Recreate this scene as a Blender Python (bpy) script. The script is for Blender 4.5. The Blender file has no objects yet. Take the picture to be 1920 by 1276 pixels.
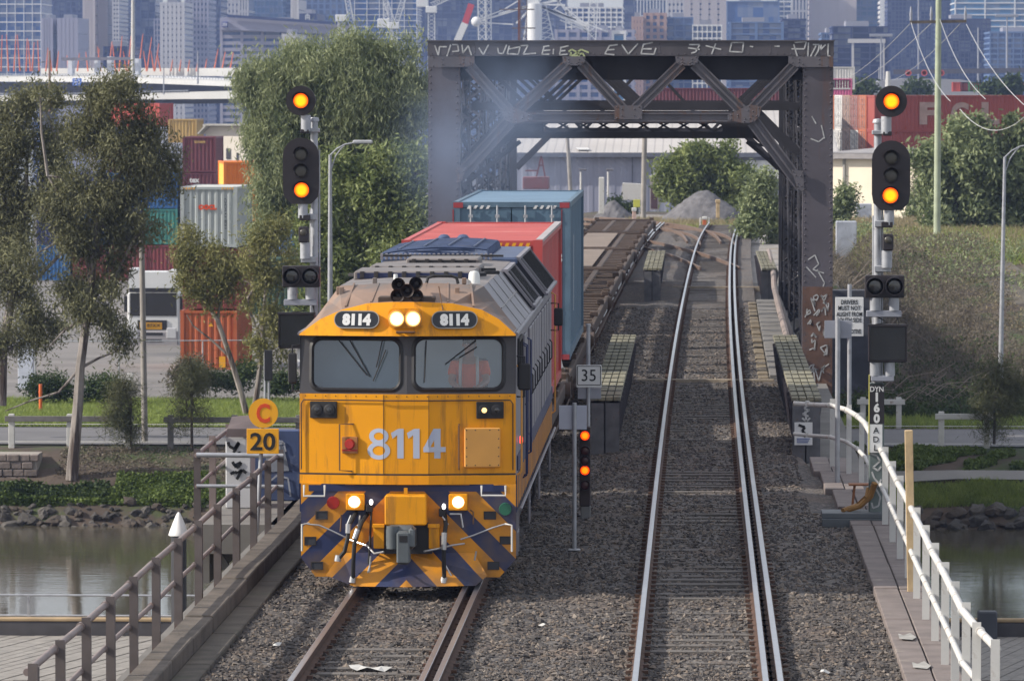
import bpy, math, random
import numpy as np
from mathutils import Vector, Matrix
rad = math.radians
R = random.Random(7)
NR = np.random.default_rng(11)
sc = bpy.context.scene
col = sc.collection

# ---------------------------------------------------------------- camera, sky, sun, exposure
F_PX = 9600.0
CAM = Vector((0.0, 0.0, 6.8))
pitch = math.atan2(473.0, F_PX)
yaw = math.atan(350.0 / F_PX * math.cos(pitch))
cd = bpy.data.cameras.new('camera')
cam = bpy.data.objects.new('camera', cd)
col.objects.link(cam)
cam.location = CAM
cam.rotation_euler = (math.pi / 2 - pitch, 0, yaw)
cd.sensor_width = 36.0
cd.lens = 180.0
cd.clip_start = 0.5
cd.clip_end = 9000
cd.dof.use_dof = True
cd.dof.focus_distance = 72.0
cd.dof.aperture_fstop = 9.0
sc.camera = cam

SUN_AZ, SUN_EL = rad(259), rad(31)      # azimuth clockwise from +Y
w = bpy.data.worlds.new('World')
sc.world = w
w.use_nodes = True
nt = w.node_tree
sky = nt.nodes.new('ShaderNodeTexSky')
sky.sky_type = 'NISHITA'
sky.sun_disc = False
sky.sun_elevation = SUN_EL
sky.sun_rotation = SUN_AZ
sky.air_density = 1.0
sky.dust_density = 1.5
cn = nt.nodes.new('ShaderNodeTexNoise'); cn.inputs['Scale'].default_value = 2.2; cn.inputs['Detail'].default_value = 7
ctc = nt.nodes.new('ShaderNodeTexCoord'); cmap = nt.nodes.new('ShaderNodeMapping'); cmap.inputs['Scale'].default_value = (1, 1, 2.6)
crp = nt.nodes.new('ShaderNodeValToRGB'); crp.color_ramp.elements[0].position = 0.33; crp.color_ramp.elements[1].position = 0.60
cmx = nt.nodes.new('ShaderNodeMixRGB'); cmx.inputs[2].default_value = (7.2, 7.3, 7.6, 1)
nt.links.new(ctc.outputs['Generated'], cmap.inputs[0]); nt.links.new(cmap.outputs[0], cn.inputs['Vector']); nt.links.new(cn.outputs[0], crp.inputs[0])
nt.links.new(crp.outputs[0], cmx.inputs[0]); nt.links.new(sky.outputs[0], cmx.inputs[1])
nt.links.new(cmx.outputs[0], nt.nodes['Background'].inputs[0])
nt.nodes['Background'].inputs[1].default_value = 0.12
sd = bpy.data.lights.new('sun', 'SUN')
sd.energy = 4.8
sd.angle = rad(0.55)
sd.color = (1.0, 0.93, 0.82)
sun = bpy.data.objects.new('sun', sd)
col.objects.link(sun)
tosun = Vector((math.sin(SUN_AZ) * math.cos(SUN_EL), math.cos(SUN_AZ) * math.cos(SUN_EL), math.sin(SUN_EL)))
sun.rotation_euler = tosun.to_track_quat('Z', 'Y').to_euler()
sun.location = (-40, -40, 60)
sc.view_settings.view_transform = 'Standard'
sc.view_settings.look = 'None'
sc.view_settings.exposure = 0.28
sc.view_settings.gamma = 1.0
sc.view_settings.use_curve_mapping = False
sc.cycles.max_bounces = 6
sc.cycles.transparent_max_bounces = 12
sc.cycles.volume_bounces = 0
sc.cycles.volume_step_rate = 4.0

# ---------------------------------------------------------------- picture <-> place
_F = Vector((-math.sin(yaw) * math.cos(pitch), math.cos(yaw) * math.cos(pitch), -math.sin(pitch)))
_R = Vector((math.cos(yaw), math.sin(yaw), 0))
_U = _R.cross(_F)

def ray(u, v):
    return _F + _R * ((u - 960) / F_PX) + _U * ((638 - v) / F_PX)

def P(u, v, Y):
    d = ray(u, v)
    return CAM + d * (Y / d.y)

def G(u, v, z=0.0):
    d = ray(u, v)
    return CAM + d * ((z - CAM.z) / d.z)

def bend(Y):
    return 3.14e-5 * max(Y - 80.0, 0.0) ** 2 + 1.2e-6 * max(Y - 200, 0) ** 3

# ---------------------------------------------------------------- mesh builder
class MB:
    def __init__(s):
        s.v, s.f, s.m, s.s = [], [], [], []

    def add(s, vs, fs, m=0, smooth=False):
        b = len(s.v)
        s.v.extend(tuple(p) for p in vs)
        for f in fs:
            s.f.append(tuple(i + b for i in f))
            s.m.append(m)
            s.s.append(smooth)
        return s

    def box(s, x0, x1, y0, y1, z0, z1, m=0):
        vs = [(x0, y0, z0), (x1, y0, z0), (x1, y1, z0), (x0, y1, z0), (x0, y0, z1), (x1, y0, z1), (x1, y1, z1), (x0, y1, z1)]
        return s.add(vs, [(0, 3, 2, 1), (4, 5, 6, 7), (0, 1, 5, 4), (1, 2, 6, 5), (2, 3, 7, 6), (3, 0, 4, 7)], m)

    def cbox(s, c, sx, sy, sz, m=0):
        return s.box(c[0] - sx / 2, c[0] + sx / 2, c[1] - sy / 2, c[1] + sy / 2, c[2] - sz / 2, c[2] + sz / 2, m)

    def bbox(s, x0, x1, y0, y1, z0, z1, b=0.02, m=0):
        """box with chamfered vertical and horizontal edges"""
        vs = []
        for z, ins in ((z0, b), (z0 + b, 0), (z1 - b, 0), (z1, b)):
            a = x0 + ins; c = x1 - ins; d = y0 + ins; e = y1 - ins
            k = b * 0.7
            vs += [(a + k, d, z), (c - k, d, z), (c, d + k, z), (c, e - k, z), (c - k, e, z), (a + k, e, z), (a, e - k, z), (a, d + k, z)]
        fs = [tuple(reversed(range(8))), tuple(range(24, 32))]
        for L in range(3):
            for i in range(8):
                j = (i + 1) % 8
                fs.append((L * 8 + i, L * 8 + j, L * 8 + 8 + j, L * 8 + 8 + i))
        return s.add(vs, fs, m)

    def beam(s, p0, p1, wd, ht, up=(0, 0, 1), m=0):
        p0, p1 = Vector(p0), Vector(p1)
        d = (p1 - p0)
        if d.length < 1e-6: return s
        d.normalize()
        up = Vector(up)
        a = d.cross(up)
        if a.length < 1e-4: a = d.cross(Vector((1, 0, 0)))
        a.normalize()
        b = a.cross(d)
        vs = []
        for p in (p0, p1):
            for sx, sy in ((-1, -1), (1, -1), (1, 1), (-1, 1)):
                vs.append(p + a * (sx * wd / 2) + b * (sy * ht / 2))
        return s.add(vs, [(3, 2, 1, 0), (4, 5, 6, 7), (0, 1, 5, 4), (1, 2, 6, 5), (2, 3, 7, 6), (3, 0, 4, 7)], m)

    def tube(s, pts, r, n=8, m=0, caps=True, smooth=True):
        pts = [Vector(p) for p in pts]
        k = len(pts)
        rs = r if isinstance(r, (list, tuple)) else [r] * k
        vs = []
        prev = None
        for i, p in enumerate(pts):
            d = pts[min(i + 1, k - 1)] - pts[max(i - 1, 0)]
            d.normalize()
            if prev is None:
                a = d.cross(Vector((0, 0, 1)))
                if a.length < 0.05: a = d.cross(Vector((1, 0, 0)))
            else:
                a = prev - d * prev.dot(d)
            a.normalize()
            prev = a
            b = d.cross(a)
            for j in range(n):
                t = 2 * math.pi * j / n
                vs.append(p + (a * math.cos(t) + b * math.sin(t)) * rs[i])
        fs = []
        for i in range(k - 1):
            for j in range(n):
                q = (j + 1) % n
                fs.append((i * n + j, i * n + q, (i + 1) * n + q, (i + 1) * n + j))
        s.add(vs, fs, m, smooth)
        if caps:
            b = len(s.v) - k * n
            s.f.append(tuple(b + j for j in reversed(range(n)))); s.m.append(m); s.s.append(False)
            s.f.append(tuple(b + (k - 1) * n + j for j in range(n))); s.m.append(m); s.s.append(False)
        return s

    def cyl(s, p0, p1, r0, r1=None, n=14, m=0, smooth=True):
        return s.tube([p0, p1], [r0, r0 if r1 is None else r1], n, m, True, smooth)

    def prism(s, poly, axis, a0, a1, m=0):
        n = len(poly)
        def put(p, a):
            return {'y': (p[0], a, p[1]), 'x': (a, p[0], p[1]), 'z': (p[0], p[1], a)}[axis]
        vs = [put(p, a0) for p in poly] + [put(p, a1) for p in poly]
        fs = [tuple(range(n)), tuple(reversed(range(n, 2 * n)))]
        for i in range(n):
            j = (i + 1) % n
            fs.append((i, i + n, j + n, j))
        return s.add(vs, fs, m)

    def lathe(s, prof, c, n=14, m=0, axis='z', smooth=True):
        vs = []
        for r, h in prof:
            for j in range(n):
                t = 2 * math.pi * j / n
                a, b = r * math.cos(t), r * math.sin(t)
                vs.append((c[0] + a, c[1] + b, c[2] + h) if axis == 'z' else (c[0] + a, c[1] + h, c[2] + b))
        fs = []
        for i in range(len(prof) - 1):
            for j in range(n):
                q = (j + 1) % n
                fs.append((i * n + j, i * n + q, (i + 1) * n + q, (i + 1) * n + j))
        s.add(vs, fs, m, smooth)
        b = len(s.v) - len(prof) * n
        for k, rev in ((0, True), (len(prof) - 1, False)):
            if prof[k][0] > 1e-4:
                ids = [b + k * n + j for j in range(n)]
                s.f.append(tuple(reversed(ids)) if rev else tuple(ids)); s.m.append(m); s.s.append(False)
        return s

    def ell(s, c, rx, ry, rz, n=12, k=8, m=0):
        vs = [(c[0], c[1], c[2] - rz)]
        for i in range(1, k):
            t = -math.pi / 2 + math.pi * i / k
            for j in range(n):
                a = 2 * math.pi * j / n
                vs.append((c[0] + rx * math.cos(t) * math.cos(a), c[1] + ry * math.cos(t) * math.sin(a), c[2] + rz * math.sin(t)))
        vs.append((c[0], c[1], c[2] + rz))
        fs = []
        for j in range(n):
            q = (j + 1) % n
            fs.append((0, 1 + q, 1 + j))
            fs.append((len(vs) - 1, 1 + (k - 2) * n + j, 1 + (k - 2) * n + q))
            for i in range(k - 2):
                fs.append((1 + i * n + j, 1 + i * n + q, 1 + (i + 1) * n + q, 1 + (i + 1) * n + j))
        return s.add(vs, fs, m, True)

    def build(s, name, mats, parent=None, world=False, kind=None, loc=None):
        off = Vector((0, 0, 0))
        if world:
            p = parent
            while p is not None:
                off += p.location
                p = p.parent
            if loc is not None: off += Vector(loc)
        me = bpy.data.meshes.new(name)
        vs = [(a[0] - off.x, a[1] - off.y, a[2] - off.z) for a in s.v] if world else s.v
        me.from_pydata(vs, [], s.f)
        if not isinstance(mats, (list, tuple)): mats = [mats]
        for mt in mats: me.materials.append(mt)
        me.polygons.foreach_set('material_index', s.m)
        me.polygons.foreach_set('use_smooth', s.s)
        me.update()
        if any(s.s): me.set_sharp_from_angle(angle=rad(42))
        o = bpy.data.objects.new(name, me)
        col.objects.link(o)
        if parent is not None: o.parent = parent
        if loc is not None: o.location = loc
        if kind: o['kind'] = kind
        return o

def thing(name, label, cat, loc=(0, 0, 0), rz=0.0, group=None):
    o = bpy.data.objects.new(name, None)
    o.empty_display_size = 0.3
    col.objects.link(o)
    o.location = loc
    o.rotation_euler = (0, 0, rz)
    o['label'] = label
    o['category'] = cat
    if group: o['group'] = group
    return o

def tag(o, label, cat, group=None):
    o['label'] = label
    o['category'] = cat
    if group: o['group'] = group
    return o

def clone(o, parent=None):
    c = o.copy()
    col.objects.link(c)
    if parent is not None: c.parent = parent
    for ch in list(o.children):
        clone(ch, c)
    return c

def share(name, src, parent, loc=(0, 0, 0), rot=(0, 0, 0), scale=(1, 1, 1)):
    """another object of the same mesh"""
    c = bpy.data.objects.new(name, src.data)
    col.objects.link(c)
    c.parent = parent
    c.location, c.rotation_euler, c.scale = loc, rot, scale
    return c

def npmesh(name, verts, faces, mat, parent=None, kind=None, smooth=False):
    me = bpy.data.meshes.new(name)
    nv, nf, k = len(verts), len(faces), faces.shape[1]
    me.vertices.add(nv)
    me.vertices.foreach_set('co', np.asarray(verts, dtype=np.float32).ravel())
    me.loops.add(nf * k)
    me.loops.foreach_set('vertex_index', np.asarray(faces, dtype=np.int32).ravel())
    me.polygons.add(nf)
    me.polygons.foreach_set('loop_start', np.arange(0, nf * k, k, dtype=np.int32))
    me.polygons.foreach_set('use_smooth', np.full(nf, smooth, dtype=bool))
    me.materials.append(mat)
    me.update(calc_edges=True)
    o = bpy.data.objects.new(name, me)
    col.objects.link(o)
    if parent is not None: o.parent = parent
    if kind: o['kind'] = kind
    return o

# ---------------------------------------------------------------- materials
_mats = {}

def mat(name, c, rough=0.6, metal=0.0, var=0.18, scale=2.0, c2=None, cover=0.4, s2=1.2, bump=0.0, bscale=30.0, spec=0.5, streak=False, trans=0.0):
    if name in _mats: return _mats[name]
    m = bpy.data.materials.new(name)
    m.use_nodes = True
    t = m.node_tree
    b = t.nodes['Principled BSDF']
    N, L = t.nodes.new, t.links.new
    tc = N('ShaderNodeTexCoord')
    n1 = N('ShaderNodeTexNoise'); n1.inputs['Scale'].default_value = scale; n1.inputs['Detail'].default_value = 6
    L(tc.outputs['Object'], n1.inputs['Vector'])
    r1 = N('ShaderNodeValToRGB')
    r1.color_ramp.elements[0].position = 0.3; r1.color_ramp.elements[1].position = 0.7
    r1.color_ramp.elements[0].color = tuple(max(x * (1 - var), 0) for x in c) + (1,)
    r1.color_ramp.elements[1].color = tuple(min(x * (1 + var), 1) for x in c) + (1,)
    L(n1.outputs['Fac'], r1.inputs['Fac'])
    out = r1.outputs['Color']
    if c2 is not None:
        n2 = N('ShaderNodeTexNoise'); n2.inputs['Scale'].default_value = s2; n2.inputs['Detail'].default_value = 9; n2.inputs['Roughness'].default_value = 0.65
        if streak:
            mp = N('ShaderNodeMapping'); mp.inputs['Scale'].default_value = (3.0, 3.0, 0.35)
            L(tc.outputs['Object'], mp.inputs['Vector']); L(mp.outputs[0], n2.inputs['Vector'])
        else:
            L(tc.outputs['Object'], n2.inputs['Vector'])
        r2 = N('ShaderNodeValToRGB')
        r2.color_ramp.elements[0].position = max(0.0, 0.72 - 0.4 * cover); r2.color_ramp.elements[1].position = max(0.02, 0.72 - 0.4 * cover + 0.12)
        L(n2.outputs['Fac'], r2.inputs['Fac'])
        mx = N('ShaderNodeMixRGB'); mx.inputs['Color2'].default_value = tuple(c2) + (1,)
        L(r2.outputs['Color'], mx.inputs['Fac']); L(out, mx.inputs['Color1'])
        out = mx.outputs['Color']
    L(out, b.inputs['Base Color'])
    b.inputs['Roughness'].default_value = rough
    b.inputs['Metallic'].default_value = metal
    b.inputs['Specular IOR Level'].default_value = spec
    if bump:
        n3 = N('ShaderNodeTexNoise'); n3.inputs['Scale'].default_value = bscale; n3.inputs['Detail'].default_value = 4
        L(tc.outputs['Object'], n3.inputs['Vector'])
        bp = N('ShaderNodeBump'); bp.inputs['Strength'].default_value = bump; bp.inputs['Distance'].default_value = 0.05
        L(n3.outputs['Fac'], bp.inputs['Height']); L(bp.outputs[0], b.inputs['Normal'])
    _mats[name] = m
    return m

def emis(name, c, strength, rim=None, r=0.1):
    """lit lens; rim = colour towards the edge of a lens of radius r in the object's xz plane"""
    m = bpy.data.materials.new(name)
    m.use_nodes = True
    t = m.node_tree
    b = t.nodes['Principled BSDF']
    b.inputs['Base Color'].default_value = tuple(c) + (1,)
    b.inputs['Emission Color'].default_value = tuple(c) + (1,)
    b.inputs['Emission Strength'].default_value = strength
    if rim is not None:
        N, L = t.nodes.new, t.links.new
        tc = N('ShaderNodeTexCoord')
        sp = N('ShaderNodeSeparateXYZ'); L(tc.outputs['Object'], sp.inputs[0])
        cb = N('ShaderNodeCombineXYZ'); L(sp.outputs[0], cb.inputs[0]); L(sp.outputs[2], cb.inputs[2])
        ln = N('ShaderNodeVectorMath'); ln.operation = 'LENGTH'; L(cb.outputs[0], ln.inputs[0])
        rp = N('ShaderNodeValToRGB')
        rp.color_ramp.elements[0].position = 0.0; rp.color_ramp.elements[0].color = tuple(c) + (1,)
        e = rp.color_ramp.elements.new(0.5); e.color = tuple(c) + (1,)
        rp.color_ramp.elements[-1].position = 0.92; rp.color_ramp.elements[-1].color = tuple(rim) + (1,)
        mu = N('ShaderNodeMath'); mu.operation = 'DIVIDE'; mu.inputs[1].default_value = r
        L(ln.outputs['Value'], mu.inputs[0]); L(mu.outputs[0], rp.inputs['Fac'])
        L(rp.outputs[0], b.inputs['Emission Color'])
    _mats[name] = m
    return m

def leafmat(name, c, c2, transl=0.25):
    m = bpy.data.materials.new(name)
    m.use_nodes = True
    t = m.node_tree
    N, L = t.nodes.new, t.links.new
    t.nodes.remove(t.nodes['Principled BSDF'])
    geo = N('ShaderNodeNewGeometry')
    rp = N('ShaderNodeValToRGB')
    rp.color_ramp.elements[0].color = tuple(c) + (1,)
    rp.color_ramp.elements[1].color = tuple(c2) + (1,)
    tc = N('ShaderNodeTexCoord'); nz = N('ShaderNodeTexNoise'); nz.inputs['Scale'].default_value = 1.1; nz.inputs['Detail'].default_value = 3
    L(tc.outputs['Object'], nz.inputs['Vector'])
    mr = N('ShaderNodeMapRange'); mr.inputs['From Min'].default_value = .33; mr.inputs['From Max'].default_value = .67; L(nz.outputs['Fac'], mr.inputs[0])
    mz = N('ShaderNodeMixRGB'); mz.inputs[0].default_value = .5; L(mr.outputs[0], mz.inputs[1]); L(geo.outputs['Random Per Island'], mz.inputs[2])
    L(mz.outputs[0], rp.inputs['Fac'])
    d = N('ShaderNodeBsdfDiffuse'); tr = N('ShaderNodeBsdfTranslucent'); gl = N('ShaderNodeBsdfGlossy')
    gl.inputs['Roughness'].default_value = 0.6
    L(rp.outputs[0], d.inputs['Color']); L(rp.outputs[0], tr.inputs['Color'])
    m1 = N('ShaderNodeMixShader'); m1.inputs[0].default_value = transl
    L(d.outputs[0], m1.inputs[1]); L(tr.outputs[0], m1.inputs[2])
    m2 = N('ShaderNodeMixShader'); m2.inputs[0].default_value = 0.02
    L(m1.outputs[0], m2.inputs[1]); L(gl.outputs[0], m2.inputs[2])
    L(m2.outputs[0], t.nodes['Material Output'].inputs['Surface'])
    _mats[name] = m
    return m

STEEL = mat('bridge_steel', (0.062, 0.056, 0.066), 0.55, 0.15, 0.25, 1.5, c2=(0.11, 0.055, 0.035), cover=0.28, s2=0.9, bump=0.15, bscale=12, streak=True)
STEEL_SHADE = mat('truss_shade_steel', (0.03, 0.028, 0.035), 0.65, 0.1, 0.25, 1.5, c2=(0.05, 0.03, 0.022), cover=0.28, s2=0.9, streak=True)  # darker copy of the bridge steel, with the truss's inner shade painted in
STEEL_RUST = mat('rusty_steel', (0.10, 0.05, 0.035), 0.8, 0.1, 0.3, 3, c2=(0.06, 0.05, 0.055), cover=0.5, s2=2, bump=0.2)
BLACK = mat('black_paint', (0.012, 0.011, 0.013), 0.55, 0, 0.2, 3)
RUBBER = mat('rubber', (0.015, 0.015, 0.016), 0.7)
GALV = mat('galvanised', (0.36, 0.37, 0.40), 0.5, 0.35, 0.15, 5, c2=(0.22, 0.22, 0.24), cover=0.3, s2=4)
WHITE = mat('white_paint', (0.54, 0.53, 0.51), 0.6, 0, 0.08, 4, c2=(0.30, 0.24, 0.19), cover=0.38, s2=4)
SIGNWHITE = mat('sign_white', (0.66, 0.66, 0.66), 0.5, 0, 0.04, 3, c2=(0.42, 0.42, 0.42), cover=0.2, s2=6)
SIGNGREY = mat('sign_back', (0.30, 0.31, 0.36), 0.45, 0.3, 0.08, 3)
SIGNYEL = mat('sign_yellow', (0.78, 0.36, 0.008), 0.5, 0, 0.05, 3)
INK = mat('ink_black', (0.01, 0.01, 0.011), 0.6, 0, 0.0)
INKRED = mat('ink_red', (0.62, 0.06, 0.01), 0.6, 0, 0.05)
GRAFW = mat('graffiti_white', (0.42, 0.42, 0.42), 0.7, 0, 0.35, 9)
TIMBER = mat('weathered_timber', (0.10, 0.082, 0.068), 0.9, 0, 0.35, 3, c2=(0.07, 0.062, 0.05), cover=0.4, s2=2.5, bump=0.3, bscale=25)  # tone darkened to put the left edge beam's shade into the colour
TIMBER_MOSS = mat('mossy_timber', (0.20, 0.185, 0.13), 0.9, 0, 0.3, 4, c2=(0.14, 0.14, 0.125), cover=0.45, s2=2.5, bump=0.3, bscale=25)
TIMBER_NEW = mat('fresh_timber', (0.45, 0.33, 0.19), 0.8, 0, 0.2, 4, bump=0.1)
TIMBER_PINK = mat('plank_walk', (0.17, 0.14, 0.13), 0.85, 0, 0.2, 2.5, c2=(0.30, 0.26, 0.22), cover=0.3, s2=1.5, bump=0.2, bscale=20)
CONC = mat('concrete', (0.32, 0.31, 0.29), 0.85, 0, 0.15, 1.2, c2=(0.2, 0.19, 0.18), cover=0.3, s2=0.7, bump=0.1)
CONC_DARK = mat('concrete_dark', (0.16, 0.15, 0.14), 0.9, 0, 0.2, 1.2)
RAILTOP = mat('rail_polished', (0.50, 0.51, 0.55), 0.28, 0.9, 0.08, 3)
RAILSIDE = mat('rail_rust', (0.085, 0.045, 0.03), 0.85, 0, 0.3, 5)

# ---------------------------------------------------------------- lettering and strokes
def text(s, name, mt, parent, cx, cz, y, width=None, height=None, bold=0.0, ext=0.003, world=True, extra_rot=None, spacing=1.0):
    cu = bpy.data.curves.new(name, 'FONT')
    cu.body = s
    cu.align_x = 'CENTER'
    cu.extrude = 0.5
    cu.offset = bold
    cu.space_character = spacing
    cu.resolution_u = 3
    tmp = bpy.data.objects.new('tmp', cu)
    col.objects.link(tmp)
    dg = bpy.context.evaluated_depsgraph_get()
    me = bpy.data.meshes.new_from_object(tmp.evaluated_get(dg))
    bpy.data.objects.remove(tmp)
    n = len(me.vertices)
    a = np.empty(n * 3, dtype=np.float32); me.vertices.foreach_get('co', a); a = a.reshape(-1, 3)
    lo, hi = a.min(0), a.max(0)
    w0, h0 = hi[0] - lo[0], hi[1] - lo[1]
    sx = width / w0 if width else height / h0
    sy = height / h0 if height else sx
    b = np.empty_like(a)
    b[:, 0] = (a[:, 0] - (lo[0] + hi[0]) / 2) * sx
    b[:, 2] = (a[:, 1] - (lo[1] + hi[1]) / 2) * sy
    b[:, 1] = -a[:, 2] * 2 * ext
    me.vertices.foreach_set('co', b.ravel())
    me.materials.clear(); me.materials.append(mt)
    me.update()
    o = bpy.data.objects.new(name, me)
    col.objects.link(o)
    off = Vector((0, 0, 0))
    if parent is not None:
        o.parent = parent
        if world:
            p = parent
            while p is not None:
                off += p.location; p = p.parent
    o.location = Vector((cx, y, cz)) - off
    if extra_rot: o.rotation_euler = extra_rot
    return o

def strokes(lines, name, mt, parent, wdt=0.05, thick=0.006, world=True):
    """hand painted lines: ribbons in an xz plane, given as lists of 3-D points"""
    b = MB()
    for ln in lines:
        for p, q in zip(ln[:-1], ln[1:]):
            b.beam(p, q, wdt, thick, up=(0, 1, 0))
    return b.build(name, mt, parent, world)
# ================================================================ the setting
WATER_Z = -6.6

def sstep(a, b, x):
    t = np.clip((x - a) / (b - a), 0, 1)
    return t * t * (3 - 2 * t)

def yardz(Y):
    return -2.4 - 0.01302 * Y

def platz(Y):
    return -0.42 - 0.0128 * np.maximum(Y - 255.0, 0)

def hsum(x, y):
    return (np.sin(x * 0.9 + 1.3 * np.sin(y * 0.31)) * np.cos(y * 0.8 + 0.7 * np.sin(x * 0.4)) * 0.5 + 0.3 * np.sin(x * 2.3 + y * 1.7) * np.cos(y * 2.9 - x * 0.6) + 0.2 * np.sin(x * 4.1 - y * 3.3))

def ground_h(X, Y):
    X = np.asarray(X, dtype=float); Y = np.asarray(Y, dtype=float)
    yz = yardz(np.maximum(Y, 158))
    pz = platz(Y)
    h = yz.copy() if hasattr(yz, 'copy') else np.array(yz)
    h = h + np.zeros_like(X)
    # right side rises to the plateau
    rt = sstep(177, 236, Y) * sstep(4, 8, X)
    rt = rt * (1 - 0.35 * sstep(14, 40, X) * (1 - sstep(225, 300, Y)))
    mid = sstep(186, 188, Y) * sstep(-13.5, -7.5, X) * (1 - sstep(5, 9, X))
    k = np.maximum(rt, mid)
    far = sstep(420, 520, Y) * 0.0
    h = h * (1 - k) + pz * k
    # bank, river bed and near bank
    Yb = Y + 0.25 * hsum(X * 0.3, X * 0.1) * (Y < 160)
    prof = np.interp(Yb, [150, 154.3, 155.9, 156.8, 158.2, 160.6], [-8.8, -7.9, -6.62, -6.0, -5.15, -4.49])
    h = np.where(Y < 160.6, prof, h)
    rough = (sstep(156.5, 157.5, Y) * (1 - sstep(159.5, 161, Y))) * 0.12 + rt * (1 - rt) * 1.2
    h = h + hsum(X * 0.8, Y * 0.8) * rough
    return h

def gh(x, y):
    return float(ground_h(np.array([x]), np.array([y]))[0])

def axis(parts):
    out = []
    for a, b, st in parts:
        out += list(np.arange(a, b, st))
    out.append(parts[-1][1])
    return np.array(out)

gx = axis([(-1500, -300, 120), (-300, -60, 12), (-60, 60, 1.0), (60, 300, 12), (300, 1500, 120)])
gy = axis([(-40, 145, 8), (145, 260, 0.75), (260, 420, 5), (420, 3400, 60)])
XX, YY = np.meshgrid(gx, gy)
ZZ = ground_h(XX, YY)
nx, ny = len(gx), len(gy)
idx = np.arange(nx * ny).reshape(ny, nx)
fc = np.stack([idx[:-1, :-1], idx[:-1, 1:], idx[1:, 1:], idx[1:, :-1]], -1).reshape(-1, 4)

def ground_material():
    m = mat('soil', (0.075, 0.055, 0.042), 0.95, 0, 0.3, 0.8, c2=(0.05, 0.075, 0.02), cover=0.55, s2=0.35, bump=0.5, bscale=6)
    return m
gnd = npmesh('ground', np.stack([XX, YY, ZZ], -1).reshape(-1, 3), fc, ground_material(), kind='structure', smooth=True)

def drape(name, pts_x, pts_y, dz, mt, kind='structure', warp=None):
    X2, Y2 = np.meshgrid(np.array(pts_x, float), np.array(pts_y, float))
    if warp is not None: X2 = warp(X2, Y2)
    Z2 = ground_h(X2, Y2) + dz
    n, k = X2.shape
    ii = np.arange(n * k).reshape(n, k)
    f = np.stack([ii[:-1, :-1], ii[:-1, 1:], ii[1:, 1:], ii[1:, :-1]], -1).reshape(-1, 4)
    return npmesh(name, np.stack([X2, Y2, Z2], -1).reshape(-1, 3), f, mt, kind=kind, smooth=True)

# river
def water_material():
    m = bpy.data.materials.new('river_water')
    m.use_nodes = True
    t = m.node_tree; N, L = t.nodes.new, t.links.new
    b = t.nodes['Principled BSDF']
    b.inputs['Base Color'].default_value = (0.085, 0.075, 0.055, 1)
    b.inputs['Roughness'].default_value = 0.06
    b.inputs['IOR'].default_value = 1.333
    tc = N('ShaderNodeTexCoord'); mp = N('ShaderNodeMapping'); mp.inputs['Scale'].default_value = (0.55, 1.6, 1)
    n = N('ShaderNodeTexNoise'); n.inputs['Scale'].default_value = 2.2; n.inputs['Detail'].default_value = 5
    n2 = N('ShaderNodeTexNoise'); n2.inputs['Scale'].default_value = 0.12
    bp = N('ShaderNodeBump'); bp.inputs['Distance'].default_value = 0.09
    L(tc.outputs['Object'], mp.inputs[0]); L(mp.outputs[0], n.inputs['Vector']); L(n.outputs[0], bp.inputs['Height'])
    L(tc.outputs['Object'], n2.inputs['Vector'])
    r = N('ShaderNodeMapRange'); r.inputs['From Min'].default_value = 0.35; r.inputs['From Max'].default_value = 0.65; r.inputs['To Min'].default_value = 0.03; r.inputs['To Max'].default_value = 0.13
    L(n2.outputs[0], r.inputs[0]); L(r.outputs[0], bp.inputs['Strength'])
    L(bp.outputs[0], b.inputs['Normal'])
    return m
MB().add([(-700, -38, WATER_Z), (700, -38, WATER_Z), (700, 158, WATER_Z), (-700, 158, WATER_Z)], [(0, 1, 2, 3)]).build('river_water', water_material(), kind='structure')

# yard, road, kerb, path
ASPH = mat('yard_asphalt', (0.17, 0.155, 0.145), 0.8, 0, 0.22, 0.25, c2=(0.10, 0.095, 0.095), cover=0.4, s2=0.18, bump=0.15, bscale=18)
ROADM = mat('road_asphalt', (0.13, 0.125, 0.13), 0.85, 0, 0.15, 0.4, c2=(0.17, 0.16, 0.16), cover=0.3, s2=0.3, bump=0.15, bscale=20)
xs_l = axis([(-75, -13.6, 1.3)])
drape('yard_pavement', xs_l, axis([(191, 430, 6)]), 0.03, ASPH)
drape('road', axis([(-80, 80, 2)]), axis([(161.5, 171.5, 1)]), 0.03, ROADM)
drape('kerb', axis([(-80, 80, 2)]), [161.0, 161.02, 161.46, 161.48], 0.12, CONC)
drape('kerb', axis([(-80, 80, 2)]), [171.52, 171.54, 171.9, 171.92], 0.12, CONC)
drape('footpath', axis([(6, 80, 2)]), axis([(157.75, 158.25, 0.25)]), 0.14, mat('path_concrete', (0.22, 0.21, 0.2), 0.9, 0, 0.12, 1))
drape('gravel_track', axis([(0, 1, 0.1)]), axis([(196, 250, 2)]), 0.05, mat('track_gravel', (0.10, 0.088, 0.072), 0.95, 0, 0.2, 0.7, bump=0.3),
      warp=lambda x, y: 10.4 + x * 2.3 + (236 - y) * 0.075 + ((236 - y) * 0.02) ** 2 * 3)
# rail plateau surface beyond the bridge
drape('rail_yard_surface', axis([(-7.0, 4.8, 0.6)]), axis([(187.5, 330, 2)]), 0.05,
      mat('yard_ballast', (0.25, 0.23, 0.215), 0.95, 0, 0.3, 1.5, c2=(0.22, 0.17, 0.11), cover=0.4, s2=0.4, bump=0.5, bscale=14), warp=lambda x, y: x + 3.14e-5 * (y - 80) ** 2)

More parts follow.
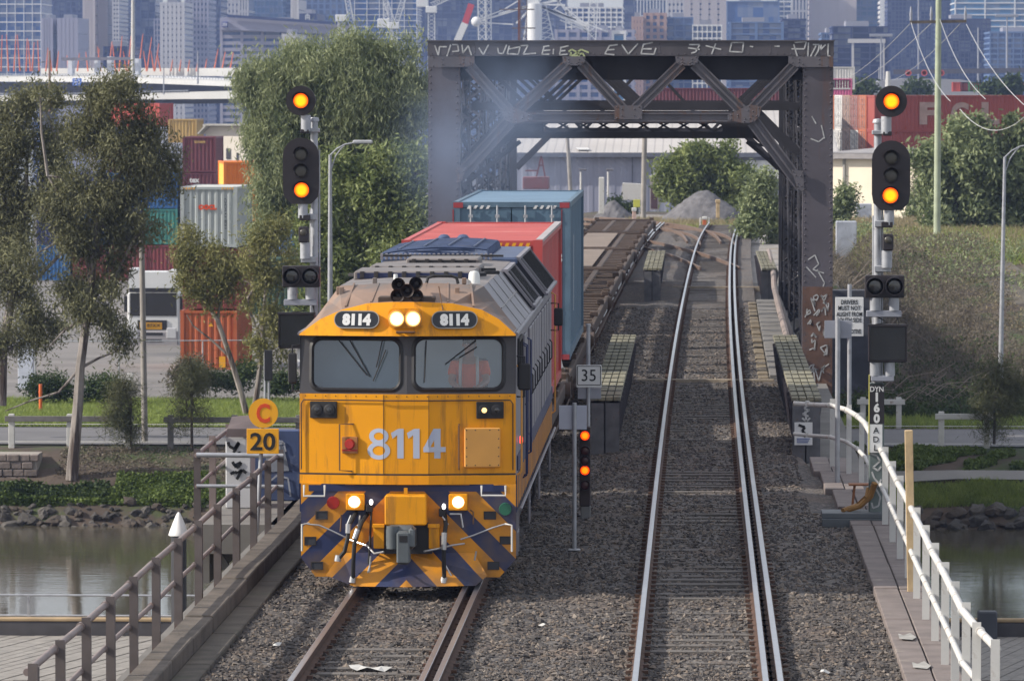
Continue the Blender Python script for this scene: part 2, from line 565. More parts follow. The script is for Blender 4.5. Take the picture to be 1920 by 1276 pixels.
# ---------------------------------------------------------------- ballast bed
def ballast_material():
    m = bpy.data.materials.new('ballast')
    m.use_nodes = True
    t = m.node_tree; N, L = t.nodes.new, t.links.new
    b = t.nodes['Principled BSDF']; b.inputs['Roughness'].default_value = 0.95
    tc = N('ShaderNodeTexCoord')
    v = N('ShaderNodeTexVoronoi'); v.inputs['Scale'].default_value = 17
    L(tc.outputs['Object'], v.inputs['Vector'])
    rp = N('ShaderNodeValToRGB')
    el = rp.color_ramp.elements
    el[0].position = 0.1; el[0].color = (0.06, 0.056, 0.06, 1)
    el[1].position = 0.95; el[1].color = (0.20, 0.175, 0.155, 1)
    e = el.new(0.6); e.color = (0.10, 0.089, 0.083, 1)
    sp = N('ShaderNodeSeparateXYZ'); L(v.outputs['Color'], sp.inputs[0]); L(sp.outputs[0], rp.inputs[0])
    n = N('ShaderNodeTexNoise'); n.inputs['Scale'].default_value = 0.5; n.inputs['Detail'].default_value = 5
    L(tc.outputs['Object'], n.inputs['Vector'])
    r2 = N('ShaderNodeValToRGB'); r2.color_ramp.elements[0].position = 0.5; r2.color_ramp.elements[1].position = 0.7
    r2.color_ramp.elements[1].color = (0.6, 0.6, 0.6, 1)
    L(n.outputs[0], r2.inputs[0])
    mx = N('ShaderNodeMixRGB'); mx.inputs['Color2'].default_value = (0.15, 0.10, 0.07, 1)
    L(r2.outputs[0], mx.inputs[0]); L(rp.outputs[0], mx.inputs[1])
    mp = N('ShaderNodeMapping'); mp.inputs['Scale'].default_value = (1.5, .07, 1); L(tc.outputs['Object'], mp.inputs[0])
    n4 = N('ShaderNodeTexNoise'); n4.inputs['Scale'].default_value = 1.0; n4.inputs['Detail'].default_value = 6; L(mp.outputs[0], n4.inputs['Vector'])
    r4 = N('ShaderNodeValToRGB'); r4.color_ramp.elements[0].position = .48; r4.color_ramp.elements[1].position = .66; r4.color_ramp.elements[1].color = (.45, .45, .45, 1); L(n4.outputs[0], r4.inputs[0])
    m4 = N('ShaderNodeMixRGB'); m4.inputs[2].default_value = (.045, .035, .03, 1); L(r4.outputs[0], m4.inputs[0]); L(mx.outputs[0], m4.inputs[1])
    L(m4.outputs[0], b.inputs['Base Color'])
    bp = N('ShaderNodeBump'); bp.inputs['Strength'].default_value = 0.9; bp.inputs['Distance'].default_value = 0.05; bp.invert = True
    L(v.outputs['Distance'], bp.inputs['Height']); L(bp.outputs[0], b.inputs['Normal'])
    _mats['ballast'] = m
    return m
BALL = ballast_material()
TRX = [0.03, -3.93]                      # standard-gauge centre lines at the near end

def ballast_z(X, Y):
    z = np.full_like(X, -0.192)
    for c in TRX:
        d = np.abs(X - c - BENDV(Y))
        z = z - 0.0 + 0.05 * (sstep(0.85, 1.2, d) * (1 - sstep(1.6, 2.1, d)))
    return z + 0.035 * hsum(X * 1.1, Y * 0.6) + 0.012 * hsum(X * 6, Y * 5)

BENDV = np.vectorize(bend)

def strip(name, xl, xr, ylist, mt, nxx=46, kind='structure', zf=ballast_z):
    Y1 = np.array(ylist, float)
    t = np.linspace(0, 1, nxx)
    X2 = np.array([xl(y) + (xr(y) - xl(y)) * t for y in Y1])
    Y2 = np.repeat(Y1[:, None], nxx, 1)
    Z2 = zf(X2, Y2)
    n, k = X2.shape
    ii = np.arange(n * k).reshape(n, k)
    f = np.stack([ii[:-1, :-1], ii[:-1, 1:], ii[1:, 1:], ii[1:, :-1]], -1).reshape(-1, 4)
    return npmesh(name, np.stack([X2, Y2, Z2], -1).reshape(-1, 3), f, mt, kind=kind, smooth=True)

def edge_r(y):
    y = float(y)
    if y < 84: return 2.50
    if y < 97: return 2.50 - (y - 84) / 13 * 0.55
    if y < 124: return 1.92
    return 1.62 + bend(y)
strip('ballast_bed', lambda y: -6.22 if y < 187 else -6.6 + bend(y), edge_r, axis([(-6, 50, 4), (50, 130, 0.25), (130, 250, 0.8)]), BALL, 64)

# loose stones lying on the bed where each one can still be seen
def ballast_stones(n):
    X = NR.uniform(-6.2, 2.45, n); Y = 52 + 110 * NR.random(n) ** 1.9
    keep = np.ones(n, bool)
    keep &= ~((Y > 84) & (X > 1.85)) & ~((Y > 120) & (X > 1.5))
    X, Y = X[keep], Y[keep]
    n = len(X)
    Z = ballast_z(X, Y)
    base = np.array([(1, 0, 0), (-1, 0, 0), (0, 1, 0), (0, -1, 0), (0, 0, 1), (0, 0, -1)], float)
    V = base[None] + NR.normal(0, 0.28, (n, 6, 3))
    s = np.clip(NR.lognormal(-3.85, .38, (n, 1, 1)), .008, .055) * np.array([1.15, 1.0, 0.75])
    a = NR.uniform(0, 6.28, n); ca, sa = np.cos(a), np.sin(a)
    V = V * s
    V = np.stack([V[..., 0] * ca[:, None] - V[..., 1] * sa[:, None], V[..., 0] * sa[:, None] + V[..., 1] * ca[:, None], V[..., 2]], -1)
    V += np.stack([X, Y, Z + 0.008], -1)[:, None]
    tri = np.array([(0, 2, 4), (2, 1, 4), (1, 3, 4), (3, 0, 4), (2, 0, 5), (1, 2, 5), (3, 1, 5), (0, 3, 5)])
    F = (tri[None] + (np.arange(n) * 6)[:, None, None]).reshape(-1, 3)
    m = bpy.data.materials.new('stone_chips'); m.use_nodes = True
    t = m.node_tree; b = t.nodes['Principled BSDF']; b.inputs['Roughness'].default_value = 0.95
    g = t.nodes.new('ShaderNodeNewGeometry'); rp = t.nodes.new('ShaderNodeValToRGB')
    el = rp.color_ramp.elements
    el[0].color = (0.05, 0.045, 0.045, 1); el[1].color = (0.22, 0.19, 0.165, 1)
    e = el.new(0.55); e.color = (0.088, 0.078, 0.072, 1)
    e = el.new(0.85); e.color = (0.16, 0.125, 0.10, 1)
    t.links.new(g.outputs['Random Per Island'], rp.inputs[0]); t.links.new(rp.outputs[0], b.inputs['Base Color'])
    npmesh('ballast_stones', V.reshape(-1, 3), F, m, kind='stuff')
ballast_stones(100000)

# ---------------------------------------------------------------- two dual-gauge tracks
SLEEPER = mat('sleeper_concrete', (0.12, 0.107, 0.098), 0.9, 0, 0.2, 3, c2=(0.10, 0.075, 0.06), cover=0.45, s2=2.5)
def make_track(c, y0, y1, label):
    tr = bpy.data.objects.new('railway_track', None); col.objects.link(tr); tr['kind'] = 'structure'
    ys = list(np.arange(y0, y1 + 0.1, 3.0))
    for off in (-0.7525, 0.7525, 0.9225):
        b = MB()
        prof = [(-0.07, -0.165), (0.07, -0.165), (0.07, -0.145), (0.012, -0.125), (0.012, -0.045), (0.036, -0.03), (0.036, -0.004), (0.03, 0.0), (-0.03, 0.0), (-0.036, -0.004), (-0.036, -0.03), (-0.012, -0.045), (-0.012, -0.125), (-0.07, -0.145)]
        n = len(prof)
        vs = []
        for y in ys:
            x = c + off + bend(y)
            vs += [(x + p[0], y, p[1]) for p in prof]
        for i in range(len(ys) - 1):
            for j in range(n):
                q = (j + 1) % n
                b_m = 0 if j in (6, 7, 8) else 1
                b.f.append((i * n + j, i * n + q, (i + 1) * n + q, (i + 1) * n + j)); b.m.append(b_m); b.s.append(False)
        b.v = vs
        o = b.build('rail', [RAILTOP, RAILSIDE], tr)
        if off == 0.9225: o['label'] = 'outer third rail of the dual gauge track'
    b = MB()
    y = y0 + 0.3
    while y < y1:
        x = c + bend(y)
        dz = R.uniform(-0.012, 0.012)
        b.box(x - 1.25, x + 1.35, y - 0.115, y + 0.115, -0.3, -0.186 + dz)
        y += 0.66
    b.build('sleepers', SLEEPER, tr, kind='stuff')
    b = MB()
    y = y0 + 0.3
    while y < y1:
        for off in (-0.7525, 0.7525, 0.9225):
            x = c + off + bend(y)
            for sx in (-0.1, 0.1): b.cbox((x + sx, y, -0.15), 0.07, 0.09, 0.04)
        y += 0.66
    b.build('rail_clips', RAILSIDE, tr, kind='stuff')
    return tr
make_track(TRX[0], 44, 262, '')
make_track(TRX[1], 44, 262, '')

# crossover and diverging tracks beyond the bridge
def curve_track(pts, gauge=1.5):
    tr = bpy.data.objects.new('railway_track', None); col.objects.link(tr); tr['kind'] = 'structure'
    pts = [Vector(p) for p in pts]
    fine = []
    for i in range(len(pts) - 1):
        for k in range(6):
            fine.append(pts[i].lerp(pts[i + 1], k / 6))
    fine.append(pts[-1])
    for _ in range(8):
        fine = [fine[0]] + [(fine[i - 1] + fine[i] * 2 + fine[i + 1]) / 4 for i in range(1, len(fine) - 1)] + [fine[-1]]
    for sgn in (-1, 1):
        b = MB()
        off = []
        for i, p in enumerate(fine):
            d = (fine[min(i + 1, len(fine) - 1)] - fine[max(i - 1, 0)]); d.z = 0; d.normalize()
            off.append(p + Vector((d.y, -d.x, 0)) * sgn * gauge / 2)
        for p, q in zip(off[:-1], off[1:]):
            b.beam(p - Vector((0, 0, .07)), q - Vector((0, 0, .07)), 0.07, 0.14)
        b.build('rail', mat('rail_brown', (.15, .10, .075), .6, .2, .2, 2), tr)
    b = MB()
    L = 0
    for p, q in zip(fine[:-1], fine[1:]):
        n = max(1, int((q - p).length / 0.8))
        d = (q - p).normalized(); s_ = Vector((d.y, -d.x, 0))
        for k in range(n):
            c = p.lerp(q, (k + .5) / n) - Vector((0, 0, 0.18))
            b.beam(c - s_ * 1.2, c + s_ * 1.2, 0.22, 0.1)
    b.build('sleepers', SLEEPER, tr, kind='stuff')
g0 = lambda u, v: G(u, v, -0.02)
curve_track([g0(1320, 452), g0(1310, 436), g0(1270, 424), g0(1225, 417), g0(1165, 411), g0(1100, 407)])
curve_track([g0(1345, 458), g0(1340, 443), g0(1310, 433), g0(1260, 426), g0(1190, 420), g0(1100, 416)])
curve_track([g0(1350, 500), g0(1300, 478), g0(1250, 465), g0(1212, 455), g0(1180, 449), g0(1140, 444)])

# ---------------------------------------------------------------- deck, edge beams, piers
deck = MB()
deck.box(-7.0, 3.35, -8, 97.2, -1.15, -0.32)
deck.box(-6.7, 3.1, 97.2, 187, -1.0, -0.34)
dk = deck.build('viaduct_deck', CONC_DARK); tag(dk, 'concrete deck slab carrying both tracks across the river', 'bridge deck')
pier = None
for i, y in enumerate((20, 48, 76, 99, 122, 166.5, 186)):
    b = MB()
    for x in (-5.6, -1.8, 2.0):
        b.cyl((x, y, -9.5), (x, y, -1.7), 0.6, n=16)
    b.box(-7.0, 3.2, y - 0.8, y + 0.8, -1.75, -1.12)
    o = b.build('bridge_pier', CONC_DARK)
    tag(o, ['first', 'second', 'third', 'fourth', 'fifth', 'sixth', 'last'][i] + ' dark concrete pier under the railway deck counted from the near end', 'pier', 'piers under the railway deck')

kerb = bpy.data.objects.new('edge_beam', None); col.objects.link(kerb)
tag(kerb, 'long low edge beam of weathered timber blocks left of the ballast', 'edge beam')
y = 57.2
while y < 97:
    L = 2.5
    b = MB(); b.bbox(-6.52, -6.16, y, y + L - 0.03, -0.32, 0.10 + R.uniform(-.012, .012), 0.015)
    b.build('timber', TIMBER, kerb)
    y += L
y = 57.6
while y < 97:
    b = MB(); b.bbox(-6.16, -5.84, y, y + 3.4, -0.32, -0.10, 0.015)
    b.build('step_timber', mat('damp_timber', (0.10, 0.085, 0.068), 0.9, 0, 0.3, 3, c2=(0.07, 0.075, 0.045), cover=0.4, bump=0.3), kerb)
    y += 3.44
walk = bpy.data.objects.new('plank_walkway', None); col.objects.link(walk)
tag(walk, 'narrow timber plank walkway beside the white railing on the right', 'walkway')
y = 50.0
while y < 92.5:
    L = R.choice((3.1, 3.6, 4.0))
    for x0 in (2.43, 2.78):
        b = MB(); sh = max(0, y + L - 84) * 0.03
        b.bbox(x0 - sh, x0 + 0.33 - sh, y, y + L - 0.03, -0.30, -0.085 + R.uniform(-.01, .01), 0.01)
        b.build('plank', TIMBER_PINK, walk)
    y += L
for x, y in ((2.62, 64.2), (2.66, 61.0), (2.6, 58.3)):
    b = MB(); b.add([(x - .10, y - .3, -.07), (x + .06, y - .42, -.07), (x + .12, y - .1, -.07), (x + .06, y + .4, -.07), (x - .03, y + .1, -.07), (x - .09, y + .3, -.07)], [(0, 1, 2, 3, 4, 5)])
    b.build('paint_splash', mat('white_splash', (0.33, 0.32, 0.3), 0.9, 0, 0.3, 8), walk)

# timber strips across the ballast at the span joints
for yy, xa, xb in ((121.5, -1.5, 1.95), (178.5, -1.2, 2.1), (84.5, -1.2, -0.9)):
    b = MB(); b.bbox(xa + bend(yy), xb + bend(yy) - 0.2, yy, yy + 0.18, -0.3, -0.105, 0.01)
    o = b.build('joint_timber', mat('pale_timber', (0.30, 0.25, 0.19), 0.9, 0, 0.2, 3))
    tag(o, {121.5: 'pale timber strip across the right track before the truss', 178.5: 'pale timber strip across the right track beyond the truss', 84.5: 'short pale timber lying in the ballast by the dwarf signal'}[yy], 'timber')

# ---------------------------------------------------------------- plate girders with timber caps
def plate_girder(xc, y0, y1, label, wid=0.58, b0=0.0):
    z1 = 0.86
    g = thing('plate_girder', label, 'girder', (xc, y0, 0))
    b = MB()
    L = y1 - y0
    b.box(-0.03, 0.03, 0.25, L - 0.25, -0.5, z1 - 0.02)
    b.build('web_plate', STEEL, g)
    for sx in (-1, 1):
        b = MB()
        # sloping side face, narrower at the ballast
        b.add([(sx * 0.12, 0.0, -0.3), (sx * 0.12, L, -0.3), (sx * 0.26, L - .6, z1 - 0.05), (sx * 0.26, .6, z1 - 0.05)], [(0, 1, 2, 3)])
        b.add([(sx * 0.10, 0.0, -0.3), (sx * 0.10, L, -0.3), (sx * 0.24, L - .6, z1 - 0.05), (sx * 0.24, .6, z1 - 0.05)], [(3, 2, 1, 0)])
        for k in range(int(L / 1.6)):
            yy = 0.9 + k * 1.6
            b.beam((sx * 0.14, yy, -0.3), (sx * 0.28, yy, z1 - 0.06), 0.07, 0.05, up=(0, 1, 0))
        b.build('side_plate', STEEL, g)
    b = MB()
    b.box(-0.27, -0.03, -0.02, 0.02, -0.3, z1 - .04); b.build('end_plate', mat('end_plate_grey', (0.11, 0.11, 0.12), 0.8, 0, 0.3, 4, c2=(0.10, 0.05, 0.035), cover=0.35, s2=4), g)
    b = MB(); b.box(0.0, 0.26, 0.03, 0.07, -0.3, z1 - .04); b.build('end_plate', mat('end_plate_grey', (0, 0, 0)), g)
    y = 0.0
    row = 0
    while y < L - 0.3:
        for k in range(4):
            x0 = -wid / 2 + k * wid / 4
            b = MB(); b.bbox(x0 + 0.008, x0 + wid / 4 - 0.008, y, min(y + 2.9, L) - 0.025, z1, z1 + 0.075 + R.uniform(-.008, .008), 0.008)
            b.build('cap_plank', TIMBER_MOSS, g)
        y += 2.9; row += 1
    b = MB()
    yy = 0.5
    while yy < L - .4:
        b.box(-wid / 2 + .01, wid / 2 - .01, yy - .03, yy + .03, z1 + 0.078, z1 + 0.092); yy += 1.45
    b.build('cap_battens', mat('batten_dark', (0.05, 0.05, 0.035), 0.9), g, kind='stuff')
    return g
plate_girder(-1.76, 97.2, 122.0, 'plate girder with mossy timber cap between the tracks before the truss')
gr = plate_girder(2.06, 97.2, 122.0, 'plate girder with timber cap and small notice right of the tracks before the truss')
plate_girder(-1.76 + bend(172), 167.0, 185.0, 'far plate girder with timber cap between the tracks beyond the truss', 0.62)
plate_girder(2.05 + bend(172), 167.0, 185.0, 'far plate girder with timber cap right of the tracks beyond the truss', 0.5)
plate_girder(-6.0, 97.2, 122.0, 'plate girder with timber cap left of the container train')
# notice on the right girder end
nb = thing('warning_notice', 'small white torn notice on the end of the right plate girder', 'notice', P(1507, 812, 97.0))
b = MB(); b.box(-.175, .165, -.012, .012, -.22, .21); b.build('board', SIGNWHITE, nb)
c = P(1507, 812, 97.0)
strokes([[c + Vector((-.1, -.02, .16)), c + Vector((.02, -.02, .12)), c + Vector((-.03, -.02, .04)), c + Vector((.05, -.02, -.02)), c + Vector((.0, -.02, -.06))]], 'marking', INK, nb, .05)
strokes([[c + Vector((-.13, -.02, -.1 - k * .035)), c + Vector((.12 - .02 * k, -.02, -.1 - k * .035))] for k in range(3)], 'print', mat('print_blue', (.08, .12, .3)), nb, .018)
strokes([[P(x, y, 97.15) for x, y in pl] for pl in ([(1503, 760), (1516, 755), (1508, 766), (1518, 768), (1505, 776), (1516, 780)], [(1504, 783), (1512, 790), (1519, 783)], [(1510, 770), (1512, 790)])], 'graffiti', GRAFW, gr, .035)

# walkway and pipe between right rail and truss, inside the bridge
wk = bpy.data.objects.new('bridge_walkway', None); col.objects.link(wk)
tag(wk, 'plank walkway between the right track and the truss', 'walkway')
y = 122.6
while y < 166:
    b = MB(); x0 = 1.66 + bend(y)
    b.bbox(x0, x0 + 0.72, y, y + 1.35, -0.3, -0.05 + R.uniform(-.012, .012), 0.01)
    b.build('plank', mat('grey_plank', (0.16, 0.15, 0.14), 0.85, 0, 0.25, 2, c2=(0.10, .09, .08), cover=.3), wk)
    b = MB(); b.bbox(x0 - .28, x0 - 0.02, y + .1, y + .95, -0.32, -0.1 + R.uniform(-.03, .02), 0.02)
    b.build('end_block', mat('block_timber', (0.17, 0.135, 0.09), 0.9, 0, .3, 3), wk)
    y += 1.42
b = MB(); b.tube([(2.2 + bend(y), y, z) for y, z in ((123, .35), (135, .4), (150, .42), (163, .45), (166, .8), (172, .85), (186, .9))], 0.09, 8)
pp = b.build('pipe', mat('rusty_pipe', (0.24, 0.19, 0.17), 0.7, 0, .2, 2)); tag(pp, 'long pale rusty pipe running beside the right truss', 'pipe')

# ---------------------------------------------------------------- the truss bridge
TY0, TY1, NP = 124.0, 165.0, 5
truss = thing('truss_bridge', 'dark riveted steel truss bridge with painted tags across its portal', 'bridge', (-1.64, TY0, 0))
def laced(b, p0, p1, wd, dp, axis_w, step=0.5, plate=0.035, m=0):
    """two plates wd apart along axis_w, zig-zag lacing between"""
    p0, p1 = Vector(p0), Vector(p1)
    a = Vector(axis_w).normalized()
    d = (p1 - p0); L = d.length; d.normalize()
    n = a.cross(d).normalized()
    for s_ in (-1, 1):
        b.beam(p0 + a * s_ * wd / 2, p1 + a * s_ * wd / 2, plate, dp, up=tuple(n), m=m)
    k = max(2, int(L / step))
    for i in range(k):
        q0 = p0 + d * (L * i / k) + a * (wd / 2 if i % 2 else -wd / 2)
        q1 = p0 + d * (L * (i + 1) / k) + a * (-wd / 2 if i % 2 else wd / 2)
        for sn in (-1, 1):
            b.beam(q0 + n * sn * dp / 2, q1 + n * sn * dp / 2, 0.06, 0.02, up=tuple(n), m=m)

def rivets(b, pts, r=0.03, d=(0, -1, 0), m=0):
    for p in pts:
        p = Vector(p); dd = Vector(d)
        a = dd.orthogonal().normalized(); c = dd.cross(a)
        vs = [p + (a * math.cos(t) + c * math.sin(t)) * r for t in (0, 1.26, 2.51, 3.77, 5.03)] + [p + dd * r * 0.8]
        b.add(vs, [(i, (i + 1) % 5, 5) for i in range(5)], m, True)

Yf = TY0
pu = lambda u, v, y=Yf: P(u, v, y)
xlo, xli = pu(803, 300).x, pu(862, 300).x
xri, xro = pu(1505, 300).x, pu(1562, 300).x
ztop = pu(1180, 78).z; zbt = pu(1180, 105).z
# end posts
for (x0, x1, lab) in ((xlo, xli, 'sooty end post with faint red paint'), (xri, xro, 'end post with white tags and rust low down')):
    b = MB(); b.box(x0, x1, Yf, Yf + 0.62, -1.0, ztop - .05)
    post = b.build('end_post', mat('post_steel_' + lab[:5].replace(' ', ''), (0.088, 0.078, 0.092), 0.5, 0.1, 0.2, 0.7, c2=(0.11, 0.055, 0.045), cover=0.45 if 'red' in lab else 0.36, s2=0.45, bump=0.1, bscale=10, streak=True), truss, True)
    post['label'] = lab
    b = MB()
    for xx in (x0 + 0.06, x1 - 0.06):
        rivets(b, [(xx, Yf - .001, z) for z in np.arange(-0.6, ztop - .1, 0.16)])
    b.build('rivet_row', STEEL, post, True, kind='stuff')
    if x0 == xri:
        b = MB(); b.box(x0 + .005, x1 - .005, Yf - 0.012, Yf - 0.001, -.9, 2.0); b.build('rust_plate', mat('rust_red', (0.115, 0.062, 0.045), 0.8, 0, .35, 1.5, c2=(0.085, 0.065, 0.065), cover=.45, s2=2), post, True)
        L = []
        for (cx, cy, s_) in ((1520, 570, 1), (1545, 560, .9), (1532, 590, .8), (1520, 605, .7), (1545, 585, .7), (1522, 645, .8), (1545, 655, .9), (1535, 700, 1.2), (1530, 555, .7), (1514, 585, .7), (1550, 575, .6), (1536, 612, .7), (1548, 622, .6), (1526, 628, .6), (1548, 690, .8), (1522, 690, .8)):
            q = [(cx + R.uniform(-9, 9) * s_, cy + R.uniform(-14, 14) * s_) for _ in range(6)]
            L.append([P(a, c, Yf - .018) for a, c in q])
        L += [[P(a, c, Yf - .004) for a, c in pl] for pl in ([(1515, 487), (1528, 478), (1535, 495), (1524, 505), (1545, 512)], [(1532, 505), (1546, 530), (1540, 545)], [(1512, 500), (1530, 520)], [(1520, 260), (1535, 266), (1545, 258)], [(1540, 235), (1546, 260)], [(1522, 218), (1530, 232)])]
        strokes(L, 'graffiti', GRAFW, post, .027, .008)
# portal beam with painted tags
b = MB(); b.box(xlo - .01, xro + .01, Yf - 0.06, Yf + 0.5, zbt, ztop)
b.box(xlo - .03, xro + .03, Yf - 0.10, Yf + 0.7, ztop, ztop + 0.03)
pb = b.build('portal_beam', mat('portal_steel', (0.075, 0.068, 0.078), 0.55, 0.1, .2, 1.2, c2=(.10, .055, .04), cover=.25), truss, True)
b = MB()
rivets(b, [(x, Yf - .061, zbt + .05) for x in np.arange(xlo + .1, xro, .17)], .02)
rivets(b, [(pu(u, 90).x, Yf - .061, z) for u in (890, 1237, 1445) for z in np.arange(zbt + .08, ztop - .03, .07)], .02)
b.build('rivet_row', STEEL, pb, True, kind='stuff')
def glyphs(specs, y):
    return [[P(a, c, y) for a, c in pl] for pl in specs]
gl = [[(815, 85), (822, 104), (824, 88), (838, 88)], [(845, 84), (834, 118)], [(848, 84), (858, 84), (860, 96), (848, 97)], [(866, 84), (868, 100), (878, 86), (884, 104)], [(825, 120), (836, 112), (848, 113), (852, 122), (830, 124)],
      [(898, 90), (906, 103), (916, 84)], [(933, 90), (935, 100), (943, 101), (950, 84)], [(955, 86), (951, 101), (972, 102), (975, 88), (955, 92)], [(976, 86), (990, 85), (981, 102), (1005, 100)],
      [(1018, 88), (1030, 86)], [(1020, 88), (1016, 102), (1030, 102)], [(1020, 95), (1032, 94)], [(1038, 92), (1037, 102)], [(1050, 90), (1066, 86)], [(1052, 90), (1049, 103), (1064, 102)], [(1051, 96), (1060, 95)],
      [(1142, 86), (1158, 84)], [(1143, 86), (1134, 101), (1152, 103)], [(1139, 94), (1152, 93)], [(1166, 84), (1178, 102), (1196, 82)], [(1205, 84), (1224, 80)], [(1206, 85), (1202, 101), (1226, 102), (1230, 90)], [(1204, 92), (1222, 92)],
      [(1292, 84), (1312, 84), (1304, 98), (1296, 100)], [(1290, 90), (1312, 93)], [(1323, 86), (1352, 93)], [(1342, 82), (1334, 102)], [(1372, 80), (1394, 80), (1392, 98), (1368, 97), (1372, 80)], [(1406, 87), (1412, 88)], [(1452, 87), (1462, 87)],
      [(1488, 83), (1497, 113)], [(1490, 80), (1512, 78), (1508, 92), (1484, 92)], [(1516, 80), (1514, 118), (1530, 86)], [(1520, 118), (1534, 96), (1536, 84), (1524, 84)], [(1540, 84), (1538, 94), (1548, 84)], [(1553, 82), (1552, 104), (1560, 108)], [(1512, 122), (1540, 118), (1558, 114)]]
strokes(glyphs(gl, Yf - .066), 'graffiti', GRAFW, pb, .033, .006)
strokes(glyphs([[(1066, 97), (1072, 93), (1082, 98), (1090, 93), (1104, 99)], [(1068, 103), (1080, 105), (1092, 100), (1096, 106)], [(1070, 98), (1072, 106), (1084, 97), (1086, 107)]], Yf - .07), 'graffiti', mat('graffiti_green', (0.38, 0.42, 0.22), .8, 0, .2), pb, .04, .006)

# gusset plates
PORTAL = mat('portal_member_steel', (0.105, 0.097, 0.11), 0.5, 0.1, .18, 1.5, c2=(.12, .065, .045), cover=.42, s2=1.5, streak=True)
def gusset(poly, y, t=0.04, name='gusset_plate'):
    q = [pu(u, v) for u, v in poly]
    b = MB(); b.prism([(p.x, p.z) for p in q], 'y', y - t, y)
    o = b.build(name, mat('portal_member_steel', (0, 0, 0)), truss, True)
    cx = sum(p.x for p in q) / len(q); cz = sum(p.z for p in q) / len(q)
    b = MB()
    pts = []
    for p in q:
        for f in (0.45, 0.8):
            pts.append((cx + (p.x - cx) * f, y - t - .001, cz + (p.z - cz) * f))
    rivets(b, pts, .024)
    b.build('rivet_row', STEEL, o, True, kind='stuff')
gy_ = Yf - 0.065
gusset([(803, 106), (890, 106), (890, 118), (876, 126), (803, 126)], gy_)
gusset([(1478, 106), (1562, 106), (1562, 126), (1494, 126), (1478, 118)], gy_)
gusset([(1054, 106), (1098, 106), (1096, 118), (1088, 123), (1064, 123), (1056, 118)], gy_)
gusset([(1266, 106), (1310, 106), (1308, 118), (1300, 123), (1276, 123), (1268, 118)], gy_)
gusset([(942, 204), (962, 200), (998, 216), (998, 225), (968, 232), (950, 230), (944, 220)], gy_)
gusset([(1152, 198), (1204, 198), (1204, 224), (1152, 224)], gy_)
gusset([(1428, 200), (1406, 196), (1364, 216), (1364, 225), (1394, 231), (1414, 229), (1424, 218)], gy_)
gusset([(1484, 318), (1506, 320), (1508, 362), (1494, 352)], gy_)
gusset([(858, 318), (876, 312), (868, 336), (858, 346)], gy_)
mem = [((880, 124), (958, 212)), ((972, 206), (1066, 120)), ((1090, 120), (1170, 208)), ((1188, 208), (1278, 120)), ((1302, 120), (1394, 210)), ((1408, 208), (1490, 122))]
def pair_member(a, c, y, name='portal_diagonal', wd=.2, parent=truss, mt=None):
    b = MB()
    p, q = P(a[0], a[1], Yf), P(c[0], c[1], Yf)
    p.y = q.y = y
    b.beam(p, q, wd, .03, up=(0, 1, 0))
    a_ = (q - p).cross(Vector((0, 1, 0))).normalized()
    for s_ in (-1, 1): b.beam(p + a_ * s_ * wd / 2 - Vector((0, .03, 0)), q + a_ * s_ * wd / 2 - Vector((0, .03, 0)), .035, .08, up=(0, 1, 0))
    b.beam(p - Vector((0, .03, 0)), q - Vector((0, .03, 0)), .05, .05, up=(0, 1, 0))
    return b.build(name, mt or PORTAL, parent, True)
for a, c in mem:
    pair_member(a, c, Yf + 0.02, wd=.24); pair_member(a, c, Yf + 0.62, wd=.16, mt=STEEL_SHADE)
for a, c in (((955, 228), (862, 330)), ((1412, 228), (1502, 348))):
    pair_member(a, c, Yf + 0.02, 'knee_brace', .28); pair_member(a, c, Yf + 0.62, 'knee_brace', .22, mt=STEEL_SHADE)
    b = MB(); p, q = pu(*a), pu(*c)
    for f in (.3, .5, .7, .9):
        m_ = p.lerp(q, f); b.beam(m_ + Vector((0, .02, 0)), m_ + Vector((0, .62, 0)), .08, .03)
    b.build('knee_lacing', STEEL, truss, True)
b = MB(); p, q = pu(960, 220), pu(1406, 220); p.y = q.y = Yf
b.beam(p, q, .03, .2); b.beam(p + Vector((0, -.03, .09)), q + Vector((0, -.03, .09)), .09, .035); b.beam(p + Vector((0, -.03, -.09)), q + Vector((0, -.03, -.09)), .09, .035); p = p + Vector((0, .6, 0)); q = q + Vector((0, .6, 0)); laced(b, p, q, .2, .06, (0, 0, 1), .4, .11)
b.build('portal_strut', PORTAL, truss, True)

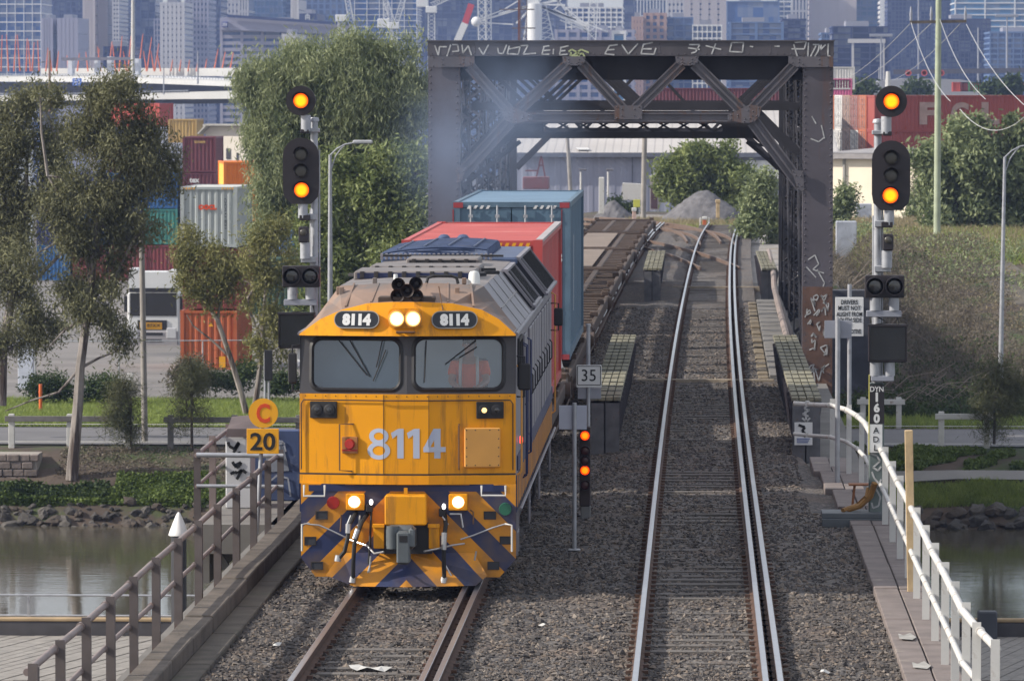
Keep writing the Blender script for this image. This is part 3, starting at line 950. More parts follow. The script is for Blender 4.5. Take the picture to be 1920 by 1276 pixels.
# side trusses
XL, XR = (xlo + xli) / 2, (xri + xro) / 2
pan = (TY1 - TY0) / NP
ZT, ZB = ztop - .3, 0.0
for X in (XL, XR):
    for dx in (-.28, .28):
        b = MB(); b.box(X + dx - .02, X + dx + .02, TY0 + .62, TY1, ZT - .3, ZT + .28); b.build('top_chord', STEEL_SHADE, truss, True)
        b = MB(); b.box(X + dx - .02, X + dx + .02, TY0 + .62, TY1, ZB - .7, ZB + .15); b.build('bottom_chord', STEEL_SHADE, truss, True)
    b = MB(); b.box(X - .34, X + .34, TY0 + .62, TY1, ZT + .28, ZT + .31); b.build('top_cover_plate', STEEL_SHADE, truss, True)
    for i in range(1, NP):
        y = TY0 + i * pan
        b = MB(); laced(b, (X, y, ZB + .1), (X, y, ZT - .3), .52, .32, (1, 0, 0), .45); b.build('vertical', STEEL_SHADE, truss, True)
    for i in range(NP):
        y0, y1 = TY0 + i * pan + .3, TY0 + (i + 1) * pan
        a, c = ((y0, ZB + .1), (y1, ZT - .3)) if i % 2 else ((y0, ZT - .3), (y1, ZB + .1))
        b = MB(); laced(b, (X, a[0], a[1]), (X, c[0], c[1]), .46, .24, (1, 0, 0), .5); b.build('diagonal', STEEL_SHADE, truss, True)
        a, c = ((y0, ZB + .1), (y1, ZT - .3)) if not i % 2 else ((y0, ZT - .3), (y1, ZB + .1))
        b = MB(); laced(b, (X, a[0], a[1]), (X, c[0], c[1]), .2, .12, (1, 0, 0), .6); b.build('counter_diagonal', STEEL_SHADE, truss, True)
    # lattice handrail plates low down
    b = MB(); b.box(X - .3, X + .3, TY1, TY1 + .5, -1, ztop - .05); b.build('end_post', STEEL_SHADE, truss, True)
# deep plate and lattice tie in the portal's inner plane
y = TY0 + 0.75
b = MB(); b.box(XL + .38, XR - .38, y, y + .03, pu(0, 150).z, zbt + .02); b.build('portal_plate', STEEL_SHADE, truss, True)
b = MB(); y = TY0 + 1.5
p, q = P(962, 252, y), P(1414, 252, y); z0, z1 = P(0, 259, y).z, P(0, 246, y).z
b.box(p.x, q.x, y - .15, y + .15, z0, z1); b.build('tie_beam', STEEL_SHADE, truss, True)
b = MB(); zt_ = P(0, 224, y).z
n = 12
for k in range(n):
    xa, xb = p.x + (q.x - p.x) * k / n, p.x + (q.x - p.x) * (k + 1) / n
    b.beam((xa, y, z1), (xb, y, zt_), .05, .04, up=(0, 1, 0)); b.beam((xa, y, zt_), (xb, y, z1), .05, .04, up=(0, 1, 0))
b.box(p.x, q.x, y - .12, y + .12, zt_, zt_ + .06); b.build('tie_lattice', STEEL_SHADE, truss, True, kind='stuff')
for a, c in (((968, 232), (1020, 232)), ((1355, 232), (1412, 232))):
    b = MB(); b.box(P(a[0], 0, y).x, P(c[0], 0, y).x, y - .14, y + .14, z1, zt_); b.build('tie_end_plate', STEEL_SHADE, truss, True)
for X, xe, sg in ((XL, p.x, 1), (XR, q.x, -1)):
    b = MB(); laced(b, (X + sg * .3, y, pu(0, 345).z), (xe + sg * .1, y, z0), .22, .2, (1, 0, -sg), .4, .1); b.build('knee_brace', STEEL_SHADE, truss, True)
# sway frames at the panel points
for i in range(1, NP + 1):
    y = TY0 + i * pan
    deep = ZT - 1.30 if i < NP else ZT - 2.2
    b = MB(); b.box(XL + .3, XR - .3, y - .1, y + .1, deep - .1, deep + .1); b.build('sway_strut', STEEL_SHADE, truss, True)
    b = MB(); b.box(XL + .3, XR - .3, y - .12, y + .12, ZT - .1, ZT + .2); b.build('top_strut', STEEL_SHADE, truss, True)
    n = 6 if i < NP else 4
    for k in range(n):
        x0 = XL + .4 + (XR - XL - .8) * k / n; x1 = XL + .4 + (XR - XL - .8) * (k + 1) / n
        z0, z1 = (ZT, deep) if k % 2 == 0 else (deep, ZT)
        b = MB(); b.beam((x0, y, z0), (x1, y, z1), .14, .1); b.build('sway_diagonal', STEEL_SHADE, truss, True)
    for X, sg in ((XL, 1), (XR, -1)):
        b = MB(); b.beam((X + sg * .3, y, deep - 1.2), (X + sg * 1.5, y, deep), .12, .2); b.build('knee_brace', STEEL_SHADE, truss, True)
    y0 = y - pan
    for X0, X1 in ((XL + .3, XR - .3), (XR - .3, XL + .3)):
        b = MB(); b.beam((X0, y0 + .6, ZT + .15), (X1, y, ZT + .15), .24, .16); b.build('lateral_brace', STEEL_SHADE, truss, True)
for i in range(NP + 1):
    y = TY0 + i * pan
    b = MB(); b.box(XL, XR, y - .2, y + .2, -1.05, -.4); b.build('cross_girder', STEEL, truss, True)
# abutment beyond
b = MB(); b.box(-9.5, 6.2, 186.3, 187.6, -6.5, -0.55); o = b.build('abutment', mat('abutment_stain', (.05, .052, .065), .9, 0, .3, 1.2, c2=(.10, .11, .15), cover=.35, s2=.8)); tag(o, 'concrete abutment under the far end of the railway bridge', 'abutment')
# ================================================================ the locomotive
YEL = mat('loco_yellow', (0.76, 0.31, 0.004), 0.48, 0, 0.08, 1.2, c2=(0.46, 0.19, 0.016), cover=0.47, s2=2.2, streak=True, spec=0.3)
YELP = mat('loco_yellow_faded', (0.70, 0.34, 0.075), 0.5, 0, 0.08, 2)
LGREY = mat('loco_grey', (0.20, 0.19, 0.215), 0.5, 0, 0.14, 1.5, c2=(0.13, 0.11, 0.105), cover=0.35, s2=1.3, streak=True)
LROOF = mat('loco_roof', (0.165, 0.145, 0.14), 0.6, 0, 0.2, 1.2, c2=(0.12, 0.105, 0.105), cover=0.4, s2=0.9)
LBROWN = mat('loco_dust', (0.235, 0.155, 0.115), 0.7, 0, 0.25, 1.4, c2=(0.15, 0.125, 0.115), cover=0.5, s2=0.8)
LBAND = mat('loco_band', (0.045, 0.042, 0.047), 0.5, 0, 0.2, 2, c2=(.09, .075, .065), cover=.2, s2=2)
LBLUE = mat('loco_blue', (0.016, 0.024, 0.085), 0.5, 0, 0.2, 2)
LCAGE = mat('loco_cage_blue', (0.05, 0.075, 0.15), 0.55, 0, 0.25, 3, c2=(.10, .10, .12), cover=.3, s2=2)
UNDER = mat('loco_underframe', (0.03, 0.026, 0.026), 0.8, 0, 0.3, 3, c2=(.06, .045, .035), cover=.4, s2=3)
COUPG = mat('coupler_grey', (0.10, 0.115, 0.125), 0.5, 0.1, 0.2, 4, c2=(.06, .05, .04), cover=.35, s2=4)
CHROME = mat('steel_bright', (0.45, 0.45, 0.46), 0.35, 0.7, 0.15, 8)
REDL = mat('red_lens', (0.35, 0.02, 0.015), 0.25, 0, 0.1, 8)
GREEN = mat('green_disc', (0.02, 0.13, 0.075), 0.4)
RAILBROWN = mat('handrail_brown', (0.13, 0.065, 0.03), 0.5)
NUMB = mat('number_blue_white', (0.42, 0.46, 0.58), 0.5, 0, 0.03)

def stripe_material():
    m = bpy.data.materials.new('warning_stripes'); m.use_nodes = True
    t = m.node_tree; N, L = t.nodes.new, t.links.new
    b = t.nodes['Principled BSDF']; b.inputs['Roughness'].default_value = 0.45
    tc = N('ShaderNodeTexCoord'); sp = N('ShaderNodeSeparateXYZ'); L(tc.outputs['Object'], sp.inputs[0])
    def math_(op, a, bb=None):
        n = N('ShaderNodeMath'); n.operation = op
        for i, q in enumerate((a, bb)):
            if q is None: continue
            if isinstance(q, (int, float)): n.inputs[i].default_value = q
            else: L(q, n.inputs[i])
        return n.outputs[0]
    ax = math_('ABSOLUTE', sp.outputs[0])
    s_ = math_('ADD', ax, sp.outputs[2])
    f = math_('FRACT', math_('MULTIPLY', math_('ADD', s_, 0.60), 1.0 / 0.71))
    st = math_('LESS_THAN', f, 0.47)
    n = N('ShaderNodeTexNoise'); n.inputs['Scale'].default_value = 3.0; n.inputs['Detail'].default_value = 8; L(tc.outputs['Object'], n.inputs['Vector'])
    r = N('ShaderNodeValToRGB'); r.color_ramp.elements[0].position = 0.42; r.color_ramp.elements[1].position = 0.7; L(n.outputs[0], r.inputs[0])
    mx = N('ShaderNodeMixRGB'); mx.inputs[1].default_value = (0.66, 0.26, 0.003, 1); mx.inputs[2].default_value = (0.016, 0.026, 0.09, 1); L(st, mx.inputs[0])
    mx2 = N('ShaderNodeMixRGB'); mx2.inputs[2].default_value = (0.12, 0.08, 0.05, 1); L(mx.outputs[0], mx2.inputs[1])
    L(math_('MULTIPLY', r.outputs[0], 0.6), mx2.inputs[0])
    L(mx2.outputs[0], b.inputs['Base Color'])
    return m
STRIPE = stripe_material()

def glass_material(name, tint, refl):
    m = bpy.data.materials.new(name); m.use_nodes = True
    t = m.node_tree; N, L = t.nodes.new, t.links.new
    t.nodes.remove(t.nodes['Principled BSDF'])
    tr = N('ShaderNodeBsdfTransparent'); tr.inputs[0].default_value = tint + (1,)
    gl = N('ShaderNodeBsdfGlossy'); gl.inputs['Roughness'].default_value = 0.02; gl.inputs[0].default_value = (.9, .95, 1, 1)
    mx = N('ShaderNodeMixShader'); mx.inputs[0].default_value = refl
    L(tr.outputs[0], mx.inputs[1]); L(gl.outputs[0], mx.inputs[2]); L(mx.outputs[0], t.nodes['Material Output'].inputs['Surface'])
    return m
GLASS = glass_material('cab_glass', (0.80, 0.86, 0.92), 0.10)

LY = 69.6
LX = -3.97
loco = thing('diesel_locomotive', 'yellow fronted diesel locomotive with its headlights lit hauling containers', 'locomotive', (LX, LY, 0))
lx = lambda u: (u - 764) / 138.0
lz = lambda v: (1103.4 - v) / 138.0
HW = 1.48
LEN = 17.2
def fy(x, z=1.5):
    x = max(-HW, min(HW, x))
    if x < -0.32: y = (-0.32 - x) / (HW - .32) * 0.20
    elif x > 0.30: y = (x - 0.30) / (HW - .30) * 0.20
    else: y = 0.0
    if z > 2.63: y += (z - 2.63) * 0.16
    return y
def surf(x, z, d=0.0):
    return (x, fy(x, z) - d, z)

# nose panel (three planes)
b = MB()
xs = [-HW, -0.32, 0.30, HW]
for i in range(3):
    b.add([surf(xs[i], 1.44), surf(xs[i + 1], 1.44), surf(xs[i + 1], 2.63), surf(xs[i], 2.63)], [(0, 1, 2, 3)])
b.add([surf(-HW, 1.44), surf(-HW, 2.63), (-HW, 1.4, 2.63), (-HW, 1.4, 1.44)], [(0, 1, 2, 3)])
b.add([surf(HW, 1.44), (HW, 1.4, 1.44), (HW, 1.4, 2.63), surf(HW, 2.63)], [(0, 1, 2, 3)], m=1)
b.add([surf(HW, 2.63), (HW, 1.4, 2.63), (-HW, 1.4, 2.63), surf(-HW, 2.63), surf(-.32, 2.63), surf(.3, 2.63)], [(0, 1, 2, 3, 4, 5)])
nose = b.build('nose_panel', [YEL, LGREY], loco)
# sill band and ledge
b = MB()
for i in range(3):
    p, q = surf(xs[i], 1.44, .03), surf(xs[i + 1], 1.44, .03)
    b.add([(p[0], p[1], 1.40), (q[0], q[1], 1.40), (q[0], q[1], 1.52), (p[0], p[1], 1.52), (p[0], p[1] + .06, 1.525), (q[0], q[1] + .06, 1.525), (p[0], p[1] + .06, 1.395), (q[0], q[1] + .06, 1.395)], [(0, 1, 2, 3), (3, 2, 5, 4), (6, 7, 1, 0)])
b.build('sill_band', YEL, loco)
b = MB()
for i in range(3):
    b.beam(surf(xs[i], 1.535, .012), surf(xs[i + 1], 1.535, .012), .012, .022)
b.build('ledge_seam', UNDER, loco)
b = MB(); zt, zb_ = lz(752), lz(884)
b.tube([surf(lx(563), zb_, .03), surf(lx(563), zt - .05, .03), surf(lx(568), zt, .03), surf(-.32, zt, .03), surf(.3, zt, .03), surf(lx(958), zt, .03), surf(lx(963), zt - .05, .03), surf(lx(963), zb_, .03)], .009, 6)
b.build('edge_bead', UNDER, loco)
b = MB(); b.tube([surf(lx(663), lz(797), .0), surf(lx(637), lz(797), .09), surf(lx(637), lz(884), .09), surf(lx(660), lz(886), 0)], .011, 6); b.build('grab_rail', RAILBROWN, loco)
b = MB(); b.tube([surf(lx(862), lz(797), .0), surf(lx(862), lz(799), .08), surf(lx(862), lz(881), .08), surf(lx(862), lz(882), 0)], .011, 6); b.build('grab_rail', RAILBROWN, loco)

def front_obj(mb, name, mt, x, z, parent=loco, d=0.0):
    """mesh built round the origin (front = -y), set on the front surface and turned with its facet"""
    a = 0.0
    if x < -0.32: a = -math.atan(0.20 / (HW - .32))
    elif x > 0.30: a = math.atan(0.20 / (HW - .30))
    o = mb.build(name, mt, parent)
    o.location = surf(x, z, d)
    o.rotation_euler = (0, 0, a)
    return o
for xx in (-.32, .30):
    b = MB(); b.beam(surf(xx, 1.54, .002), surf(xx, 2.62, .002), .006, .006); b.build('panel_seam', UNDER, loco)
b = MB(); rivets(b, [surf(x, z, .002) for x in np.arange(-1.4, 1.45, .14) for z in (2.6, 1.49)], .009); b.build('bolt_row', UNDER, loco, kind='stuff')
# raised access box
b = MB(); b.bbox(-.245, .245, -.06, .0, -.27, .27, .012)
bx = front_obj(b, 'access_box', YELP, lx(905), lz(841))
b = MB(); rivets(b, [(x, -.061, z) for x in (-.22, .22) for z in (-.24, -.12, 0, .12, .24)] + [(x, -.061, z) for x in (-.1, .1) for z in (-.24, .24)], .01)
b.build('screws', UNDER, bx, kind='stuff')
# red marker lamp
b = MB(); b.bbox(-.11, .11, -.05, 0, -.12, .11, .01); ml = front_obj(b, 'marker_lamp_box', mat('lamp_box', (.3, .12, .03), .5), lx(657), lz(836))
b = MB(); b.box(-.105, .105, -.06, -.045, -.085, -.06); b.cyl((0, -.05, .01), (0, -.09, .01), .075, .06, 14); b.build('red_lamp', REDL, ml)
# side marker boxes with two lenses
LIT_AMB = emis('marker_lit', (1.0, 0.62, 0.22), 1.7)
DARKLENS = mat('dark_lens', (0.02, 0.02, 0.022), 0.08, 0, 0.1, 5, spec=0.8)
for u, lit in ((606.5, None), (919.5, 0)):
    b = MB(); b.bbox(-.187, .187, -.05, 0, -.115, .115, .008); mk = front_obj(b, 'marker_light_box', BLACK, lx(u), lz(770.5))
    for k, sx in enumerate((-.085, .088)):
        b = MB(); b.lathe([(.078, 0), (.078, -.02), (.066, -.025)], (sx, -.05, 0), 16, axis='y'); b.build('lens_ring', BLACK, mk)
        b = MB(); b.ell((sx, -.055, 0), .064, .025, .064, 14, 8)
        b.build('marker_lens', LIT_AMB if lit == k else DARKLENS, mk)
b = MB()
pd = [.003]
def put(poly):
    for br in (lx_br for lx_br in (805.4, 719.8)):
        s_ = [u - br for u, v in poly]
        if min(s_) < -.3 and max(s_) > .3:
            for sg in (-1, 1):
                out_ = []
                for i, (u, v) in enumerate(poly):
                    u2, v2 = poly[(i + 1) % len(poly)]
                    if (u - br) * sg >= 0: out_.append((u, v))
                    if (u - br) * (u2 - br) < 0:
                        f = (br - u) / (u2 - u); out_.append((br + sg * 1e-4, v + (v2 - v) * f))
                if len(out_) > 2: put(out_)
            return
    b.add([surf(lx(u), lz(v), pd[0]) for u, v in poly], [tuple(range(len(poly)))])
def ringd(cu, cv, ru, rv, w_):
    n = 28
    o_ = [(cu + ru * math.sin(2 * math.pi * i / n), cv + rv * math.cos(2 * math.pi * i / n)) for i in range(n)]
    i_ = [(cu + (ru - w_) * math.sin(2 * math.pi * i / n), cv + (rv - w_ * .85) * math.cos(2 * math.pi * i / n)) for i in range(n)]
    for k in range(n): put([o_[k], o_[(k + 1) % n], i_[(k + 1) % n], i_[k]])
ringd(711, 819.5, 18.5, 15, 9); pd[0] = .0045; ringd(711, 846.5, 21.5, 17, 9.5)
for u in (749, 779):
    put([(u - 3, 861), (u + 9, 861), (u + 9, 805), (u, 805)][::1]); put([(u - 3, 861), (u, 805), (u - 3, 806)]); put([(u - 3, 817), (u - 3, 806), (u - 15, 813), (u - 12, 824)])
put([(815.5, 861), (827.5, 861), (827.5, 805), (815.5, 805)]); pd[0] = .006; put([(795, 849), (837, 849), (837, 839.5), (795, 839.5)]); pd[0] = .003; put([(795, 842), (807, 842), (819, 820), (819, 805), (814, 805)])
b.build('lettering', NUMB, loco)

# windscreen band with two openings
def rrect(x0, x1, z0, z1, r, n=7):
    pts = []
    for cx, cz, a0 in ((x1 - r, z1 - r, 0), (x0 + r, z1 - r, 90), (x0 + r, z0 + r, 180), (x1 - r, z0 + r, 270)):
        for i in range(n):
            a = rad(a0 + 90 * i / (n - 1)); pts.append((cx + r * math.cos(a), cz + r * math.sin(a)))
    return pts
def band_y(x, z): return 0.20 * abs(x) / HW + (z - 2.63) * 0.16
def ring_faces(b, inner, outer, d_in, d_out, m=0):
    n = len(inner)
    vs = [(p[0], band_y(*p) - d_in, p[1]) for p in inner] + [(p[0], band_y(*p) - d_out, p[1]) for p in outer]
    b.add(vs, [(i, n + i, n + (i + 1) % n, (i + 1) % n) for i in range(n)], m)
def to_rect(pts, x0, x1, z0, z1):
    cx = sum(p[0] for p in pts) / len(pts); cz = sum(p[1] for p in pts) / len(pts)
    out = []
    for p in pts:
        dx, dz = p[0] - cx, p[1] - cz
        tx = ((x1 if dx > 0 else x0) - cx) / dx if abs(dx) > 1e-6 else 1e9
        tz = ((z1 if dz > 0 else z0) - cz) / dz if abs(dz) > 1e-6 else 1e9
        t = min(tx, tz); out.append([cx + dx * t, cz + dz * t])
    for c in ((x0, z0), (x0, z1), (x1, z0), (x1, z1)):
        k = min(range(len(out)), key=lambda i: (out[i][0] - c[0]) ** 2 + (out[i][1] - c[1]) ** 2); out[k] = list(c)
    return [tuple(p) for p in out]
b = MB()
wins = [(lx(585), lx(749), lz(730), lz(640)), (lx(780), lx(942), lz(729), lz(638))]
halves = [(-HW, 0.0), (0.0, HW)]
for (x0, x1, z0, z1), (h0, h1) in zip(wins, halves):
    hole = rrect(x0, x1, z0, z1, .12)
    ring_faces(b, hole, to_rect(hole, h0, h1, 2.63, 3.46), 0, 0)
    inner = hole
    n = len(hole)
    vs = [(p[0], band_y(*p), p[1]) for p in hole] + [(p[0], band_y(*p) + .05, p[1]) for p in hole]
    b.add(vs, [(i, (i + 1) % n, n + (i + 1) % n, n + i) for i in range(n)])
band = b.build('windscreen_band', LBAND, loco)
for k, (x0, x1, z0, z1) in enumerate(wins):
    b = MB()
    o_ = rrect(x0 - .055, x1 + .055, z0 - .055, z1 + .055, .16); i_ = rrect(x0 + .005, x1 - .005, z0 + .005, z1 - .005, .12)
    mid = rrect(x0 - .02, x1 + .02, z0 - .02, z1 + .02, .14)
    ring_faces(b, mid, o_, .022, .004); ring_faces(b, i_, mid, -.01, .022)
    ws = b.build('window_gasket', BLACK, loco)
    b = MB(); b.add([(p[0], band_y(*p) + .03, p[1]) for p in rrect(x0, x1, z0, z1, .12)], [tuple(range(28))])
    b.build('windscreen', GLASS, ws)
# wipers
for a, c in (((634, 640), (688, 705)), ((655, 640), (694, 708)), ((717, 640), (706, 690)), ((724, 657), (700, 716)), ((800, 640), (797, 718)), ((893, 640), (836, 684)), ((895, 652), (862, 672))):
    b = MB(); p = (lx(a[0]), lz(a[1])); q = (lx(c[0]), lz(c[1]))
    b.tube([(p[0], band_y(*p) - .045, p[1]), (q[0], band_y(*q) - .03, q[1])], .009, 6)
    b.build('wiper', BLACK, loco)
# brow
top = [(-1.48, 3.445), (-1.19, 3.65), (-.90, 3.775), (-.55, 3.865), (-.2, 3.885), (.2, 3.885), (.62, 3.865), (1.02, 3.775), (1.25, 3.65), (1.48, 3.445)]
def brow_y(x, z): return 0.20 * max(0, abs(x) - .31) / (HW - .31) + (z - 3.43) * 0.35 - 0.03
b = MB()
lo = [(p[0], 3.425) for p in top]
n = len(top)
vs = [(x, brow_y(x, z), z) for x, z in lo] + [(x, brow_y(x, z), z) for x, z in top]
b.add(vs, [(i, i + 1, n + i + 1, n + i) for i in range(n - 1)])
vs = [(x, brow_y(x, z), z) for x, z in lo] + [(x, brow_y(x, z) + .25, z) for x, z in lo]
b.add(vs, [(n + i, n + i + 1, i + 1, i) for i in range(n - 1)])
b.build('brow', YEL, loco)
# roof: dusty front slope, then the long hood roof
sec = [(-1.48, 3.445), (-1.33, 3.63), (-1.16, 3.85), (-1.0, 4.06), (-.4, 4.10), (.4, 4.10), (1.0, 4.06), (1.16, 3.85), (1.33, 3.63), (1.48, 3.445)]
b = MB()
vs = [(x, brow_y(x, z), z) for x, z in top] + [(x, 1.25, z) for x, z in sec]
b.add(vs, [(i, i + 1, n + i + 1, n + i) for i in range(n - 1)])
b.build('front_roof', LBROWN, loco)
b = MB()
for f, g in ((-.85, -.8), (-.5, -.46), (-.16, -.15), (.2, .2), (.55, .5), (.9, .82)):
    z = 3.86 if abs(f) < .6 else 3.80
    b.beam((f, brow_y(f, z) + .05, z + .015), (g, 1.25, 4.09), .025, .03)
b.build('roof_rib', LBROWN, loco)
b = MB()
vs = [(x, 1.25, z) for x, z in sec] + [(x, LEN, z) for x, z in sec]
b.add(vs, [(i, i + 1, n + i + 1, n + i) for i in range(n - 1)], m=0)
b.m[-(n - 1):] = [1, 1, 1, 0, 0, 0, 1, 1, 1]
b.add([(x, LEN, z) for x, z in sec] + [(1.48, LEN, 1.0), (-1.48, LEN, 1.0)], [tuple(range(12))], m=1)
b.build('hood_roof', [LROOF, LGREY], loco)
# body sides
b = MB()
for sx in (-1, 1):
    vs = [(sx * HW, y, z) for y, z in ((.2, 2.63), (1.4, 2.63), (1.4, 1.45), (LEN, 1.45), (LEN, 3.445), (.30, 3.445), (2.6, 2.63), (.8, 2.72), (2.15, 2.72), (2.15, 3.33), (.8, 3.33), (2.6, 3.445))]
    fs = [(1, 2, 3, 6), (6, 3, 4, 11), (0, 6, 8, 7), (6, 11, 9, 8), (11, 5, 10, 9), (5, 0, 7, 10)]
    b.add(vs, fs if sx > 0 else [tuple(reversed(f)) for f in fs])
b.build('body_side', LGREY, loco)
# cab inside
CABIN = mat('cab_lining', (0.42, 0.50, 0.56), 0.7, 0, 0.1, 2)
b = MB()
b.add([(-1.46, 2.6, 1.9), (1.46, 2.6, 1.9), (1.46, 2.6, 3.46), (-1.46, 2.6, 3.46)], [(0, 1, 2, 3)])
b.add([(-1.46, .3, 1.95), (1.46, .3, 1.95), (1.46, 2.6, 1.95), (-1.46, 2.6, 1.95)], [(0, 1, 2, 3)])
b.add([(-1.46, .3, 3.47), (1.46, .3, 3.47), (1.46, 2.6, 3.47), (-1.46, 2.6, 3.47)], [(3, 2, 1, 0)])
b.build('cab_interior', CABIN, loco)
b = MB()
for k in range(8):
    x0 = -1.3 + k * .16; x1 = x0 + .16
    s0, s1 = 2.66 - .12 * math.sin((k) / 8 * 3.14), 2.66 - .12 * math.sin((k + 1) / 8 * 3.14)
    b.add([(x0, .35, s0), (x1, .35, s1), (x1, .7, s1 + .06), (x0, .7, s0 + .06), (x0, .35, s0 - .1), (x1, .35, s1 - .1)], [(0, 1, 2, 3), (4, 5, 1, 0)])
b.build('console_edge', BLACK, loco)
b = MB(); b.bbox(-1.3, -.3, .75, 1.3, 1.95, 2.62, .03); b.bbox(.25, 1.3, .45, .9, 1.95, 2.60, .03); b.build('console', mat('console_grey', (.09, .1, .11), .6), loco)
# number boards
for u in (670.5, 852.5):
    x = lx(u); z = lz(601.5)
    nbd = MB()
    pts = rrect(-.31, .31, -.115, .115, .112)
    ny_ = -0.055
    nbd.add([(p[0], 0, p[1]) for p in pts] + [(p[0], ny_, p[1]) for p in pts], [tuple(reversed(range(28, 56)))] + [(i, 28 + i, 28 + (i + 1) % 28, (i + 1) % 28) for i in range(28)])
    o = nbd.build('number_board', mat('number_board_black', (.012, .014, .02), .35), loco)
    tilt = -math.atan(.35)
    o.location = (x, brow_y(x, z) - .0, z); o.rotation_euler = (tilt * .55, 0, math.atan(.17) * (1 if x > 0 else -1))
    b = MB()
    for i in range(28):
        p, q = pts[i], pts[(i + 1) % 28]
        b.beam((p[0], ny_ + .01, p[1]), (q[0], ny_ + .01, q[1]), .012, .03, up=(0, 1, 0))
    b.build('board_rim', mat('rim_grey', (.25, .25, .24), .4), o)
    t_ = text('8114', 'lettering', SIGNWHITE, o, 0, 0, ny_ - .004, width=.40, height=.165, bold=.07, world=False)
# headlights
HLIT = emis('headlight_lit', (1.0, 0.90, 0.68), 2.2, rim=(.75, .42, .12), r=.1)
b = MB(); pts = rrect(-.225, .225, -.135, .135, .07)
b.add([(p[0], .1, p[1]) for p in pts] + [(p[0], -.07, p[1]) for p in pts], [tuple(reversed(range(28, 56)))] + [(i, 28 + i, 28 + (i + 1) % 28, (i + 1) % 28) for i in range(28)])
hl = b.build('headlight_housing', YEL, loco); hl.location = (lx(761), brow_y(0, 3.66) - .02, lz(597))
for u in (745.5, 776.5):
    b = MB(); b.lathe([(.118, 0), (.118, -.05), (.10, -.055), (.10, -.02)], (lx(u) - lx(761), -.07, -.005), 18, axis='y'); b.build('headlight_ring', YELP, hl)
    b = MB(); b.ell((0, 0, 0), .1, .035, .1, 18, 8); o = b.build('headlight', HLIT, hl); o.location = (lx(u) - lx(761), -.085, -.005)
b = MB(); b.tube([(-.12, .02, 0), (-.12, -.06, 0), (.12, -.06, 0), (.12, .02, 0)], .017, 8); o = b.build('grab_handle', RAILBROWN, loco); o.location = (lx(762), brow_y(0, 3.48), lz(623))
# horns
b = MB(); b.bbox(-.39, .39, -.05, .3, -.06, .06, .015)
hb = b.build('horn_bracket', mat('bracket_brown', (.06, .04, .03), .7), loco); hb.location = (lx(762), .22, lz(566))
for u, v, d in ((764, 546, -.10), (747, 535, 0), (780, 533, 0), (745, 556, -.03), (781, 556, -.03)):
    b = MB(); b.lathe([(.035, .45), (.04, .2), (.055, .1), (.095, 0), (.095, -.012), (.07, .02), (.03, .15)], (0, 0, 0), 16, axis='y')
    o = b.build('horn', mat('horn_dark', (.03, .022, .02), .45, .2), loco); o.location = (lx(u), .18 + d, lz(v))
b = MB(); b.tube([(lx(823), .2, lz(538)), (lx(829), .16, lz(572)), (lx(831), .12, lz(582))], .008, 6); b.build('whip_aerial', RAILBROWN, loco)
b = MB(); b.lathe([(.085, 0), (.075, .13), (.055, .165), (.0, .175)], (0, 0, 0), 16); o = b.build('antenna_dome', mat('dome_white', (.7, .7, .68), .4), loco); o.location = (lx(884) * .985, 1.45, 4.09)
b = MB(); b.cyl((0, 0, 0), (0, 0, .11), .035, .03, 10); o = b.build('antenna_stub', mat('dome_white', (0, 0, 0)), loco); o.location = (-.245, 1.6, 4.1)
b = MB(); b.tube([(.2, 1.3, 4.09), (.22, 1.3, 4.17), (.3, 1.3, 4.2), (.55, 1.3, 4.2), (.62, 1.3, 4.17), (.64, 1.3, 4.09)], .022, 8); b.build('roof_handle', BLACK, loco)
for x, y in ((-.52, 1.35), (-.95, .9), (-1.0, 1.0), (.72, 1.4), (.65, .8)):
    b = MB(); b.bbox(x - .03, x + .03, y - .04, y + .04, 3.95 if y < 1.2 else 4.08, 4.06 if y < 1.2 else 4.17, .008); b.build('roof_bracket', LBROWN, loco)
# roof hatches
for y0, y1, x0, x1, h in ((3.4, 4.9, -.95, .78, .09), (6.0, 7.4, -.9, .75, .07), (8.6, 9.8, -.5, .62, .10)):
    b = MB(); b.bbox(x0, x1, y0, y1, 4.05, 4.10 + h, .025); ht = b.build('roof_hatch', LROOF, loco)
    b = MB(); b.box(x0 + .05, x1 - .05, y0 - .025, y0 - .002, 4.085, 4.09 + h - .015); b.build('hatch_front', LBLUE if y0 < 5 else BLACK, ht)
    b = MB()
    for xx in np.arange(x0 + .12, x1 - .05, .2): b.bbox(xx - .03, xx + .03, y0 - .05, y0 + .02, 4.09, 4.14 + h * .5, .006)
    b.build('hatch_clips', UNDER, ht, kind='stuff')
for x, y, rz in ((.8, 4.4, .7), (.95, 5.2, .5), (-.98, 4.2, -.6), (.1, 3.25, 0), (.85, 6.4, .6)):
    b = MB(); b.bbox(-.12, .12, -.025, .025, 0, .05, .006); o = b.build('roof_cleat', BLACK, loco); o.location = (x, y, 4.08); o.rotation_euler = (0, 0, rz)
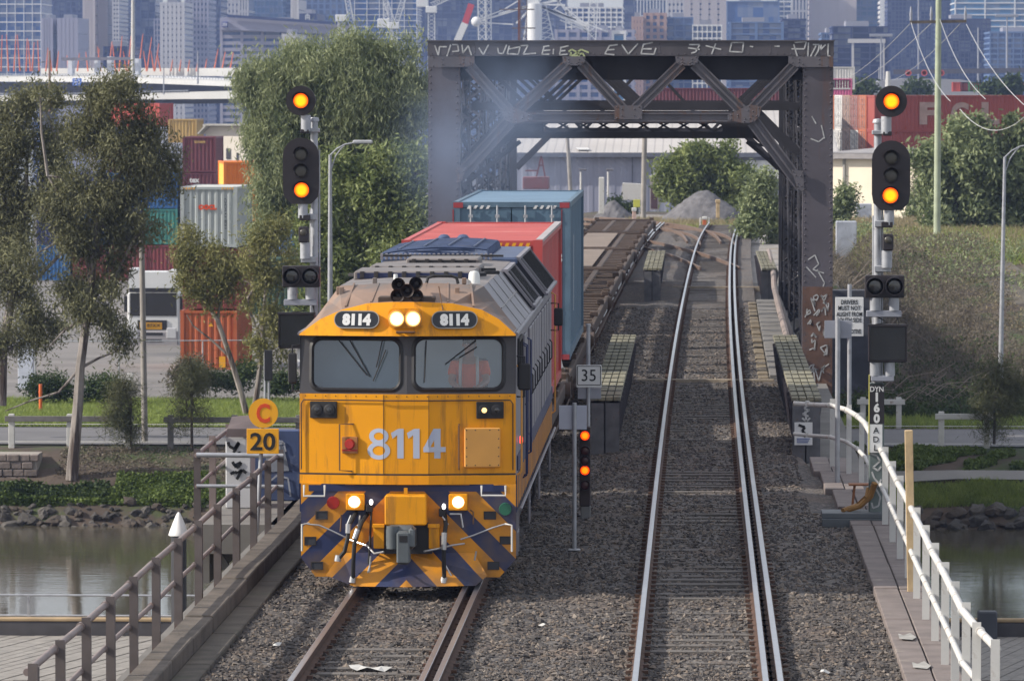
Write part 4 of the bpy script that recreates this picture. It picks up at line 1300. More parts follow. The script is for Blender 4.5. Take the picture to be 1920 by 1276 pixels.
# dynamic brake / radiator cage
b = MB(); b.bbox(-1.05, 1.1, 11.3, 17.0, 4.0, 4.125, .03); b.build('radiator_box', LCAGE, loco)
def arc(x): return 4.12 + .16 * math.cos(x / 1.05 * 1.2)
for k in range(9):
    y = 11.6 + k * .55
    b = MB(); b.tube([(x, y, arc(x)) for x in np.linspace(-1.05, .62, 11)], .022, 6)
    b.tube([(.62, y, arc(.62)), (.66, y, 4.1)], .022, 6)
    b.build('cage_hoop', LCAGE, loco)
for x in (-.8, -.4, 0, .4):
    b = MB(); b.tube([(x, 11.6, arc(x) + .02), (x, 16, arc(x) + .02)], .016, 6); b.build('cage_bar', LCAGE, loco)
for y in (12.4, 14.4):
    b = MB(); b.lathe([(.55, 0), (.55, .06), (.5, .06), (.5, .0)], (-.25, y, 4.12), 24); b.build('fan_ring', LCAGE, loco)
for x in (-.3, 0.02):
    b = MB(); b.lathe([(.1, 0), (.1, .1), (.06, .14), (0, .15)], (x, 16.3, 4.2), 12); b.build('exhaust_cap', LCAGE, loco)
b = MB()
for k in range(24):
    x = -1.05 + k * .075; b.bbox(x, x + .04, 11.15, 11.25, 4.09, 4.19, .005)
b.build('vent_teeth', LGREY, loco, kind='stuff')
b = MB(); b.tube([(-1.0, 11.0, 4.16), (.9, 11.0, 4.16)], .02, 6); b.build('roof_pipe', BLACK, loco)
# right chamfer louvres
CH0, CH1 = Vector((1.0, 0, 4.06)), Vector((1.48, 0, 3.445))
chn = Vector((.615, 0, .48)).normalized()
def chp(t, y, d=0.0):
    p = CH0.lerp(CH1, t) + chn * d; return (p.x, y, p.z)
for y0, y1, t0, t1, d in ((7.4, 10.6, .06, .93, .03), (11.6, 16.8, .04, .97, .09)):
    b = MB()
    b.add([chp(t0, y0, d), chp(t1, y0, d), chp(t1, y1, d), chp(t0, y1, d), chp(t0, y0), chp(t1, y0), chp(t1, y1), chp(t0, y1)], [(0, 1, 2, 3), (4, 5, 1, 0), (5, 6, 2, 1), (6, 7, 3, 2), (7, 4, 0, 3)])
    lv = b.build('louvre_panel', mat('louvre_dark', (.022, .024, .035), .6), loco)
    for a, c in (((t0, y0), (t1, y0)), ((t1, y0), (t1, y1)), ((t0, y0), (t0, y1)), ((t0, y1), (t1, y1)), ((t0, y0 + .9), (t1, y0 + .9))):
        b = MB(); b.beam(chp(a[0], a[1], d + .02), chp(c[0], c[1], d + .02), .07, .04); b.build('louvre_frame', LGREY, lv)
    b = MB()
    for k in range(14):
        yy = y0 + .15 + (y1 - y0 - .3) * k / 13; b.beam(chp(t0 + .03, yy, d + .012), chp(t1 - .03, yy, d + .012), .03, .02)
    b.build('louvre_blades', BLACK, lv, kind='stuff')
for y in (2.6, 4.3, 6.0, 7.1):
    b = MB(); b.beam(chp(0, y, .004), chp(1, y, .004), .02, .012); b.build('panel_seam', mat('seam_light', (.26, .25, .25), .6), loco)
b = MB(); b.beam(chp(.5, 1.3, .004), chp(.5, 7.1, .004), .02, .012); b.build('panel_seam', mat('seam_light', (0, 0, 0)), loco)
b = MB()
for sx in (-1, 1): b.tube([(sx * 1.49, .25, 3.445), (sx * 1.49, LEN, 3.445)], .025, 6)
b.build('gutter', LGREY, loco)
# right side: window, doors, seams, hand rails
for sx in (-1, 1):
    y0, y1, z0, z1 = .8, 2.15, 2.72, 3.33
    b = MB(); x = sx * (HW + .008)
    for a, c in (((y0, z0), (y1, z0)), ((y0, z1), (y1, z1)), ((y0, z0), (y0, z1)), ((y1, z0), (y1, z1)), ((1.45, z0), (1.45, z1))): b.beam((x, a[0], a[1]), (x, c[0], c[1]), .05, .05)
    sw = b.build('side_window', BLACK, loco)
    b = MB(); x = sx * (HW - .01); b.add([(x, y0, z0), (x, y1, z0), (x, y1, z1), (x, y0, z1)], [(0, 1, 2, 3)]); b.build('pane', GLASS, sw)
for y0, y1 in ((3.0, 3.9), (5.2, 6.1), (6.3, 7.2), (7.4, 8.3), (8.5, 9.4), (9.6, 10.5), (11, 12), (12.3, 13.3), (13.6, 14.6), (14.9, 15.9)):
    for sx in (-1, 1):
        b = MB(); b.bbox(min(sx * HW, sx * (HW + .03)), max(sx * HW, sx * (HW + .03)), y0, y1, 1.75, 3.3, .01); d_ = b.build('body_door', LGREY, loco)
        b = MB(); b.tube([(sx * (HW + .03), y0 + .1, 2.3), (sx * (HW + .07), y0 + .1, 2.35), (sx * (HW + .07), y0 + .1, 2.6), (sx * (HW + .03), y0 + .1, 2.65)], .012, 6); b.build('door_handle', BLACK, d_)
for y, z0, z1 in ((.5, 1.5, 3.0), (2.5, 1.3, 3.2), (2.9, 1.3, 3.2), (4.4, 1.5, 3.2), (16.9, 1.3, 3.35)):
    b = MB(); b.tube([(HW, y, z0), (HW + .07, y, z0 + .04), (HW + .07, y, z1 - .04), (HW, y, z1)], .016, 6); b.build('hand_rail', YELP if y in (.5, 16.9) else LBLUE, loco)
# lower side skirt: blue band and yellow and blue bars
b = MB(); b.box(HW + .002, HW + .02, .6, LEN, 1.55, 1.75); b.build('blue_band', LBLUE, loco)
b = MB()
for sx in (-1, 1):
    b.box(min(sx * 1.30, sx * (HW + .01)), max(sx * 1.30, sx * (HW + .01)), .3, LEN, 1.0, 1.5)
b.build('frame_sill', LBLUE, loco)
k = 0
y = .45
while y < LEN - .3:
    b = MB(); b.box(HW + .012, HW + .016, y, y + .2, 1.06, 1.5); b.build('sill_bar', YEL, loco); y += .58
b = MB(); b.tube([(HW + .06, .4, 1.04), (HW + .06, LEN, 1.04)], .02, 6); b.build('sill_pipe', LGREY, loco)
b = MB(); b.cyl((HW + .03, .95, 1.95), (HW + .07, .95, 1.95), .05, .04, 12); b.build('side_marker', emis('side_red', (1.0, .05, .03), 3.0), loco)
# mirrors
for u, v, w_, h_, y, nm in ((983, 706, .17, .37, .45, 1), (1047, 594, .15, .30, 15.6, 1), (548, 690, .12, .42, .45, 0)):
    p = P(u, v, LY + y); x = p.x - LX; z = p.z
    b = MB(); b.bbox(x - w_ / 2, x + w_ / 2, y, y + .06, z - h_ / 2, z + h_ / 2, .02); mr = b.build('mirror', BLACK, loco)
    sx = HW if x > 0 else -HW
    b = MB(); b.tube([(sx, y + .1, z + h_ * .75), (x, y + .03, z + h_ * .75), (x, y + .03, z - h_ * .75), (sx, y + .1, z - h_ * .75)], .014, 6); b.build('mirror_bracket', BLACK, mr)

# pilot plate with stripes
b = MB()
hole = None
out = [(lx(563), 1.40), (lx(563), lz(1050)), (lx(590), lz(1086)), (lx(640), lz(1086)), (lx(668), lz(1050)), (lx(870), lz(1050)), (lx(890), lz(1086)), (lx(938), lz(1086)), (lx(969), lz(1052)), (lx(969), 1.40)]
b.prism(out, 'y', .10, .14)
pil = b.build('pilot_plate', STRIPE, loco)
b = MB()
pl = [(lx(640), lz(1040)), (lx(890), lz(1040)), (lx(916), lz(1080)), (lx(895), lz(1099)), (lx(664), lz(1101)), (lx(612), lz(1080))]
b.add([(p[0], .09 if i in (0, 1) else -.12, p[1]) for i, p in enumerate(pl)] + [(0, -.22, lz(1101)), (0, .06, lz(1040))], [(7, 0, 5, 4, 6), (1, 7, 6, 3, 2)])
b.build('plough', STRIPE, loco)
b = MB(); b.bbox(-1.42, 1.42, .15, 1.2, .45, 1.38, .03); b.build('headstock', UNDER, loco)
b = MB(); b.box(-1.35, 1.35, .09, .1, 1.30, 1.385); b.build('headstock_strip', LBLUE, loco)
# draft gear box and coupler
b = MB(); b.bbox(-.29, .28, -.24, .1, lz(985), lz(928), .02)
db = b.build('draft_box', YEL, loco)
b = MB(); b.box(-.03, .02, -.2, -.16, lz(928), lz(915)); b.build('box_pin', YEL, db)
for x0, x1 in ((lx(702), lx(722)), (lx(806), lx(826))):
    b = MB(); b.bbox(x0, x1, -.12, .1, lz(1030), lz(985), .01); b.bbox(x0 - .01, x1 + .005, -.16, -.1, lz(990), lz(983), .004); b.build('coupler_cheek', YEL, loco)
b = MB(); b.box(lx(716), lx(812), -.08, .09, lz(1040), lz(986)); b.build('coupler_pocket', BLACK, loco)
b = MB()
b.bbox(-.25, .15, -.62, -.3, lz(1026), lz(982), .05)
b.bbox(-.10, .08, -.74, -.45, lz(1052), lz(990), .03)
b.bbox(.06, .15, -.72, -.4, lz(1022), lz(984), .03)
b.cyl((-.16, -.58, lz(1024)), (-.16, -.58, lz(982)), .085, .085, 12)
b.tube([(0, -.3, lz(1005)), (0, .1, lz(1005))], .13, 10)
cp = b.build('coupler', COUPG, loco)
b = MB(); b.box(-.06, .05, -.745, -.70, lz(1010), lz(998)); b.build('knuckle_slot', BLACK, cp)
b = MB(); b.tube([(lx(800), -.5, lz(1030)), (lx(820), -.25, lz(1029)), (lx(850), -.05, lz(1024)), (lx(872), .05, lz(1022))], .014, 6); b.tube([(lx(725), -.5, lz(1031)), (lx(705), -.3, lz(1037)), (lx(690), -.1, lz(1025)), (lx(655), .05, lz(1015))], .014, 6)
b.build('uncoupling_rod', CHROME, loco)
for pts in (((576, 986), (598, 988), (625, 1000), (650, 1012)), ((948, 985), (925, 992), (890, 1006), (865, 1014))):
    b = MB(); b.tube([(lx(u), .04, lz(v)) for u, v in pts], .012, 6); b.build('cut_lever', CHROME, loco)
# lower lamps
LLIT = emis('ditch_lit', (1.0, 0.93, 0.76), 2.6, rim=(.8, .5, .18), r=.085)
for u0, u1, uc in ((649, 684, 665), (843, 878, 861)):
    b = MB(); b.bbox(lx(u0), lx(u1), -.02, .1, lz(959), lz(928), .01); dl = b.build('ditch_light_box', YEL, loco)
    b = MB(); b.ell((0, 0, 0), .082, .03, .082, 16, 8); o = b.build('ditch_light', LLIT, dl); o.location = (lx(uc), -.03, lz(943))
for u, v, r_, mt in ((624, 946, .09, REDL), (949, 957, .088, GREEN)):
    b = MB(); b.cyl((lx(u), .1, lz(v)), (lx(u), .04, lz(v)), r_, r_ * .93, 18); b.build('marker_disc', mt, loco)
for u, v in ((697, 943), (834, 951)):
    b = MB(); b.ell((lx(u), -.05, lz(v)), .026, .02, .04, 10, 6); o = b.build('pilot_lamp', emis('pilot_lit%d' % u, (1, .97, .95), 3.0), loco)
    b = MB(); b.bbox(lx(u) - .07, lx(u) + .02, -.04, .1, lz(v) - .14, lz(v) - .03, .01); b.build('valve_block', BLACK, loco)
# hoses
hoses = [[(668, 962, .1), (662, 975, -.1), (655, 990, -.16), (654, 1010, -.18), (648, 1035, -.2), (636, 1049, -.16)],
         [(690, 965, .1), (680, 980, -.1), (673, 1000, -.2), (667, 1020, -.24), (665, 1050, -.22), (663, 1090, -.1)],
         [(834, 962, .1), (838, 985, -.1), (836, 1005, -.2), (835, 1040, -.22), (835, 1090, -.1)],
         [(697, 950, .05), (696, 985, -.03), (694, 1030, -.05), (692, 1060, -.02)]]
for i, h in enumerate(hoses):
    b = MB(); b.tube([(lx(u), y, lz(v)) for u, v, y in h], .03 if i < 3 else .016, 8); hs = b.build('air_hose', RUBBER, loco)
    if i < 3:
        b = MB(); u, v, y = h[2]; b.cyl((lx(u), y - .005, lz(v) + .05), (lx(h[3][0]), h[3][2], lz(h[3][1]) + .07), .04, .035, 10); b.cyl((lx(h[-1][0]), h[-1][2], lz(h[-1][1]) + .05), (lx(h[-1][0]) - .01, h[-1][2], lz(h[-1][1]) - .03), .042, .05, 10)
        b.build('hose_fitting', CHROME, hs)
for pts in (((659, 968), (652, 985)), ((684, 975), (671, 988)), ((676, 968), (674, 985)), ((696, 1045), (693, 1080)), ((697, 1055), (688, 1085)), ((845, 965), (866, 965), (870, 990)), ((831, 970), (842, 985)), ((836, 1060), (848, 1082)), ((895, 1035), (892, 1052))):
    b = MB(); b.tube([(lx(u), -.06, lz(v)) for u, v in pts], .014, 6); b.build('pipe_piece', CHROME, loco)
for pts in (((883, 958), (889, 962), (889, 985)), ((640, 968), (638, 1000))):
    b = MB(); b.tube([(lx(u), .03, lz(v)) for u, v in pts], .012, 6); b.build('pipe_piece', RAILBROWN, loco)
# steps
for u0, v0, u1, v1 in ((592, 963, 612, 976), (571, 1012, 590, 1025), (583, 1059, 603, 1071), (910, 963, 930, 975), (940, 1010, 959, 1022), (917, 1058, 936, 1070)):
    b = MB(); x0, x1, z0, z1 = lx(u0), lx(u1), lz(v1), lz(v0)
    b.box(x0 - .012, x1 + .012, .085, .1, z1, z1 + .012); b.box(x0 - .012, x1 + .012, .085, .1, z0 - .012, z0); b.box(x0 - .012, x0, .085, .1, z0, z1); b.box(x1, x1 + .012, .085, .1, z0, z1); st = b.build('step_recess', UNDER, loco)
    b = MB(); b.box(x0, x1, .092, .098, z0, z1); b.build('step_tread', mat('step_dark', (.03, .032, .04), .7), st)
for u0, u1, v0, v1 in ((570, 609, 912, 932), (905, 950, 912, 930)):
    b = MB(); b.tube([(lx(u0), .0, lz(v0)), (lx(u0), -.06, lz(v1)), (lx(u1), -.06, lz(v1)), (lx(u1), 0, lz(v0))], .016, 6); b.build('step_handle', WHITE, loco)
for u, u2 in ((566, 578), (962, 949)):
    b = MB(); b.tube([(lx(u2), .08, lz(985)), (lx(u), -.02, lz(986)), (lx(u), -.02, lz(1036))], .015, 6); b.build('pilot_rail', WHITE, loco)
# running gear
b = MB(); b.box(-1.2, 1.2, 1.2, LEN - .6, .85, 1.15); b.bbox(-1.3, 1.3, 6.6, 10.6, .3, .95, .1); b.build('fuel_tank', UNDER, loco)
for y0 in (1.6, 11.6):
    b = MB()
    for sx in (-1, 1):
        b.bbox(sx * 1.12 - .07, sx * 1.12 + .07, y0, y0 + 4.4, .55, .85, .04)
        for yy in (y0 + .5, y0 + 2.2, y0 + 3.9):
            b.bbox(sx * 1.16 - .1, sx * 1.16 + .1, yy - .22, yy + .22, .3, .68, .03)
        for yy in (y0 + 1.3, y0 + 3.0):
            for q in range(5): b.lathe([(.1, 0), (.12, .03), (.1, .06)], (sx * 1.17, yy, .32 + q * .07), 10)
        b.tube([(sx * 1.35, y0 + .2, .9), (sx * 1.36, y0 + .25, .35), (sx * 1.3, y0 + .35, .15)], .03, 6)
    bg = b.build('bogie_frame', UNDER, loco)
    for yy in (y0 + .5, y0 + 2.2, y0 + 3.9):
        for sx in (-1, 1):
            b = MB(); b.cyl((sx * .70, yy, .51), (sx * .83, yy, .51), .5, .5, 24); b.cyl((sx * .67, yy, .51), (sx * .70, yy, .51), .54, .54, 24)
            b.build('wheel', RAILSIDE, bg)
for y in (1.0, 1.35, 6.2, 10.9, 16.6):
    b = MB(); b.tube([(HW - .02, y, 1.0), (HW - .02, y, .35), (HW - .02, y + .35, .35), (HW - .02, y + .35, 1.0)], .018, 6); b.tube([(HW - .02, y, .65), (HW - .02, y + .35, .65)], .018, 6); b.build('side_step', LGREY, loco)

# ---------------------------------------------------------------- the driver
HIVIS = mat('hivis_orange', (0.85, 0.13, 0.03), 0.7, 0, 0.1, 6)
SKIN = mat('skin', (0.42, 0.24, 0.17), 0.5, 0, 0.08, 8)
TROUS = mat('navy_cloth', (0.02, 0.025, 0.05), 0.8)
def skinned(name, joints, edges, mats, parent=None, sub=2):
    me = bpy.data.meshes.new(name)
    me.from_pydata([j[0] for j in joints], edges, [])
    o = bpy.data.objects.new(name, me); col.objects.link(o)
    sk = o.modifiers.new('skin', 'SKIN'); sk.use_smooth_shade = True
    for i, j in enumerate(joints):
        r = j[1]; me.skin_vertices[0].data[i].radius = r if isinstance(r, tuple) else (r, r)
    me.skin_vertices[0].data[0].use_root = True
    sb = o.modifiers.new('sub', 'SUBSURF'); sb.levels = sb.render_levels = sub
    dg = bpy.context.evaluated_depsgraph_get()
    m2 = bpy.data.meshes.new_from_object(o.evaluated_get(dg)); m2.name = name
    bpy.data.objects.remove(o)
    m2.materials.clear()
    for mt in (mats if isinstance(mats, list) else [mats]): m2.materials.append(mt)
    q = bpy.data.objects.new(name, m2); col.objects.link(q)
    if parent: q.parent = parent
    return q
dx_, dy_ = .80, 1.15
dr = thing('person', 'train driver in an orange high visibility vest behind the right windscreen', 'person', (LX + dx_, LY + dy_, 1.95))
J = [((0, .1, .55), .17), ((0, .09, .75), .16), ((0, .08, .95), (.19, .13)), ((0, .08, 1.05), (.14, .10)), ((0, .07, 1.14), .06), ((0, .05, 1.22), .075), ((0, .04, 1.31), (.085, .10)), ((0, .05, 1.38), .07),
     ((.19, .08, 1.02), .07), ((.25, -.05, .80), .05), ((.15, -.32, .74), .036), ((.13, -.38, .74), .04), ((-.19, .08, 1.02), .07), ((-.25, -.05, .80), .05), ((-.15, -.32, .74), .036), ((-.13, -.38, .74), .04),
     ((.10, .05, .52), .10), ((.13, -.36, .55), .075), ((.13, -.38, .12), .05), ((.13, -.5, .06), .045), ((-.10, .05, .52), .10), ((-.13, -.36, .55), .075), ((-.13, -.38, .12), .05), ((-.13, -.5, .06), .045)]
E = [(0, 1), (1, 2), (2, 3), (3, 4), (4, 5), (5, 6), (6, 7), (3, 8), (8, 9), (9, 10), (10, 11), (3, 12), (12, 13), (13, 14), (14, 15), (0, 16), (16, 17), (17, 18), (18, 19), (0, 20), (20, 21), (21, 22), (22, 23)]
bd = skinned('body', J, E, [SKIN, TROUS], dr)
for p in bd.data.polygons:
    z = p.center[2]; 
    p.material_index = 1 if z < .72 and abs(p.center[0]) < .3 and not (p.center[1] < -.2 and z > .66) else 0
for sx in (-1, 1):
    for k in range(5):
        f = MB(); x = sx * (.13 + (.03 - .014 * k)); 
        if k < 4: f.tube([(x, -.39, .755 - .002 * k), (x, -.44, .75), (x - sx * .004, -.465, .725), (x - sx * .006, -.455, .70)], [.010, .009, .0085, .007], 6)
        else: f.tube([(sx * .09, -.37, .75), (sx * .075, -.41, .735), (sx * .085, -.44, .715)], [.012, .010, .008], 6)
        f.build('finger', SKIN, dr)
    f = MB(); f.ell((sx * .032, -.042, 1.315), .012, .007, .009, 8, 6); f.build('eye', SIGNWHITE, dr)
    f = MB(); f.ell((sx * .088, .05, 1.30), .012, .02, .032, 8, 6); f.build('ear', SKIN, dr)
f = MB(); f.tube([(0, -.05, 1.315), (0, -.07, 1.28), (0, -.052, 1.27)], [.009, .015, .011], 8); f.build('nose', SKIN, dr)
f = MB(); f.ell((0, -.046, 1.243), .026, .008, .006, 10, 6); f.build('mouth', mat('lip', (.3, .1, .09), .5), dr)
hd = MB(); hd.ell((0, .06, 1.355), .098, .115, .085, 14, 8); hd.build('hair', mat('hair_dark', (.03, .02, .015), .7), dr)
V = [((0, .1, .62), (.20, .17)), ((0, .09, .80), (.20, .165)), ((0, .08, .97), (.22, .15)), ((0, .08, 1.06), (.15, .12)), ((.20, .08, 1.02), .088), ((.245, -.02, .86), .07), ((-.20, .08, 1.02), .088), ((-.245, -.02, .86), .07)]
vs_ = skinned('vest', V, [(0, 1), (1, 2), (2, 3), (3, 4), (4, 5), (3, 6), (6, 7)], [HIVIS], dr)
for sx in (-1, 1):
    f = MB(); f.tube([(sx * .11, .0, 1.13), (sx * .115, -.085, 1.05), (sx * .12, -.10, .95), (sx * .12, -.11, .80), (sx * .12, -.10, .66)], .022, 6); f.build('reflective_band', mat('reflective', (.6, .62, .6), .4), vs_)
f = MB(); f.bbox(-.27, .27, -.15, .35, .38, .46, .03); f.bbox(-.25, .25, .25, .35, .46, 1.1, .03); f.bbox(-.08, .08, .0, .2, 0, .38, .02); f.build('seat', mat('seat_cloth', (.04, .045, .06), .9), loco, loc=(dx_, dy_, 1.95))

# ================================================================ freight containers
def corr_panel(b, o, ax, up, nrm, L, H, pitch=0.28, depth=0.036, m=0):
    """trapezoid corrugation: o lower corner, ax along, up, nrm outward"""
    o, ax, up, nrm = Vector(o), Vector(ax), Vector(up), Vector(nrm)
    n = max(2, int(round(L / pitch)))
    p = L / n
    xs_, ds = [], []
    for i in range(n):
        for f, d in ((0.0, 0), (.34, 0), (.5, -depth), (.84, -depth)):
            xs_.append((i + f) * p); ds.append(d)
    xs_.append(L); ds.append(0)
    vs = []
    for x, d in zip(xs_, ds):
        a = o + ax * x + nrm * d
        vs += [a, a + up * H]
    fs = [(2 * i, 2 * i + 2, 2 * i + 3, 2 * i + 1) for i in range(len(xs_) - 1)]
    b.add(vs, fs, m)

def container(label, L, H, paint, loc, rz=0.0, group=None, doors=False, roof_mat=None, side_mat=None, frame_mat=None, name='freight_container'):
    """end towards -y, origin at the middle of that end, length along +y"""
    t = thing(name, label, 'container', loc, rz, group)
    W = 2.438
    fm = frame_mat or paint
    h = W / 2
    e = .05
    if not doors:
        b = MB(); corr_panel(b, (-h + .1, e, .15), (1, 0, 0), (0, 0, 1), (0, -1, 0), W - .2, H - .27); b.build('end_wall', paint, t)
    else:
        for sx in (-1, 1):
            b = MB(); x0, x1 = (-h + .1, -.01) if sx < 0 else (.01, h - .1)
            b.box(x0, x1, e - .02, e + .02, .15, H - .13)
            for z in (.45, 1.0, 1.55, 2.1):
                b.box(x0 + .06, x1 - .06, e - .045, e - .02, z, z + .28)
            dr_ = b.build('door', paint, t)
            for xx in (x0 + .28, x1 - .28):
                b = MB(); b.tube([(xx, e - .08, .1), (xx, e - .08, H - .08)], .022, 6)
                for z in (.3, 1.1, 1.9, H - .3): b.cbox((xx, e - .07, z), .09, .06, .06)
                b.build('lock_rod', GALV, dr_)
    sm = side_mat or paint
    b = MB(); corr_panel(b, (h - e, .1, .15), (0, 1, 0), (0, 0, 1), (1, 0, 0), L - .2, H - .27); b.build('side_wall', paint, t)
    b = MB(); corr_panel(b, (-h + e, L - .1, .15), (0, -1, 0), (0, 0, 1), (-1, 0, 0), L - .2, H - .27); b.build('side_wall', sm, t)
    b = MB(); corr_panel(b, (h - .1, L - e, .15), (-1, 0, 0), (0, 0, 1), (0, 1, 0), W - .2, H - .27); b.build('back_wall', paint, t)
    b = MB(); corr_panel(b, (-h + .06, .1, H - .03), (0, 1, 0), (1, 0, 0), (0, 0, 1), L - .2, W - .12, .24, .02); b.build('roof', roof_mat or paint, t)
    b = MB()
    for sx in (-1, 1):
        for y in (.08, L - .08):
            b.box(sx * h - .08 * (sx > 0) * 2 + 0, sx * h + .16 * (sx < 0), y - .08, y + .08, .12, H - .12)
    for z0, z1 in ((0.02, .15), (H - .12, H - .01)):
        b.box(-h + .16, h - .16, .01, .12, z0, z1); b.box(-h + .16, h - .16, L - .12, L - .01, z0, z1)
        b.box(-h + .005, -h + .1, .16, L - .16, z0, z1); b.box(h - .1, h - .005, .16, L - .16, z0, z1)
    b.box(-h + .1, h - .1, .12, L - .12, .06, .12)
    b.build('frame', fm, t)
    b = MB()
    for sx in (-1, 1):
        for y in (0, L - .17):
            for z in (0, H - .12):
                x = sx * h; b.box(min(x, x - sx * .165), max(x, x - sx * .165), y, y + .17, z, z + .12)
    b.build('corner_castings', fm, t, kind='stuff')
    return t

def paint(name, c, dirt=(.12, .09, .08), cover=.3):
    return mat('paint_' + name, c, .5, 0, .1, .8, c2=dirt, cover=cover, s2=1.2, streak=True)
TRACKX = lambda y: TRX[1] + bend(y)
DECKZ = 1.05
red_p = paint('faded_red', (0.46, 0.065, 0.06), (.34, .13, .12), .4)
ctr = container('faded red container with a pale pink roof behind the locomotive', 12.19, 3.06, red_p, (TRACKX(88) + .02, 88.3, 1.12), roof_mat=mat('pink_roof', (0.42, 0.085, 0.078), .6, 0, .12, .7, c2=(.5, .2, .18), cover=.3, s2=.7))
b = MB()
for x0 in (-.98, .42):
    for k in range(5):
        b.add([(x0 + k * .12, -.002, 2.90), (x0 + .06 + k * .12, -.002, 2.90), (x0 + .11 + k * .12, -.002, 3.01), (x0 + .05 + k * .12, -.002, 3.01)], [(0, 1, 2, 3)])
b.build('hazard_marks', SIGNYEL, ctr)
b = MB(); b.box(1.10, 1.222, .2, 12.0, 3.02, 3.07); b.build('roof_rail', mat('rail_pale', (.36, .32, .32), .5), ctr)
blu = mat('paint_slate_blue', (0.085, 0.15, 0.215), .5, 0, .12, .8, c2=(.09, .10, .12), cover=.3, s2=1.1, streak=True)
ctb = container('slate blue container with its doors and lock rods facing front', 12.19, 3.26, blu, (TRACKX(106) + .05, 105.6, 1.2), doors=True, roof_mat=mat('blue_roof', (0.14, 0.22, 0.31), .5, 0, .12, .8, c2=(.2, .25, .3), cover=.3), frame_mat=mat('blue_frame', (0.09, 0.15, .21), .5))
b = MB()
for sx in (-1, 1):
    for z in (.0, 3.13): b.box(sx * 1.1 - .1, sx * 1.1 + .1, -.006, .0, z, z + .11)
b.box(-1.215, -1.19, -.006, 0, .12, 3.1); b.box(1.03, 1.05, -.006, 0, .12, 3.1)
b.build('red_corner', mat('corner_red', (.30, .04, .05), .6), ctb)
b = MB()
for x0 in (-.92, .45):
    for k in range(4): b.add([(x0 + k * .13, -.003, 3.11), (x0 + .06 + k * .13, -.003, 3.11), (x0 + .1 + k * .13, -.003, 3.18), (x0 + .04 + k * .13, -.003, 3.18)], [(0, 1, 2, 3)])
b.build('hazard_marks', SIGNWHITE, ctb)
text('8', 'lettering', SIGNWHITE, ctb, .98, 2.1, -.01, height=.22, bold=.04, world=False)
b = MB(); b.box(1.222, 1.226, 2.6, 2.72, .9, 2.5); b.build('side_print', SIGNWHITE, ctb)

# ---------------------------------------------------------------- flat wagons
WAGON = mat('wagon_brown', (0.075, 0.05, 0.038), .8, 0, .3, 1.5, c2=(.06, .045, .04), cover=.45, s2=1.5, bump=.1)
WAGD = mat('wagon_deck', (0.20, 0.155, 0.125), .85, 0, .2, 1)
def flat_wagon(y0, L, label, plate=False):
    x = TRACKX(y0); a = math.atan2(TRACKX(y0 + L) - x, L)
    t = thing('flat_wagon', label, 'wagon', (x, y0, 0), -a, 'flat wagons of the container train')
    b = MB()
    for sx in (-1, 1): b.bbox(sx * .45 - .1, sx * .45 + .1, .2, L - .2, .62, 1.0, .03)
    b.build('centre_sill', WAGON, t)
    for sx in (-1, 1):
        b = MB(); b.bbox(sx * 1.26 - .06, sx * 1.26 + .06, .1, L - .1, .74, 1.02, .02); b.build('side_sill', WAGON, t)
    y = .5
    while y < L - .3:
        b = MB(); b.bbox(-1.22, 1.22, y - .13, y + .13, .84, .99, .02); b.build('cross_member', WAGON, t); y += 1.6
    for y in (.08, L - .3):
        b = MB(); b.bbox(-1.3, 1.3, y, y + .22, .7, 1.06, .02); b.build('end_beam', WAGON, t)
    if plate:
        b = MB(); b.box(-.95, .25, 1, L - 1, 1.02, 1.045); b.build('deck_plate', WAGD, t)
    for y in (.4, 6.1, L - 6.3, L - .5):
        for sx in (-1, 1):
            b = MB(); b.bbox(sx * 1.2 - .1, sx * 1.2 + .1, y - .1, y + .1, 1.0, 1.14, .02); b.build('twist_lock', WAGON, t)
    for y in (1.6, L - 1.6):
        b = MB()
        for sx in (-1, 1):
            b.bbox(sx * 1.0 - .08, sx * 1.0 + .08, y - 1.2, y + 1.2, .4, .66, .04)
            for yy in (-.4, 0, .4):
                for q in range(3): b.lathe([(.07, 0), (.08, .03), (.07, .06)], (sx * 1.02, y + yy * .5, .2 + q * .06), 8)
        bg = b.build('bogie', WAGON, t)
        for yy in (-.88, .88):
            for sx in (-1, 1):
                b = MB(); b.cyl((sx * .72, y + yy, .44), (sx * .85, y + yy, .44), .44, .44, 18); b.build('wheel', RAILSIDE, bg)
    b = MB(); b.tube([(1.33, .3, .95), (1.38, .3, .5), (1.38, .75, .5), (1.33, .75, .95)], .02, 6); b.cyl((1.3, L - 2, .8), (1.42, L - 2, .8), .25, .25, 14); b.build('hand_brake', WAGON, t)
    b = MB(); b.tube([(1.4, 1, .72), (1.4, L - 1, .72)], .02, 6); b.build('brake_pipe', WAGON, t)
    return t
W = flat_wagon(87.6, 14.6, 'brown flat wagon carrying the faded red container')
W2 = flat_wagon(103.2, 19.6, 'brown flat wagon carrying the slate blue container at its near end')
flat_wagon(123.8, 19.6, 'empty skeletal wagon passing through the steel truss', )
flat_wagon(144.2, 19.6, 'empty skeletal wagon leaving the far end of the truss')
flat_wagon(164.6, 19.6, 'empty flat wagon with a plain brown deck plate beyond the truss', True)
flat_wagon(185.0, 19.6, 'empty flat wagon with a deck plate on the plateau', True)
flat_wagon(205.4, 19.6, 'farthest empty flat wagon before the shed')
b = MB(); p0 = Vector((1.05, -.05, 1.0)); b.tube([p0, p0 + Vector((.05, -.3, .5)), p0 + Vector((.12, -.3, .2)), p0 + Vector((.15, .4, .1))], .03, 8); b.build('cable', CHROME, W2)
pl_ = MB(); pl_.box(.92, 1.2, -.03, 0, .72, 1.02); pl_.build('number_plate', mat('plate_pale', (.33, .28, .22), .8), W2)
